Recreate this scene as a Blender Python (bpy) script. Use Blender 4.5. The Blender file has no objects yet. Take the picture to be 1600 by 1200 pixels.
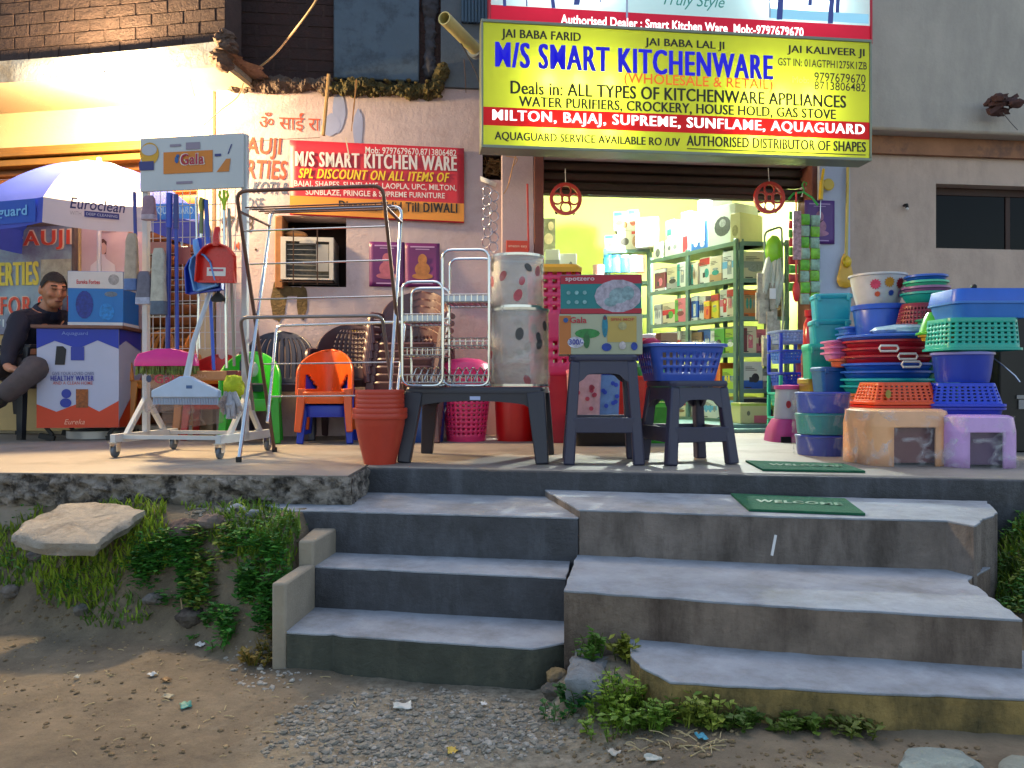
import bpy, bmesh, math, random
from mathutils import Vector, Matrix, noise
R = math.radians
random.seed(7)
scene = bpy.context.scene
COL = scene.collection

# ---------------------------------------------------------------- camera
CAMZ = .37
cam_d = bpy.data.cameras.new('camera'); cam_d.sensor_width = 36; cam_d.lens = 27
cam_d.clip_start = .05; cam_d.clip_end = 600
cam = bpy.data.objects.new('camera', cam_d); COL.objects.link(cam)
cam.location = (0, 0, CAMZ); cam.rotation_euler = (R(90), 0, 0)
scene.camera = cam

# ---------------------------------------------------------------- sky, sun, exposure (dusk, overcast)
SUN_EL, SUN_AZ = R(62), R(0)
world = bpy.data.worlds.new('World'); scene.world = world; world.use_nodes = True
nt = world.node_tree; bg = nt.nodes['Background']
sky = nt.nodes.new('ShaderNodeTexSky'); sky.sky_type = 'NISHITA'; sky.sun_disc = False
sky.sun_elevation = SUN_EL; sky.sun_rotation = SUN_AZ; sky.dust_density = 1.0; sky.ozone_density = 3.0
tint = nt.nodes.new('ShaderNodeMix'); tint.data_type = 'RGBA'; tint.blend_type = 'MULTIPLY'; tint.inputs[0].default_value = 1; tint.inputs[7].default_value = (1, .84, .66, 1)   # grey evening cloud
nt.links.new(sky.outputs[0], tint.inputs[6]); nt.links.new(tint.outputs[2], bg.inputs[0]); bg.inputs[1].default_value = .14
sun_d = bpy.data.lights.new('sun', 'SUN'); sun_d.energy = .15; sun_d.angle = R(50); sun_d.color = (.86, .92, 1)
sun = bpy.data.objects.new('sun', sun_d); COL.objects.link(sun)
sun.rotation_euler = (-(R(90)-SUN_EL), 0, 0)
scene.view_settings.view_transform = 'Standard'; scene.view_settings.look = 'None'
scene.view_settings.exposure = 1.62; scene.view_settings.gamma = 1

# ---------------------------------------------------------------- helpers
def C(h, k=1.0):
    h = h.lstrip('#'); o = []
    for i in (0, 2, 4):
        c = int(h[i:i+2], 16)/255
        o.append((c/12.92 if c <= .04045 else ((c+.055)/1.055)**2.4)*k)
    return tuple(o)
def W(px, py, d): return Vector(((px-800)*d/1200, d, CAMZ+(600-py)*d/1200))
def FD(py, z=0): return (CAMZ-z)*1200/(py-600)
def FP(px, py, z=0): return W(px, py, FD(py, z))
class Frame:
    """a vertical plane in the place: origin, turn about z"""
    def __init__(s, o, deg):
        s.o = Vector(o); s.a = R(deg); s.ux = Vector((math.cos(s.a), math.sin(s.a), 0)); s.uy = Vector((-math.sin(s.a), math.cos(s.a), 0))
    def hit(s, px, py, off=0.0):
        dr = Vector(((px-800)/1200, 1, (600-py)/1200)); o = Vector((0, 0, CAMZ))
        t = ((s.o - s.uy*off - o).dot(s.uy))/dr.dot(s.uy); p = o+dr*t
        return (p-s.o).dot(s.ux), p.z
    def depth(s, px, off=0.0):
        dr = Vector(((px-800)/1200, 1, 0)); return ((s.o - s.uy*off - Vector((0,0,CAMZ))).dot(s.uy))/dr.dot(s.uy)
    def rect(s, x0, y0, x1, y1, off=0.0):
        a = s.hit((x0+x1)/2, y0, off)[1]; b = s.hit((x0+x1)/2, y1, off)[1]
        return s.hit(x0, y0, off)[0], s.hit(x1, y0, off)[0], b, a     # x0,x1,z0,z1
    def world(s, x, y, z): return s.o + s.ux*x + s.uy*y + Vector((0, 0, z))

MATS = {}
def mat(col, rough=.5, metal=0.0, var=.1, scale=6.0, bump=0.0, bscale=50.0, emit=0.0, trans=0.0, alpha=1.0, stain=None, stain_s=2.0, stain_t=(.5,.62), streak=1.0, transl=0.0):
    key = (tuple(col) if not isinstance(col, str) else col, rough, metal, var, scale, bump, bscale, emit, trans, alpha, stain, stain_s, stain_t, transl, streak)
    if key in MATS: return MATS[key]
    c = C(col) if isinstance(col, str) else tuple(col)
    m = bpy.data.materials.new('surface'); m.use_nodes = True; t = m.node_tree; N = t.nodes; L = t.links
    b = N['Principled BSDF']; b.inputs['Roughness'].default_value = rough; b.inputs['Metallic'].default_value = metal
    tc = N.new('ShaderNodeTexCoord'); src = None
    if var > 0:
        nz = N.new('ShaderNodeTexNoise'); nz.inputs['Scale'].default_value = scale; nz.inputs['Detail'].default_value = 7; nz.inputs['Roughness'].default_value = .65
        L.new(tc.outputs['Object'], nz.inputs['Vector'])
        cr = N.new('ShaderNodeValToRGB'); e = cr.color_ramp.elements
        e[0].position = .28; e[1].position = .74
        e[0].color = (*[x*(1-var) for x in c], 1); e[1].color = (*[min(1, x*(1+var)) for x in c], 1)
        L.new(nz.outputs['Fac'], cr.inputs[0]); src = cr.outputs[0]
        if rough > .25:
            mr = N.new('ShaderNodeMapRange'); mr.inputs[3].default_value = rough-.1; mr.inputs[4].default_value = min(1, rough+.12)
            L.new(nz.outputs['Fac'], mr.inputs[0]); L.new(mr.outputs[0], b.inputs['Roughness'])
    if stain:
        n2 = N.new('ShaderNodeTexNoise'); n2.inputs['Scale'].default_value = stain_s; n2.inputs['Detail'].default_value = 9; n2.inputs['Roughness'].default_value = .7
        mpg = N.new('ShaderNodeMapping'); mpg.inputs['Scale'].default_value = (1, 1, streak); L.new(tc.outputs['Object'], mpg.inputs['Vector']); L.new(mpg.outputs[0], n2.inputs['Vector'])
        r2 = N.new('ShaderNodeValToRGB'); r2.color_ramp.elements[0].position = stain_t[0]; r2.color_ramp.elements[1].position = stain_t[1]
        L.new(n2.outputs['Fac'], r2.inputs[0])
        mx = N.new('ShaderNodeMix'); mx.data_type = 'RGBA'; L.new(r2.outputs[0], mx.inputs[0])
        if src: L.new(src, mx.inputs[6])
        else: mx.inputs[6].default_value = (*c, 1)
        mx.inputs[7].default_value = (*C(stain), 1); src = mx.outputs[2]
    if src: L.new(src, b.inputs['Base Color'])
    else: b.inputs['Base Color'].default_value = (*c, 1)
    if bump > 0:
        n3 = N.new('ShaderNodeTexNoise'); n3.inputs['Scale'].default_value = bscale; n3.inputs['Detail'].default_value = 8; n3.inputs['Roughness'].default_value = .7
        L.new(tc.outputs['Object'], n3.inputs['Vector'])
        bp = N.new('ShaderNodeBump'); bp.inputs['Strength'].default_value = bump; bp.inputs['Distance'].default_value = .02
        L.new(n3.outputs['Fac'], bp.inputs['Height']); L.new(bp.outputs[0], b.inputs['Normal'])
    if emit:
        b.inputs['Emission Color'].default_value = (*c, 1); b.inputs['Emission Strength'].default_value = emit
        if src: L.new(src, b.inputs['Emission Color'])
    if trans: b.inputs['Transmission Weight'].default_value = trans; b.inputs['IOR'].default_value = 1.3
    if alpha < 1: b.inputs['Alpha'].default_value = alpha
    if transl:
        tr = N.new('ShaderNodeBsdfTranslucent'); ms = N.new('ShaderNodeMixShader'); ms.inputs[0].default_value = transl
        if src: L.new(src, tr.inputs[0])
        else: tr.inputs[0].default_value = (*c, 1)
        L.new(b.outputs[0], ms.inputs[1]); L.new(tr.outputs[0], ms.inputs[2]); L.new(ms.outputs[0], N['Material Output'].inputs[0])
    MATS[key] = m; return m
def plastic(h, rough=.32): return mat(h, rough, var=.1, scale=9, bump=.04, bscale=18)
def clear(h='e8f0f4', a=.15, rough=.1):
    """thin crinkled film: see-through, with pale glossy creases that paint in highlights"""
    k = ('film', h, a, rough)
    if k in MATS: return MATS[k]
    m = mat(h, rough, 0, .06, 11.7+a+rough, .9, 26); m = m.copy(); N = m.node_tree.nodes; L = m.node_tree.links
    tp = N.new('ShaderNodeBsdfTransparent'); ms = N.new('ShaderNodeMixShader'); tc = N.new('ShaderNodeTexCoord')
    nz = N.new('ShaderNodeTexNoise'); nz.inputs['Scale'].default_value = 11; nz.inputs['Detail'].default_value = 3; nz.inputs['Distortion'].default_value = 1.2; L.new(tc.outputs['Object'], nz.inputs['Vector'])
    r = N.new('ShaderNodeValToRGB'); e = r.color_ramp.elements; e[0].position = .5; e[0].color = (a*.4,)*3+(1,); e[1].position = .78; e[1].color = (min(1, a*3),)*3+(1,)  # pale noise patches stand in for highlights on the film
    L.new(nz.outputs['Fac'], r.inputs[0]); L.new(r.outputs[0], ms.inputs[0]); L.new(tp.outputs[0], ms.inputs[1]); L.new(N['Principled BSDF'].outputs[0], ms.inputs[2]); L.new(ms.outputs[0], N['Material Output'].inputs[0])
    MATS[k] = m; return m
STEEL = mat('c8cacc', .2, 1, var=.08); RUSTY = mat('6a5148', .4, .6, var=.25, scale=14); CHROME = mat('d8dadc', .14, 1, var=.04)
BLACK = mat('0c0c0e', .6, var=.2); PAPERW = mat('d8d8d6', .6, var=.05); DARKP = mat('2a2a36', .45, var=.15, bump=.05, bscale=200)

class MB:
    def __init__(s): s.v = []; s.f = []; s.M = Matrix()
    def at(s, loc=(0,0,0), rz=0, rx=0, ry=0, sc=1):
        s.M = Matrix.Translation(loc) @ Matrix.Rotation(rz,4,'Z') @ Matrix.Rotation(ry,4,'Y') @ Matrix.Rotation(rx,4,'X') @ Matrix.Scale(sc,4); return s
    def add(s, vs, fs):
        n = len(s.v); s.v += [s.M @ Vector(v) for v in vs]; s.f += [[i+n for i in f] for f in fs]; return s
    def box(s, c, sz, tp=1.0):
        x, y, z = c; a, b, h = sz[0]/2, sz[1]/2, sz[2]/2
        vs = [(x+i*a*(tp if k < 0 else 1), y+j*b*(tp if k < 0 else 1), z+k*h) for k in (-1, 1) for i, j in ((-1,-1),(1,-1),(1,1),(-1,1))]
        return s.add(vs, [(3,2,1,0),(4,5,6,7),(0,1,5,4),(1,2,6,5),(2,3,7,6),(3,0,4,7)])
    def span(s, x0, x1, y0, y1, z0, z1): return s.box(((x0+x1)/2, (y0+y1)/2, (z0+z1)/2), (x1-x0, y1-y0, z1-z0))
    def bar(s, p0, p1, w0, d0, w1=None, d1=None, up=(0,1,0)):
        p0, p1 = Vector(p0), Vector(p1); w1 = w0 if w1 is None else w1; d1 = d0 if d1 is None else d1
        t = (p1-p0).normalized(); u = Vector(up)
        if abs(t.dot(u)) > .95: u = Vector((0,0,1))
        a = t.cross(u).normalized(); b = a.cross(t)
        vs = []
        for p, w, d in ((p0, w0, d0), (p1, w1, d1)):
            vs += [p+a*i*w/2+b*j*d/2 for i, j in ((-1,-1),(1,-1),(1,1),(-1,1))]
        return s.add(vs, [(0,1,2,3),(7,6,5,4),(4,5,1,0),(5,6,2,1),(6,7,3,2),(7,4,0,3)])
    def tube(s, pts, r, n=8, closed=False):
        pts = [Vector(p) for p in pts]; m = len(pts); rr = r if isinstance(r, (list, tuple)) else [r]*m
        prev = None; vs = []
        for i, p in enumerate(pts):
            if closed: t = pts[(i+1) % m]-pts[i-1]
            else: t = pts[min(i+1, m-1)]-pts[max(i-1, 0)]
            t.normalize()
            if prev is None:
                a = t.orthogonal().normalized()
            else:
                a = prev - t*prev.dot(t)
                a = a.normalized() if a.length > 1e-6 else t.orthogonal().normalized()
            prev = a; b = t.cross(a)
            vs += [p+(a*math.cos(2*math.pi*k/n)+b*math.sin(2*math.pi*k/n))*rr[i] for k in range(n)]
        fs = []
        for i in range(m if closed else m-1):
            j = (i+1) % m
            fs += [(i*n+k, i*n+(k+1) % n, j*n+(k+1) % n, j*n+k) for k in range(n)]
        if not closed: fs += [tuple(range(n-1, -1, -1)), tuple((m-1)*n+k for k in range(n))]
        return s.add(vs, fs)
    def lathe(s, prof, n=36, c=(0,0,0), sy=1.0):
        vs = [(c[0]+r*math.cos(2*math.pi*k/n), c[1]+sy*r*math.sin(2*math.pi*k/n), c[2]+z) for r, z in prof for k in range(n)]
        fs = [(i*n+k, i*n+(k+1) % n, (i+1)*n+(k+1) % n, (i+1)*n+k) for i in range(len(prof)-1) for k in range(n)]
        return s.add(vs, fs)
    def loft(s, rings, cap0=False, cap1=False, closed=True, hole=None):
        n = len(rings[0]); vs = [p for r in rings for p in r]; fs = []
        for i in range(len(rings)-1):
            for k in range(n if closed else n-1):
                if hole and hole(i, k): continue
                fs.append((i*n+k, i*n+(k+1) % n, (i+1)*n+(k+1) % n, (i+1)*n+k))
        if cap0: fs.append(tuple(range(n-1, -1, -1)))
        if cap1: fs.append(tuple((len(rings)-1)*n+k for k in range(n)))
        return s.add(vs, fs)
    def prism(s, poly, y0, y1):      # outline in x,z pushed along y
        n = len(poly); vs = [(x, y0, z) for x, z in poly]+[(x, y1, z) for x, z in poly]
        return s.add(vs, [tuple(range(n)), tuple(range(2*n-1, n-1, -1))]+[(k, k+n, (k+1) % n+n, (k+1) % n) for k in range(n)])
    def slab(s, poly, z0, z1):       # outline in x,y pushed along z
        n = len(poly); vs = [(p[0], p[1], z0) for p in poly]+[(p[0], p[1], z1) for p in poly]
        return s.add(vs, [tuple(range(n-1, -1, -1)), tuple(range(n, 2*n))]+[(k, (k+1) % n, (k+1) % n+n, k+n) for k in range(n)])
    def grid(s, fn, nu, nv, hole=None):
        vs = [fn(i/nu, j/nv) for j in range(nv+1) for i in range(nu+1)]
        fs = [(j*(nu+1)+i, j*(nu+1)+i+1, (j+1)*(nu+1)+i+1, (j+1)*(nu+1)+i) for j in range(nv) for i in range(nu) if not (hole and hole((i+.5)/nu, (j+.5)/nv))]
        return s.add(vs, fs)
    def ball(s, c, r, n=12, m=8, fn=None):
        rx, ry, rz = r if isinstance(r, (tuple, list)) else (r, r, r); rings = []
        for j in range(m+1):
            th = math.pi*(j/m*.98+.01)
            ring = []
            for k in range(n):
                ph = 2*math.pi*k/n; d = Vector((math.sin(th)*math.cos(ph), math.sin(th)*math.sin(ph), -math.cos(th)))
                q = fn(d) if fn else 1
                ring.append((c[0]+d.x*rx*q, c[1]+d.y*ry*q, c[2]+d.z*rz*q))
            rings.append(ring)
        return s.loft(rings, True, True)
    def quad(s, x0, x1, z0, z1, y): return s.add([(x0,y,z0),(x1,y,z0),(x1,y,z1),(x0,y,z1)], [(0,1,2,3)])
    def disc(s, cx, cz, rx, rz, y, n=20): return s.add([(cx+rx*math.cos(2*math.pi*k/n), y, cz+rz*math.sin(2*math.pi*k/n)) for k in range(n)], [tuple(range(n))])
    def build(s, name, m, parent=None, smooth=True, bevel=0, solid=0, sub=0):
        me = bpy.data.meshes.new(name); me.from_pydata([tuple(v) for v in s.v], [], s.f); me.update()
        o = bpy.data.objects.new(name, me); COL.objects.link(o); me.materials.append(m)
        if parent: o.parent = parent
        if smooth:
            me.polygons.foreach_set('use_smooth', [True]*len(me.polygons))
            me.set_sharp_from_angle(angle=R(38))
        if solid: q = o.modifiers.new('s', 'SOLIDIFY'); q.thickness = solid; q.offset = 0
        if sub: q = o.modifiers.new('u', 'SUBSURF'); q.levels = q.render_levels = sub
        if bevel: q = o.modifiers.new('b', 'BEVEL'); q.width = bevel; q.segments = 2; q.limit_method = 'ANGLE'; q.angle_limit = R(40)
        return o
def tag(o, label, cat, group=None, kind=None):
    if label: o['label'] = label
    if cat: o['category'] = cat
    if group: o['group'] = group
    if kind: o['kind'] = kind
    return o
def structure(o): o['kind'] = 'structure'; return o
def thing(name, label, cat, loc=(0,0,0), rz=0, group=None):
    o = bpy.data.objects.new(name, None); COL.objects.link(o); o.location = loc; o.rotation_euler = (0, 0, rz)
    o.empty_display_size = .1
    return tag(o, label, cat, group)
def copy_thing(o, label, loc, rz=None):
    r = o.copy(); COL.objects.link(r); r.location = loc
    if rz is not None: r.rotation_euler = (0, 0, rz)
    r['label'] = label
    for ch in list(o.children):
        c = ch.copy(); COL.objects.link(c); c.parent = r
        for g in list(ch.children):
            d = g.copy(); COL.objects.link(d); d.parent = c
    return r
def rr(w, d, r, z, n=5, cx=0, cy=0):      # rounded rectangle ring
    r = min(r, w/2*.99, d/2*.99); pts = []
    for qx, qy, a0 in ((1,1,0),(-1,1,90),(-1,-1,180),(1,-1,270)):
        for k in range(n+1):
            a = R(a0+90*k/n); pts.append((cx+qx*(w/2-r)+r*math.cos(a), cy+qy*(d/2-r)+r*math.sin(a), z))
    return pts
def rrs(w, d, r, z, seg=24, cx=0, cy=0):  # rounded rectangle ring, evenly spaced (for pierced sides)
    base = rr(w, d, r, z, 6, cx, cy); base.append(base[0]); L = [0]
    for a, b in zip(base, base[1:]): L.append(L[-1]+math.dist(a, b))
    out = []
    for k in range(seg):
        s = L[-1]*k/seg; i = max(j for j in range(len(L)) if L[j] <= s+1e-9); i = min(i, len(L)-2)
        f = (s-L[i])/max(L[i+1]-L[i], 1e-9); out.append(tuple(base[i][q]+(base[i+1][q]-base[i][q])*f for q in range(3)))
    return out
TEXTS = []
def text(s, m, parent, rect, y=-.002, bold=0.0, shear=0.0, name='lettering', slope=0.0):
    """writing on a face whose front looks along -y of the parent; rect = x0,x1,z0,z1 of the inked area"""
    TEXTS.append((s, m, parent, rect, y, bold, shear, name, slope))
def flush_texts():
    jobs = []
    for s, m, parent, rect, y, bold, shear, name, slope in TEXTS:
        cu = bpy.data.curves.new('ink', 'FONT'); cu.body = s; cu.offset = min(bold, .004) if bold >= .022 else bold; cu.shear = shear; cu.resolution_u = 3; cu.space_character = 1+bold*1.5+(.09 if bold >= .03 else 0)
        o = bpy.data.objects.new('ink', cu); COL.objects.link(o); jobs.append(o)
    bpy.context.view_layer.update(); dg = bpy.context.evaluated_depsgraph_get()
    for o, (s, m, parent, rect, y, bold, shear, name, slope) in zip(jobs, TEXTS):
        me = bpy.data.meshes.new_from_object(o.evaluated_get(dg)); vs = [v.co.copy() for v in me.vertices]
        if vs:
            x0, x1 = min(v.x for v in vs), max(v.x for v in vs); y0, y1 = min(v.y for v in vs), max(v.y for v in vs)
            a0, a1, b0, b1 = rect
            for v, c in zip(me.vertices, vs):
                fx = (c.x-x0)/max(x1-x0, 1e-6); v.co = (a0+fx*(a1-a0), y, b0+(c.y-y0)/max(y1-y0, 1e-6)*(b1-b0)+slope*fx)
            if bold >= .022:          # heavy type: the strokes thickened sideways
                nv = len(me.vertices); co = [v.co.copy() for v in me.vertices]; fs = [tuple(p.vertices) for p in me.polygons]; dx = (b1-b0)*(bold+.006)*.95; V = []; F = []
                for k, sx in enumerate((-1, -.5, 0, .5, 1)): V += [(c.x+sx*dx, c.y-.0004*k, c.z) for c in co]; F += [tuple(i+k*nv for i in f) for f in fs]
                me = bpy.data.meshes.new(name); me.from_pydata(V, [], F); me.update()
            me.materials.clear(); me.materials.append(m)
            n = bpy.data.objects.new(name.replace('mat_', ''), me); COL.objects.link(n); n.parent = parent
            if name == 'mat_lettering': n.rotation_euler = (-R(90), 0, 0); n.location = (0, 0, .0105)
        cu = o.data; bpy.data.objects.remove(o); bpy.data.curves.remove(cu)
def INK(h, emit=0): return mat(h, .55, var=0, emit=emit)
# ================================================================ frames of the place
FM = Frame((0, 5.615, 0), 6.5)              # main shop front
FL = Frame((-1.873, 4.95, 0), -9.5)           # edge of the slab over the left shop
def sstep(a, b, t): t = max(0, min(1, (t-a)/(b-a))); return t*t*(3-2*t)
def gz(x, y):
    z = -.54+.075*sstep(.05, .5, x)
    n = noise.noise(Vector((x*2.1, y*2.1, 3)))*.02+noise.noise(Vector((x*7, y*7, 1)))*.008+noise.noise(Vector((x*23, y*23, 5)))*.004
    if x < -.72:
        d0 = 2.48+sstep(-.75, -1.35, x)*.2+sstep(-1.3, -2.1, x)*.26+.07*noise.noise(Vector((x*3, 0, 9)))
        k = sstep(d0, d0+.36, y)*sstep(-.7, -.8, x)
        z = z*(1-k)+(-.125)*k; n += k*(noise.noise(Vector((x*5, y*5, 7)))*.03+noise.noise(Vector((x*14, y*14, 2)))*.02)
    xb = 1.36+(y-2.03)*.35
    if x > xb:
        k = sstep(1.85, 2.85, y)*sstep(xb-.02, xb+.4, x); z = z*(1-k)-.1*k; n += k*noise.noise(Vector((x*6, y*6, 4)))*.04
    z += .085*max(0, 1-math.hypot((x-.25)/.15, (y-2.2)/.2))**.5
    if y < 1.2: z -= (1.2-y)*.03 if y > -6 else .216
    return z+n*(1 if -8 < x < 8 else 0)
def rng(a, b, s): return [a+s*k for k in range(int(round((b-a)/s))+1)]
xs = [-80, -40, -20, -10, -6, -4.5, -3.7]+rng(-3.2, 3.2, .03)+[3.7, 4.5, 6, 10, 20, 40, 80]
ys = [-80, -40, -20, -10, -5, -2, -.5, .3]+rng(.7, 3.4, .03)+[3.7, 4.5, 6, 10, 20, 40, 80]
g = MB(); g.v = [Vector((x, y, gz(x, y))) for y in ys for x in xs]; nx = len(xs)
g.f = [(j*nx+i, j*nx+i+1, (j+1)*nx+i+1, (j+1)*nx+i) for j in range(len(ys)-1) for i in range(nx-1)]
def dirt():
    m = bpy.data.materials.new('dirt'); m.use_nodes = True; t = m.node_tree; N = t.nodes; L = t.links; b = N['Principled BSDF']
    b.inputs['Roughness'].default_value = .9
    tc = N.new('ShaderNodeTexCoord')
    def nz(s, d=8, r=.65):
        n = N.new('ShaderNodeTexNoise'); n.inputs['Scale'].default_value = s; n.inputs['Detail'].default_value = d; n.inputs['Roughness'].default_value = r
        L.new(tc.outputs['Object'], n.inputs['Vector']); return n
    def ramp(src, p0, c0, p1, c1):
        r = N.new('ShaderNodeValToRGB'); e = r.color_ramp.elements; e[0].position = p0; e[1].position = p1; e[0].color = (*c0, 1); e[1].color = (*c1, 1)
        L.new(src, r.inputs[0]); return r
    a = ramp(nz(4.2, 12, .72).outputs[0], .32, C('5a5042'), .70, C('8e806a'))
    gr = ramp(nz(38, 4).outputs[0], .32, C('665f50'), .7, C('a29a88'))
    # gravelly patch below the steps
    mp = N.new('ShaderNodeMapping'); mp.inputs['Location'].default_value = (.12, -1.98, 0); mp.vector_type = 'POINT'
    L.new(tc.outputs['Object'], mp.inputs['Vector'])
    sc = N.new('ShaderNodeVectorMath'); sc.operation = 'MULTIPLY'; sc.inputs[1].default_value = (1.6, 1.9, 0); L.new(mp.outputs[0], sc.inputs[0])
    ln = N.new('ShaderNodeVectorMath'); ln.operation = 'LENGTH'; L.new(sc.outputs[0], ln.inputs[0])
    ad = N.new('ShaderNodeMath'); ad.operation = 'ADD'; L.new(ln.outputs['Value'], ad.inputs[0])
    n5 = nz(5); ms = N.new('ShaderNodeMath'); ms.operation = 'MULTIPLY_ADD'; ms.inputs[1].default_value = 1.4; ms.inputs[2].default_value = -.7; L.new(n5.outputs[0], ms.inputs[0]); L.new(ms.outputs[0], ad.inputs[1])
    mask = ramp(ad.outputs[0], .55, (1,1,1), 1.0, (0,0,0))
    mx = N.new('ShaderNodeMix'); mx.data_type = 'RGBA'; L.new(mask.outputs[0], mx.inputs[0]); L.new(a.outputs[0], mx.inputs[6]); L.new(gr.outputs[0], mx.inputs[7])
    spk = ramp(nz(110, 3, .5).outputs[0], .70, (0,0,0), .78, (1,1,1)); m2 = N.new('ShaderNodeMix'); m2.data_type = 'RGBA'; L.new(spk.outputs[0], m2.inputs[0]); L.new(mx.outputs[2], m2.inputs[6]); m2.inputs[7].default_value = (*C('94886e'), 1)
    L.new(m2.outputs[2], b.inputs['Base Color'])
    bp = N.new('ShaderNodeBump'); bp.inputs['Strength'].default_value = .7; bp.inputs['Distance'].default_value = .03; L.new(nz(45, 10, .75).outputs[0], bp.inputs['Height']); L.new(bp.outputs[0], b.inputs['Normal'])
    return m
structure(g.build('ground', dirt()))
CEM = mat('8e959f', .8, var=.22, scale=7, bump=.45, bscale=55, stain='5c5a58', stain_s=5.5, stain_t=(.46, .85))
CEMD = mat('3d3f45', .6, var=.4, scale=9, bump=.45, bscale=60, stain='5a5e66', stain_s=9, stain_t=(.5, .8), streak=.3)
CEMR = mat('756c66', .75, var=.4, scale=7, bump=.7, bscale=45, stain='38302a', stain_s=9, stain_t=(.45, .75), streak=.25)
CEMB = mat('947e4c', .85, var=.35, scale=10, bump=.8, bscale=45, stain='33331f', stain_s=9, stain_t=(.45, .7), streak=.4)
CEMT = mat('8f8677', .8, var=.15, scale=8, bump=.3, bscale=70)
RUB = mat('989088', .95, var=.35, scale=22, bump=1.0, bscale=40, stain='3a3633', stain_s=14, stain_t=(.45, .6))
FLOORM = mat('8e867e', .6, var=.14, scale=3, bump=.2, bscale=60, stain='6e665e', stain_s=2.2, stain_t=(.48, .7))
# porch floor: edge line runs nearer to the camera on the right
def edge_y(x): return 3.47-(x+.694)*.167
pf = MB(); pf.slab([(-.66, edge_y(-.66)), (6, edge_y(6)), (6, 10), (-.66, 10)], -.6, 0)
structure(pf.build('porch_floor', FLOORM, bevel=.008))
pf = MB(); pf.slab([(-7, 3.60), (-2.11, 3.21), (-.664, 3.10), (-.664, 10), (-7, 10)], -.6, -.0005)
structure(pf.build('porch_floor', FLOORM))
# dark painted face of the porch edge
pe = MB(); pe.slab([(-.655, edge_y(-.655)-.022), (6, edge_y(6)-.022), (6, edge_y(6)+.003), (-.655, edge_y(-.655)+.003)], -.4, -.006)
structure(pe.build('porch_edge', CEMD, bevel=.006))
def rough_edge(u, v):
    x = -4.6+u*(4.6-.64); y = 3.10-(x+.664)*.076-.015; z = -.002-.135*v
    p = Vector((x*16, z*16, 0)); k = noise.noise(p)*.024+noise.noise(p*2.7)*.018+noise.noise(p*6)*.008
    return (x, y-.012+(k if v > .06 else k*.4)+.06*max(0, v-.7), z+(noise.noise(p*1.3+Vector((0, 0, 8)))*.012 if v > .1 else 0))
re_ = MB(); re_.grid(rough_edge, 330, 18)
re_.grid(lambda u, v: (-.664+.022*noise.noise(Vector((u*12, v*5, 3)))+.02, 3.085+u*.37, -.002-.13*v), 30, 8)
structure(re_.build('porch_edge', RUB))

# ---------------------------------------------------------------- steps
def XY(px, py, z): p = FP(px, py, z); return (p.x, p.y)
st = thing('entrance_steps', 'narrow dark cement flight of three steps with a cheek block at its left end', 'steps', (0, 0, 0))
def rough_poly(poly, amp, chips):
    rn = random.Random(int(abs(poly[0][0])*1000)); out = []; gx = sum(p[0] for p in poly)/len(poly); gy = sum(p[1] for p in poly)/len(poly)
    for a, c in zip(poly, poly[1:]+poly[:1]):
        L_ = math.dist(a, c); n = max(2, int(L_/.022)); nx_, ny_ = (c[1]-a[1])/L_, -(c[0]-a[0])/L_; dip = 0
        for k in range(n):
            t = k/n
            if k and rn.random() < .035*chips*2: dip = rn.uniform(.004, .012)
            o_ = -dip+noise.noise(Vector((a[0]+t*n*.35, c[1]*3, 2)))*amp*1.6; dip *= .45
            if k == 0: o_ = 0
            mx_, my_ = a[0]+(c[0]-a[0])*t, a[1]+(c[1]-a[1])*t
            if (mx_-gx)*nx_+(my_-gy)*ny_ < 0: o_ = -o_
            out.append((a[0]+(c[0]-a[0])*t+nx_*o_, a[1]+(c[1]-a[1])*t+ny_*o_))
    return out
def step(root, z, poly, zb, riser, name='tread'):
    """tread plate with its riser block below, poly is the plan of the tread"""
    cx = sum(p[0] for p in poly)/len(poly); cy = sum(p[1] for p in poly)/len(poly)
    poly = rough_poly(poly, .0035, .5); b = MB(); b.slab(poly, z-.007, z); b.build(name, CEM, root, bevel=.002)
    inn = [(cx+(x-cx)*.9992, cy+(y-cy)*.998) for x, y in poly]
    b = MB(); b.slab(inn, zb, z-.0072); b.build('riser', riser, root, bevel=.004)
L3, L2, L1 = -.1145, -.273, -.417
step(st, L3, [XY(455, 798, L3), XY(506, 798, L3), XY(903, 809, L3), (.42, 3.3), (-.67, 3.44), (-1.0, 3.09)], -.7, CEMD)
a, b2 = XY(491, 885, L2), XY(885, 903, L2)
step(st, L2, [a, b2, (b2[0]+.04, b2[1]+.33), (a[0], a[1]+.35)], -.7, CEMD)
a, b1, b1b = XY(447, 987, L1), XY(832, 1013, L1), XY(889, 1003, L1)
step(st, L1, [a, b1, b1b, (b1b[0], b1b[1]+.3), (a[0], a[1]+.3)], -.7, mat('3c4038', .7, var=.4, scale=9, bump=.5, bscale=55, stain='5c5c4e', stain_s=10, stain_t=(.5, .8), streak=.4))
ck = MB(); zc = -.262
ck.slab([XY(424, 911, zc), XY(447, 911, zc), XY(493, 880, zc), XY(466, 884, zc)], -.7, zc); zc = -.181
ck.slab([XY(466, 845, zc), XY(490, 845, zc), XY(531, 822, zc), XY(493, 822, zc)], -.6, zc)
ck.build('cheek_block', CEMT, st, bevel=.008)
r = thing('entrance_steps', 'wide pale cement flight of three steps with doormat, in front of the shop doorway', 'steps', (0, 0, 0))
R3, R2, R1 = -.085, -.25, -.38
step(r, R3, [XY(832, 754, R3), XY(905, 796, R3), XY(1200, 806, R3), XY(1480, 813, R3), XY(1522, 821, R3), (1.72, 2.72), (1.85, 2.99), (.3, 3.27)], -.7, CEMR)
f0, f1 = XY(881, 922, R2), XY(1598, 968, R2)
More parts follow.
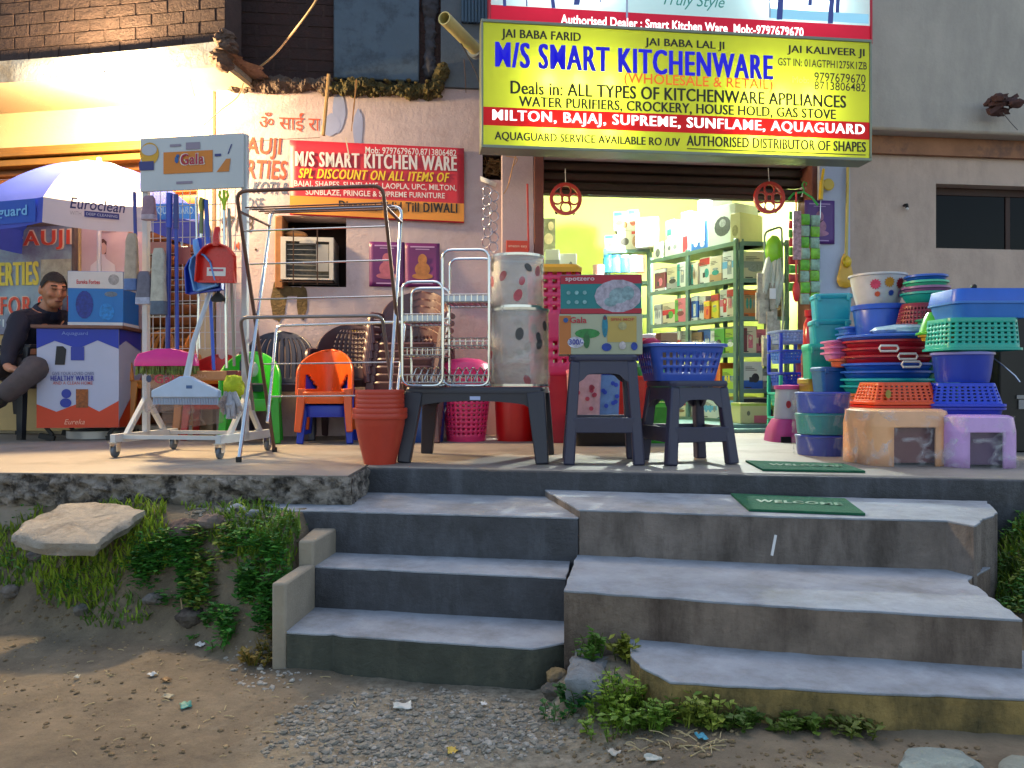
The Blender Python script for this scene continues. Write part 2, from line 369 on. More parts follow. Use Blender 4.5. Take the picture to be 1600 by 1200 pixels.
CEM2 = mat('7c6e62', .8, var=.4, scale=7, bump=.7, bscale=45, stain='453830', stain_s=8, stain_t=(.45, .7), streak=.3)
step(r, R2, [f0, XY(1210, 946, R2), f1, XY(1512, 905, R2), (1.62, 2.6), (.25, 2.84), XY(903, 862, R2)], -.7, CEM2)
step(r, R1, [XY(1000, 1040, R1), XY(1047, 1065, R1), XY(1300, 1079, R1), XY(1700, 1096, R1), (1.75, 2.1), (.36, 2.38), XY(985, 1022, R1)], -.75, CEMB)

# ---------------------------------------------------------------- main shop building
def wall_open(b, x0, x1, z0, z1, t, holes, y=0):
    cx = sorted({x0, x1, *[h[0] for h in holes], *[h[1] for h in holes]}); cz = sorted({z0, z1, *[h[2] for h in holes], *[h[3] for h in holes]})
    cx = [c for c in cx if x0 <= c <= x1]; cz = [c for c in cz if z0 <= c <= z1]
    inside = lambda x, z: any(h[0] < x < h[1] and h[2] < z < h[3] for h in holes)
    for xa, xb in zip(cx, cx[1:]):
        for za, zb in zip(cz, cz[1:]):
            if inside((xa+xb)/2, (za+zb)/2): continue
            b.quad(xa, xb, za, zb, y); b.add([(xb,y+t,za),(xa,y+t,za),(xa,y+t,zb),(xb,y+t,zb)], [(0,1,2,3)])
    for h in holes:
        a0, a1, c0, c1 = max(h[0], x0), min(h[1], x1), max(h[2], z0), min(h[3], z1)
        b.add([(a0,y,c0),(a0,y+t,c0),(a0,y+t,c1),(a0,y,c1)], [(0,1,2,3)]); b.add([(a1,y+t,c0),(a1,y,c0),(a1,y,c1),(a1,y+t,c1)], [(0,1,2,3)])
        b.add([(a0,y,c1),(a0,y+t,c1),(a1,y+t,c1),(a1,y,c1)], [(0,1,2,3)]); b.add([(a0,y+t,c0),(a0,y,c0),(a1,y,c0),(a1,y+t,c0)], [(0,1,2,3)])
    for xe in (x0, x1): b.add([(xe,y,z0),(xe,y+t,z0),(xe,y+t,z1),(xe,y,z1)], [(0,1,2,3)])
    b.add([(x0,y,z1),(x1,y,z1),(x1,y+t,z1),(x0,y+t,z1)], [(0,1,2,3)])
shop = thing('shop_building', 'pink plastered kitchenware shop with a brick upper storey and an open lit doorway', 'shop', FM.o, FM.a)
PINK = mat('b6a4a8', .85, var=.1, scale=4, bump=.3, bscale=30, stain='9c8684', stain_s=2.2, stain_t=(.5, .75))
BRICKD = mat('3a2524', .9, var=.35, scale=14, bump=.9, bscale=35, stain='2e2224', stain_s=4, stain_t=(.45, .65))
YEL = mat('c8ce78', .7, var=.04, scale=3)
xl = FM.hit(338, 300)[0]; dx0 = FM.hit(845, 600)[0]; dx1 = FM.hit(1268, 600)[0]; dz = FM.hit(1055, 248)[1]
ztop = FM.hit(600, 134)[1]; nic = FM.rect(434, 338, 541, 448); ven = FM.rect(754, 236, 786, 281)
xr = FM.hit(1322, 500)[0]
b = MB(); wall_open(b, xl, xr, -.3, ztop, .22, [(dx0, dx1, -.3, dz), nic, ven]); b.build('front_wall', PINK, shop, smooth=False)
# brick upper storey: courses of single bricks standing a little proud of their mortar
def bricks(x0, x1, z0, z1, y, root, col, mort, seed=1, name='brick_wall', t=.2):
    rnd = random.Random(seed); b = MB(); z = z0; row = 0
    while z < z1-.01:
        x = x0-(.115 if row % 2 else 0)
        while x < x1:
            a, c = max(x, x0), min(x+.22, x1)
            if c-a > .02: b.span(a+.003, c-.003, y-.003-rnd.random()*.004, y+.03, z+.003, min(z+.074, z1))
            x += .23
        z += .08; row += 1
    b.build(name, col, root, smooth=False)
    m_ = MB(); m_.span(x0, x1, y, y+t, z0, z1); m_.build('mortar', mort, root, smooth=False)
MORT = mat('40302e', .95, var=.3, scale=12, bump=.8, bscale=40)
zc = ztop+.004
bx1 = FM.hit(700, 60)[0]
bricks(FM.hit(349, 100)[0], bx1, zc, 3.5, .02, shop, BRICKD, MORT)
p0 = FM.rect(521, -60, 655, 124, .03); b = MB(); b.span(p0[0], p0[1], -.025, .018, p0[2], p0[3])
b.build('cement_patch', mat('4f5f70', .85, var=.14, scale=5, bump=.3, bscale=30, stain='3e4a58', stain_s=4), shop, bevel=.01)
c0 = FM.rect(690, -60, 775, 92, .03); b = MB(); b.span(c0[0]-.005, FM.hit(1330, 60)[0], -.02, .2, zc, 3.5)
b.build('upper_wall', mat('59626c', .85, var=.2, scale=6, bump=.4, bscale=30), shop)
b = MB(); q = FM.rect(721, -40, 768, 35, .05)
for k in range(9):
    xa = q[0]+(q[1]-q[0])*k/9; b.span(xa, xa+(q[1]-q[0])/9*.62, -.055, -.022, q[2], q[3])
b.span(q[0], q[1], -.035, -.0205, q[2], q[3]); b.build('tin_shutter', mat('3d5468', .5, .3, var=.12), shop)
# broken slab stub and its mossy lower edge
def rubble(b, rnd, x0, x1, z0, z1, y0, y1, n, s0, s1):
    for k in range(n):
        c = (rnd.uniform(x0, x1), rnd.uniform(y0, y1), rnd.uniform(z0, z1)); s = rnd.uniform(s0, s1); o = Vector((rnd.random()*9, rnd.random()*9, 0))
        b.ball(c, (s*rnd.uniform(.8, 1.5), s, s*rnd.uniform(.6, 1)), 8, 6, lambda d: 1+.45*noise.noise(d*1.7+o))
def crag(b, p0, p1, ry, rz, seed, amp=.5, n=90, m=26):
    """a ragged lump of broken masonry running from p0 to p1"""
    p0, p1 = Vector(p0), Vector(p1); ax = (p1-p0); u_ = ax.normalized(); e1 = Vector((0, 1, 0)); e2 = u_.cross(e1).normalized(); rings = []
    for i in range(n+1):
        t = i/n; c = p0+ax*t; cap = min(1, (min(t, 1-t)*n/5+.15))
        ring = []
        for k in range(m):
            a_ = 2*math.pi*k/m; d = e1*math.cos(a_)*ry+e2*math.sin(a_)*rz; q = (c+d)*9+Vector((seed, seed*2, 0))
            f = 1+amp*noise.noise(q*.6)+amp*.7*noise.noise(q*1.9)+amp*.45*(abs(noise.noise(q*4.3))-.2)+amp*.3*noise.noise(q*10)
            ring.append(c+d*max(.15, f)*cap**.5)
        rings.append(ring)
    b.loft(rings, True, True)
rnd = random.Random(4); b = MB(); q = FM.rect(350, 118, 520, 142, .06)
crag(b, (q[0], -.02, (q[2]+q[3])/2), (q[1], -.02, (q[2]+q[3])/2), .055, .045, 3, .8, 150); rubble(b, rnd, q[0], q[1], q[2], q[3]-.01, -.08, .02, 22, .012, .026)
b.build('broken_ledge', mat('5b4c44', .95, var=.4, scale=16, bump=.8), shop)
b = MB(); q = FM.rect(512, 124, 690, 148, .06)
crag(b, (q[0], -.03, (q[2]+q[3])/2), (q[1], -.03, (q[2]+q[3])/2), .06, .045, 7, .9, 170); crag(b, (q[1]-.06, -.05, q[2]+.02), (q[1]+.03, -.05, q[3]+.14), .05, .045, 11, .9, 40); rubble(b, rnd, q[0], q[1], q[2], q[3], -.09, .02, 110, .008, .02)
b.build('mossy_ledge', mat('5d512c', .95, var=.45, scale=24, bump=1, stain='2d2c16', stain_s=18, stain_t=(.45, .6)), shop)
b = MB(); q = FM.rect(657, -20, 688, 118, .04); crag(b, ((q[0]+q[1])/2, .01, q[3]), ((q[0]+q[1])/2, .01, q[2]), .03, .045, 2, .7, 90); b.build('broken_joint', mat('3a3a42', .95, var=.4, scale=14), shop)
# door surround, shutter
b = MB(); q = FM.rect(784, 246, 846, 690, .05); b.span(q[0], dx0-.06, -.06, -.001, 0, dz); b.build('pilaster', mat('b4a0a4', .85, var=.1, scale=5, bump=.2, bscale=40), shop, bevel=.006)
for sp_ in ((dx0-.058, dx0+.012, -.07), (dx1-.012, dx1+.03, -.03)): b = MB(); b.span(*sp_, .2, 0, dz-.01); b.build('door_jamb', mat('6d4038', .7, var=.25, scale=10, bump=.2), shop, bevel=.004)
b = MB(); b.span(dx1+.032, xr, -.06, -.001, 0, FM.hit(1290, 262)[1]); b.build('pilaster', mat('aab4cc', .8, var=.06, scale=4, bump=.15), shop, bevel=.006)
b = MB(); zs = FM.hit(1055, 303, -.12)[1]; n = 7
for k in range(n):
    z = zs+k*.075; pr = [(.16, z), (.125, z+.012), (.118, z+.036), (.125, z+.06), (.16, z+.0745)]
    b.add([(x, y, zz) for x in (dx0+.013, dx1-.013) for y, zz in pr], [(i, i+5, i+6, i+1) for i in range(4)])
b.span(dx0+.013, dx1-.013, .1, .165, zs-.03, zs-.001); b.build('roller_shutter', mat('4a3a30', .55, .35, var=.2, scale=10), shop)
b = MB(); b.span(dx0+.02, dx1-.02, .17, .5, dz-.1, dz+.3); b.build('shutter_box', mat('3c3634', .8, var=.2), shop)
# room behind
rb = 3.35; rx0, rx1 = dx0-.75, dx1+.5
b = MB(); b.quad(rx0, rx1, 0, 2.6, rb); b.add([(rx0,.23,0),(rx0,rb,0),(rx0,rb,2.6),(rx0,.23,2.6)], [(0,1,2,3)]); b.add([(rx1,rb,0),(rx1,.23,0),(rx1,.23,2.6),(rx1,rb,2.6)], [(0,1,2,3)])
b.build('interior_wall', YEL, shop, smooth=False, solid=.03)
b = MB(); b.span(rx0, rx1, .23, rb, 2.6, 2.7); b.build('ceiling', mat('d8dcc8', .8, var=.05), shop)
b = MB(); b.span(dx0-.3, dx1, .1, rb, .002, .06); b.span(dx0-.06, dx1, -.02, .1, .002, .03); b.build('threshold', mat('5c7a74', .5, var=.15, scale=5, bump=.1), shop, bevel=.005)
b = MB(); b.span(xl, rx1, .23, 5, 2.75, 2.95); b.span(xl, xl+.2, .23, 5, 0, 2.75); b.span(rx1+.1, rx1+.3, .23, 5, 0, 2.75); b.span(xl, rx1, 4.8, 5, 0, 2.75); b.build('outer_wall', PINK, shop)
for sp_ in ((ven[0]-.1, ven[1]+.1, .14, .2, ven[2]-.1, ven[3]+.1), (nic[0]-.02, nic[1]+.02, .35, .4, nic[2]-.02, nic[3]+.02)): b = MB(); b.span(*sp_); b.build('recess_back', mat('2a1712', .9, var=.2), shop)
# cables' nest in the square vent
b = MB(); rnd = random.Random(8)
for k in range(26):
    c = Vector(((ven[0]+ven[1])/2, .04, (ven[2]+ven[3])/2)); ww = (ven[1]-ven[0])*.48
    b.tube([c+Vector((rnd.uniform(-1, 1)*ww, rnd.uniform(-.03, .06), rnd.uniform(-1, 1)*ww)) for _ in range(4)], .004, 5)
b.build('nest', mat('6d5230', .9, var=.4, scale=30), shop)
q = FM.rect(750, 276, 774, 293, .01); b = MB(); b.add([(q[0],-.02,q[3]),(q[0]+.005,-.03,q[2]+.04),(q[1],-.03,q[2]),(q[1]+.01,-.02,q[2]+.035)], [(0,1,2,3)]); b.build('torn_paper', PAPERW, shop, solid=.002)
# flaked plaster showing under the cooler niche, painted words on the wall
b = MB(); rnd = random.Random(3)
def flake(cx, cy, rx, ry, y):
    q = FM.hit(cx, cy); s = 5.3/1200; ph = rnd.random()*9
    b.add([(q[0]+rx*s*math.cos(t)*(1+.3*noise.noise(Vector((math.cos(t)*1.5, math.sin(t)*1.5, ph)))), y, q[1]+ry*s*math.sin(t)*(1+.35*noise.noise(Vector((math.cos(t)*2, math.sin(t)*2, ph+3))))) for t in [2*math.pi*k/28 for k in range(28)]], [tuple(range(28))])
flake(436, 470, 12, 34, -.0030); flake(452, 455, 24, 8, -.0034); flake(472, 472, 9, 26, -.0038)
b.build('bare_mortar', mat('5e4c30', .95, var=.4, scale=20, bump=.8), shop)
b = MB(); flake(530, 175, 11, 30, -.003); flake(518, 195, 16, 17, -.0036); flake(560, 200, 8, 30, -.0032); b.build('blue_grey_patch', mat('8b93b8', .85, var=.1), shop)  # blue-grey patches on the wall beside the hanging plank and stick
q = FM.rect(430, 338, 442, 450, .02); b = MB(); b.span(q[0], q[1], -.03, .2, q[2], q[3]); b.build('niche_post', mat('8a5a36', .8, var=.3, scale=12), shop, bevel=.005)
RT = INK('b5452c'); BT = INK('4a5670'); KT = INK('3c2a22')
def wt(s, m, x0, x1, y0, y1, bold=.012, shear=0): text(s, m, shop, FM.rect(x0, y0, x1, y1), -.003, bold, shear, 'painted_words')
wt('ॐ साईं रा', RT, 405, 500, 176, 206, 0); wt('AUJI', RT, 383, 440, 215, 249, .018, .1); wt('RTIES', RT, 384, 449, 250, 280, .018, .15)
wt('KOTI &', BT, 394, 451, 284, 303, .02, .3); wt('OSE', BT, 384, 413, 309, 328, .01, .2); wt('97198', KT, 346, 396, 338, 362, .01, .2); wt('M', RT, 366, 374, 378, 390)
wt('.', KT, 398, 402, 388, 392)
# end of a broken slab beyond the signs
def stub(u, v):
    a = 2*math.pi*u; q = FM.hit(1352+66*v, 110, .1)[0]; k = (1-v**3)**.5 if v < 1 else 0; n_ = noise.noise(Vector((math.cos(a)*2, math.sin(a)*2, v*5)))*.12
    z = FM.hit(1380, 112, .1)[1]; return (q, -.02+.14*math.cos(a)*(.35+.65*k), z-.02*v+.11*math.sin(a)*(k+n_)*.9)
b = MB(); b.grid(stub, 24, 14); b.build('broken_slab_end', mat('9db0ba', .85, var=.15, bump=.4, bscale=25), shop)

# ---------------------------------------------------------------- left shop: recessed front under a slab
off = thing('shop_building', 'cream shop front with brown roller shutters under a brick balcony slab, left end', 'shop', FL.o, FL.a)
CREAM = mat('b8a486', .85, var=.06, scale=3, bump=.15)
x1 = FL.hit(346, 90)[0]; za = FL.hit(170, 113)[1]; zb = FL.hit(170, 78)[1]
def slabf(u, v):
    x = -6+u*(x1+6); y = 0; z = za+(zb-za)*v; k = noise.noise(Vector((x*5, v*2, 0)))*.02
    return (x, y+k*.6, z+k*(.5 if v in (0, 1) else .2)+.02*math.sin(x*1.3))
b = MB(); b.grid(slabf, 90, 4); b.span(-6, x1, .015, .62, za+.03, zb-.02); b.build('slab', mat('8d9298', .9, var=.16, bump=.4, bscale=30, stain='74706c', stain_s=3), off)
b = MB(); b.span(-6, x1-.005, 0.03, .62, za-.004, za+.028); b.build('soffit', CREAM, off)
rnd = random.Random(31); b = MB(); crag(b, (x1-.01, .06, zb+.10), (x1-.01, .05, za-.03), .07, .06, 5, .8, 50); crag(b, (x1+.0, .02, (za+zb)/2), (x1+.0, .56, (za+zb)/2-.02), .09, .10, 8, .7, 60)
b.build('broken_end', mat('5e4a40', .95, var=.4, scale=16, bump=.8), off)
bricks(-4.2, x1, zb, 3.5, .05, off, mat('453532', .9, var=.35, scale=14, bump=.9, bscale=35, stain='4a3a38', stain_s=4, stain_t=(.45, .65)), MORT, 2)
b = MB(); by = .56; zsh = FL.hit(100, 232, -by)[1]; b.span(-6, -.28, by, by+.2, zsh, za+.02); b.span(-.42, -.28, by+.001, by+.2, 0, zsh); b.build('back_wall', CREAM, off)
b = MB(); b.span(-.42, -.30, .4, by, 0, za); b.build('side_wall', CREAM, off)
b = MB()
for k in range(26):
    z = zsh-.09*(k+1); pr = [(.10, z), (.07, z+.014), (.062, z+.045), (.07, z+.074), (.10, z+.0895)]
    b.add([(x, by+y, zz) for x in (-6, -.43) for y, zz in pr], [(i, i+5, i+6, i+1) for i in range(4)])
b.build('roller_shutter', mat('7a4a24', .45, .3, var=.2, scale=8), off)
b = MB()
for k, (h, o_) in enumerate(((.05, .04), (.035, .07), (.05, .03))): b.span(-6, -.43, by-o_, by+.1, zsh-.045*k-h+.02, zsh-.045*k+.018)
b.build('shutter_hood', mat('8a6230', .4, .4, var=.15), off, bevel=.006)
b = MB(); b.span(-6, -.31, by-.12, by+.3, .001, .07); b.build('plinth', mat('b8b0a0', .7, var=.12, bump=.2), off, bevel=.01)

# ---------------------------------------------------------------- neighbour on the right
nb = thing('neighbouring_house', 'grey pink plastered house with an overhanging upper wall and a dark window, right end', 'house', FM.o, FM.a)
NW = mat('bca89c', .85, var=.1, scale=4, bump=.3, bscale=35, stain='a08e84', stain_s=3, stain_t=(.46, .75), streak=.4)
win = FM.rect(1464, 289, 1640, 389); zo = FM.hit(1480, 206, .16)[1]
b = MB(); wall_open(b, xr+.001, 7, -.3, zo+.05, .25, [win], .012); b.build('wall', NW, nb, smooth=False)
b = MB(); b.span(FM.hit(1250, 100)[0], 7, -.16, .21, zo, 3.8); b.build('upper_wall', mat('aca69e', .85, var=.1, scale=3, bump=.25, bscale=30, stain='948f8a', stain_s=2.6, stain_t=(.45, .75), streak=.35), nb, bevel=.02)
b = MB(); b.span(FM.hit(1360, 225)[0], 7, -.03, .011, FM.hit(1480, 243, .03)[1], zo-.002); b.build('lintel_band', mat('946a50', .85, var=.25, scale=5, stain='6a5048', stain_s=3), nb)
b = MB(); b.span(win[0], win[1], .12, .16, win[3]-.06, win[3]-.001); b.span(win[0]+.001, win[0]+.04, .12, .16, win[2]+.001, win[3]-.062); b.span(win[1]-.04, win[1]-.001, .12, .16, win[2]+.001, win[3]-.062)
b.span((win[0]+win[1])/2+.2, (win[0]+win[1])/2+.24, .12, .16, win[2]+.001, win[3]-.062); wf = b.build('window', mat('3a2420', .6, var=.2), nb, bevel=.003)
b = MB(); b.span(win[0]+.04, win[1]-.04, .13, .14, win[2], win[3]-.06); pm_ = mat('05080f', .12, var=.3, scale=2); pm_.node_tree.nodes['Principled BSDF'].inputs['Specular IOR Level'].default_value = .12; b.build('pane', pm_, wf)
b = MB(); b.span(xr+.4, 7, .26, 4, 0, 2.9); b.build('back_wall', NW, nb)
# ================================================================ lit sign boxes
SO = FM.world(0, -.7, 0); FS = Frame(SO, 6.5)
def lightbox(name, label, F, rect, t, pm, tubes, watt, frame_col):
    x0, x1, z0, z1 = rect; o = thing(name, label, 'signboard', F.o, F.a)
    b = MB(); e = .014
    b.span(x0-e, x1+e, -.012, t, z1, z1+.02); b.span(x0-e, x1+e, -.012, t, z0-.02, z0); b.span(x0-e, x0, -.012, t, z0, z1); b.span(x1, x1+e, -.012, t, z0, z1)
    b.build('frame', mat(frame_col, .4, .5, var=.1), o, bevel=.003)
    b = MB(); b.span(x0, x1, t-.012, t-.002, z0, z1); b.build('back_panel', mat('c8c8c4', .6), o)
    b = MB(); b.quad(x0, x1, z0, z1, 0); b.build('face_panel', pm, o, smooth=False)
    for tx, tz in tubes:
        b = MB(); b.tube([(tx-.3, t*.62, tz), (tx+.3, t*.62, tz)], .013, 8); b.build('tube_lamp', mat('ffffff', .5, var=0, emit=watt), o)
        for dx in (-.2, 0, .2):
            l = bpy.data.lights.new('tube_glow', 'POINT'); l.energy = watt*.5; l.color = (1, .97, .86); l.shadow_soft_size = .02
            lo = bpy.data.objects.new('tube_glow', l); COL.objects.link(lo); lo.parent = o; lo.location = (tx+dx, t*.5, tz)
    return o
def backlit(h, e):       # translucent printed sheet with lamps behind
    return mat(h, .35, var=.05, scale=1.5, bump=.12, bscale=1.6, emit=e, transl=.6)
yr = FS.rect(755, 54, 1358, 240); yr = (yr[0], yr[1], 1.893, 2.672)
sg = lightbox('signboard', 'yellow backlit signboard with blue shop name above the doorway', FS, yr, .15, backlit('ccd43c', .15),
     [(yr[0]+.62, 2.32), (yr[1]-.62, 2.28), (yr[0]+.62, 2.02), (yr[1]-.62, 2.02)], 2.0, '7d8476')
b = MB(); q = FS.rect(1050, 179, 1060, 207); b.quad(yr[0], yr[1], q[2], q[3], -.002); b.build('red_band', backlit('d01824', .2), sg, smooth=False)
NAVY = INK('1408c8', .16); BLK = INK('23261a', .02); ORG = INK('d8661c', .25); WHT = INK('e6f2f2', .42)
def ys(s, m, x0, x1, y0, y1, bold=.026): text(s, m, sg, FS.rect(x0, y0, x1, y1), -.004, bold)
ys('JAI BABA FARID', BLK, 784, 907, 48.5, 66); ys('JAI BABA LAL JI', BLK, 1008, 1131, 62.5, 78); ys('JAI KALIVEER JI', BLK, 1230, 1350, 74, 89)
ys('M/S SMART KITCHENWARE', NAVY, 775, 1206, 76, 115, .036)
ys('GST IN: 01AGTPH1275K1ZB', BLK, 1215, 1354, 94, 106, .012); ys('(WHOLESALE & RETAIL)', ORG, 975, 1207, 119, 140, .01)
ys('Mob:', INK('c8a060', .2), 1238, 1263, 120, 130, .0); ys('9797679670', BLK, 1272, 1352, 115, 129, .006); ys('8713806482', BLK, 1272, 1352, 129, 142, .006)
ys('Deals in: ALL TYPES OF KITCHENWARE APPLIANCES', BLK, 798, 1321, 138, 158); ys('WATER PURIFIERS, CROCKERY, HOUSE HOLD, GAS STOVE', BLK, 811, 1305, 161, 179)
ys('MILTON, BAJAJ, SUPREME, SUNFLAME, AQUAGUARD', WHT, 770, 1350, 183, 204, .034)
ys('AQUAGUARD SERVICE AVAILABLE RO /UV', BLK, 773, 1062, 211, 226); ys('AUTHORISED DISTRIBUTOR OF SHAPES', BLK, 1073, 1352, 217, 233)
b = MB(); q = FS.rect(1073, 237, 1352, 238); b.quad(q[0], q[1], q[2]-.001, q[3]+.001, -.0041); b.build('underline', BLK, sg, smooth=False)
# furniture sign above, its foot in view
FS2 = Frame(FM.world(0, -.65, 0), 6.5); pr = FS2.rect(767, -150, 1359, 52); pr = (pr[0], pr[1], 2.705, 3.5)
s2 = lightbox('signboard', 'pale furniture signboard with a red band, mounted above the yellow one', FS2, pr, .12, backlit('c4e4e8', .34), [(pr[0]+.5, 2.95), (pr[1]-.5, 2.95)], 1.4, 'b83040')
q = FS2.rect(1060, 24, 1062, 52); b = MB(); b.quad(pr[0], pr[1], 2.706, q[3], -.002); b.build('red_band', backlit('d0203c', .26), s2, smooth=False)
text('Authorised Dealer : Smart Kitchen Ware  Mob:-9797679670', INK('f4f4f4', .6), s2, FS2.rect(876, 33, 1255, 48), -.004, .02)
text('Truly Style', INK('2c8a84', .1), s2, FS2.rect(1036, -8, 1132, 16), -.004, 0, .35)
LEGM = INK('3c4a90', .08)
b = MB()
for x0, x1, y1, x2 in ((783, 788, 10, 791), (821, 823, 10, 824), (852, 858, 13, 868), (908, 917, 8, 905), (937, 939, 4, 939), (1219, 1228, 31, 1222), (1268, 1274, 9, 1268), (1299, 1307, 37, 1301), (1309, 1315, 20, 1311)):
    a = FS2.hit(x0, -60); c = FS2.hit(x2-(x1-x0), y1); d = FS2.hit(x2, y1); e = FS2.hit(x1, -60)
    b.add([(a[0], -.003, a[1]), (c[0], -.003, c[1]), (d[0], -.003, d[1]), (e[0], -.003, e[1])], [(0, 1, 2, 3)])
b.build('printed_picture', LEGM, s2, smooth=False)
b = MB()
for px in (978, 1201): q = FS2.rect(px, -140, px+3, 28); b.quad(q[0], q[1], q[2], q[3], -.0031)
b.build('dividing_line', INK('8a98b4', .15), s2, smooth=False)
q = FS2.rect(1203, 18, 1357, 33); b = MB(); b.quad(q[0], q[1], q[2], q[3], -.0025); b.build('printed_floor', INK('7fb4cc', .3), s2, smooth=False)

# ================================================================ red discount banner on the wall
FB = Frame(FM.world(0, -.02, 0), 6.5)
bn = thing('banner', 'red and yellow discount banner hung on the pink wall above the air cooler', 'banner', FB.o, FB.a)
def quadpx(b, F, pts, y=0): b.add([(F.hit(*p)[0], y, F.hit(*p)[1]) for p in pts], [(0, 1, 2, 3)])
def bpx(F, px): return (px-453)/272
b = MB()
def ban(u, v):
    top = F0 = None
    x = 453+272*u; yt = 219+13*u; yb = 336+13*u; p = FB.hit(x, yt+(yb-yt)*v); return (p[0], .002*math.sin(u*9+v*3)*(.3+v)-.004, p[1])
b.grid(lambda u, v: ban(u, 1-v), 24, 10); b.build('cloth', mat('c02436', .5, var=.06, scale=5), bn, solid=.002)
b = MB(); b.grid(lambda u, v: (ban(u, .98-.24*v)[0], ban(u, .98-.24*v)[1]-.0025, ban(u, .98-.24*v)[2]), 24, 4); b.build('yellow_strip', mat('d2862c', .5, var=.05), bn)
WI, YI, KI = INK('d8d0d0'), INK('e0c02c'), INK('1a1214')
sl = lambda x0, x1: -(x1-x0)/272*13*5.3/1200*.15
def bt(s, m, x0, x1, y0, y1, bold=.012, shear=0):
    q = FB.rect(x0, y0, x1, y1); text(s, m, bn, q, -.0095, bold, shear)
bt('Mob: 9797679670,8713806482', WI, 571, 713, 232, 244); bt('M/S SMART KITCHEN WARE', WI, 462, 713, 241, 264, .032); bt('SPL DISCOUNT ON ALL ITEMS OF', YI, 467, 702, 267, 282, .03, .3)
bt('BAJAJ, SHAPES, SUNFLAME, LAOPLA, UPC, MILTON,', WI, 460, 713, 286, 297.5); bt('SUNBLAZE, PRINGLE & SUPREME FURNITURE', WI, 478, 695, 299, 309); bt('Discount Valid Till DIWALI', KI, 530, 714, 316, 331, .03)

# ================================================================ posters
def poster(label, px, base, fig, accent, F=FM, o=.006, curl=0):
    q = F.rect(*px, o); r = thing('poster', label, 'poster', F.world(0, -o, 0), F.a); x0, x1, z0, z1 = q
    b = MB(); b.grid(lambda u, v: (x0+(x1-x0)*u, -curl*(1-v)**2*u, z0+(z1-z0)*v), 8, 8); b.build('sheet', mat(base, .45, var=.15, scale=7), r, solid=.001)
    cx, w, h = (x0+x1)/2, x1-x0, z1-z0; b = MB()
    b.disc(cx, z0+h*.62, w*.13, h*.13, -.003-curl*.2); b.disc(cx, z0+h*.40, w*.22, h*.16, -.0034-curl*.3); b.disc(cx, z0+h*.24, w*.3, h*.07, -.003-curl*.5)
    b.build('printed_figure', mat(fig, .5, var=.35, scale=22), r, smooth=False)
    b = MB(); b.quad(x0+w*.15, x1-w*.15, z0+h*.9, z0+h*.93, -.003); b.quad(x0+w*.3, x1-w*.3, z0+h*.85, z0+h*.87, -.003); b.quad(x0+w*.2, x1-w*.2, z0+h*.06, z0+h*.09, -.0032-curl*.8)
    b.build('printed_lines', mat(accent, .5, var=.1), r, smooth=False)
poster('purple poster with a small pink figure, beside the air cooler niche', (577, 378, 632, 448), '5c1a5e', 'a8586a', 'b48ab8')
poster('purple poster with a curling foot, right of its twin and above the steel dish racks', (633, 380, 687, 449), '641c5c', 'b07038', 'b890b8', o=.016, curl=.05)
poster('violet poster on the pale pillar, partly behind the hanging green sachets', (1257, 313, 1304, 381), '4e2a78', '9a6a8c', '9a80b8', o=.075)
ap = thing('wall_sign', 'small orange-red sign with white writing on the pink pilaster', 'sign', FM.world(0, -.075, 0), FM.a); q = FM.rect(791, 376, 826, 394, .075)
b = MB(); b.span(q[0], q[1], -.004, .008, q[2]-.03, q[3]); b.build('board', mat('c23a1c', .4, var=.06), ap, bevel=.002); text('amazon easy', INK('e0b8a0'), ap, (q[0]+.015, q[1]-.012, q[3]-.055, q[3]-.035), -.006, .01)
# property board with FAUJI
FJ = Frame((W(60, 600, 5.55).x, 5.55, 0), -9.5)
fj = thing('notice_board', 'blue and purple property notice board behind the sitting man', 'notice board', FJ.o, FJ.a)
q = FJ.rect(-120, 356, 113, 522); b = MB(); b.span(q[0], q[1], .001, .03, q[2], q[3]); b.build('board', mat('7f96a4', .5, var=.25, scale=2.2, stain='5a4a70', stain_s=1.4, stain_t=(.42, .6)), fj)
b = MB(); b.span(q[0]-.02, q[1]+.022, -.006, .04, q[3], q[3]+.025); b.span(q[1], q[1]+.022, -.006, .04, q[2], q[3]-.001); b.build('frame', mat('5a4c48', .6), fj)
RJ, CJ, YJ = INK('c8452c'), INK('d8bfa8'), INK('c8b838')
def jt(s, m, x0, y0, x1, y1, bold=.03, o=-.003): text(s, m, fj, FJ.rect(x0, y0, x1, y1), o, bold)
jt('. FAUJI', CJ, -3, 359, 111, 392, .07, -.002); jt('. FAUJI', RJ, -2, 361, 109, 391, .035, -.004); jt('PROPERTIES', YJ, -52, 410, 60, 447, .04); jt('FOR SALE', CJ, 1, 462, 117, 492, .06, -.002); jt('FOR SALE', RJ, 2, 463, 116, 491, .03, -.004); jt('98771 09', INK('c8d4d4'), -30, 499, 30, 511, .02)
b = MB(); a = FJ.rect(64, 405, 112, 450); b.quad(a[0], a[1], a[2], a[3], -.003); b.build('printed_picture', mat('98988a', .6, var=.4, scale=14), fj, smooth=False)
q2 = FJ.rect(-200, 524, 130, 668); b = MB(); b.span(q2[0], q2[1], .02, .05, q2[2]-.02, q2[3]); b.build('lower_panel', mat('b89c68', .7, var=.1), fj)
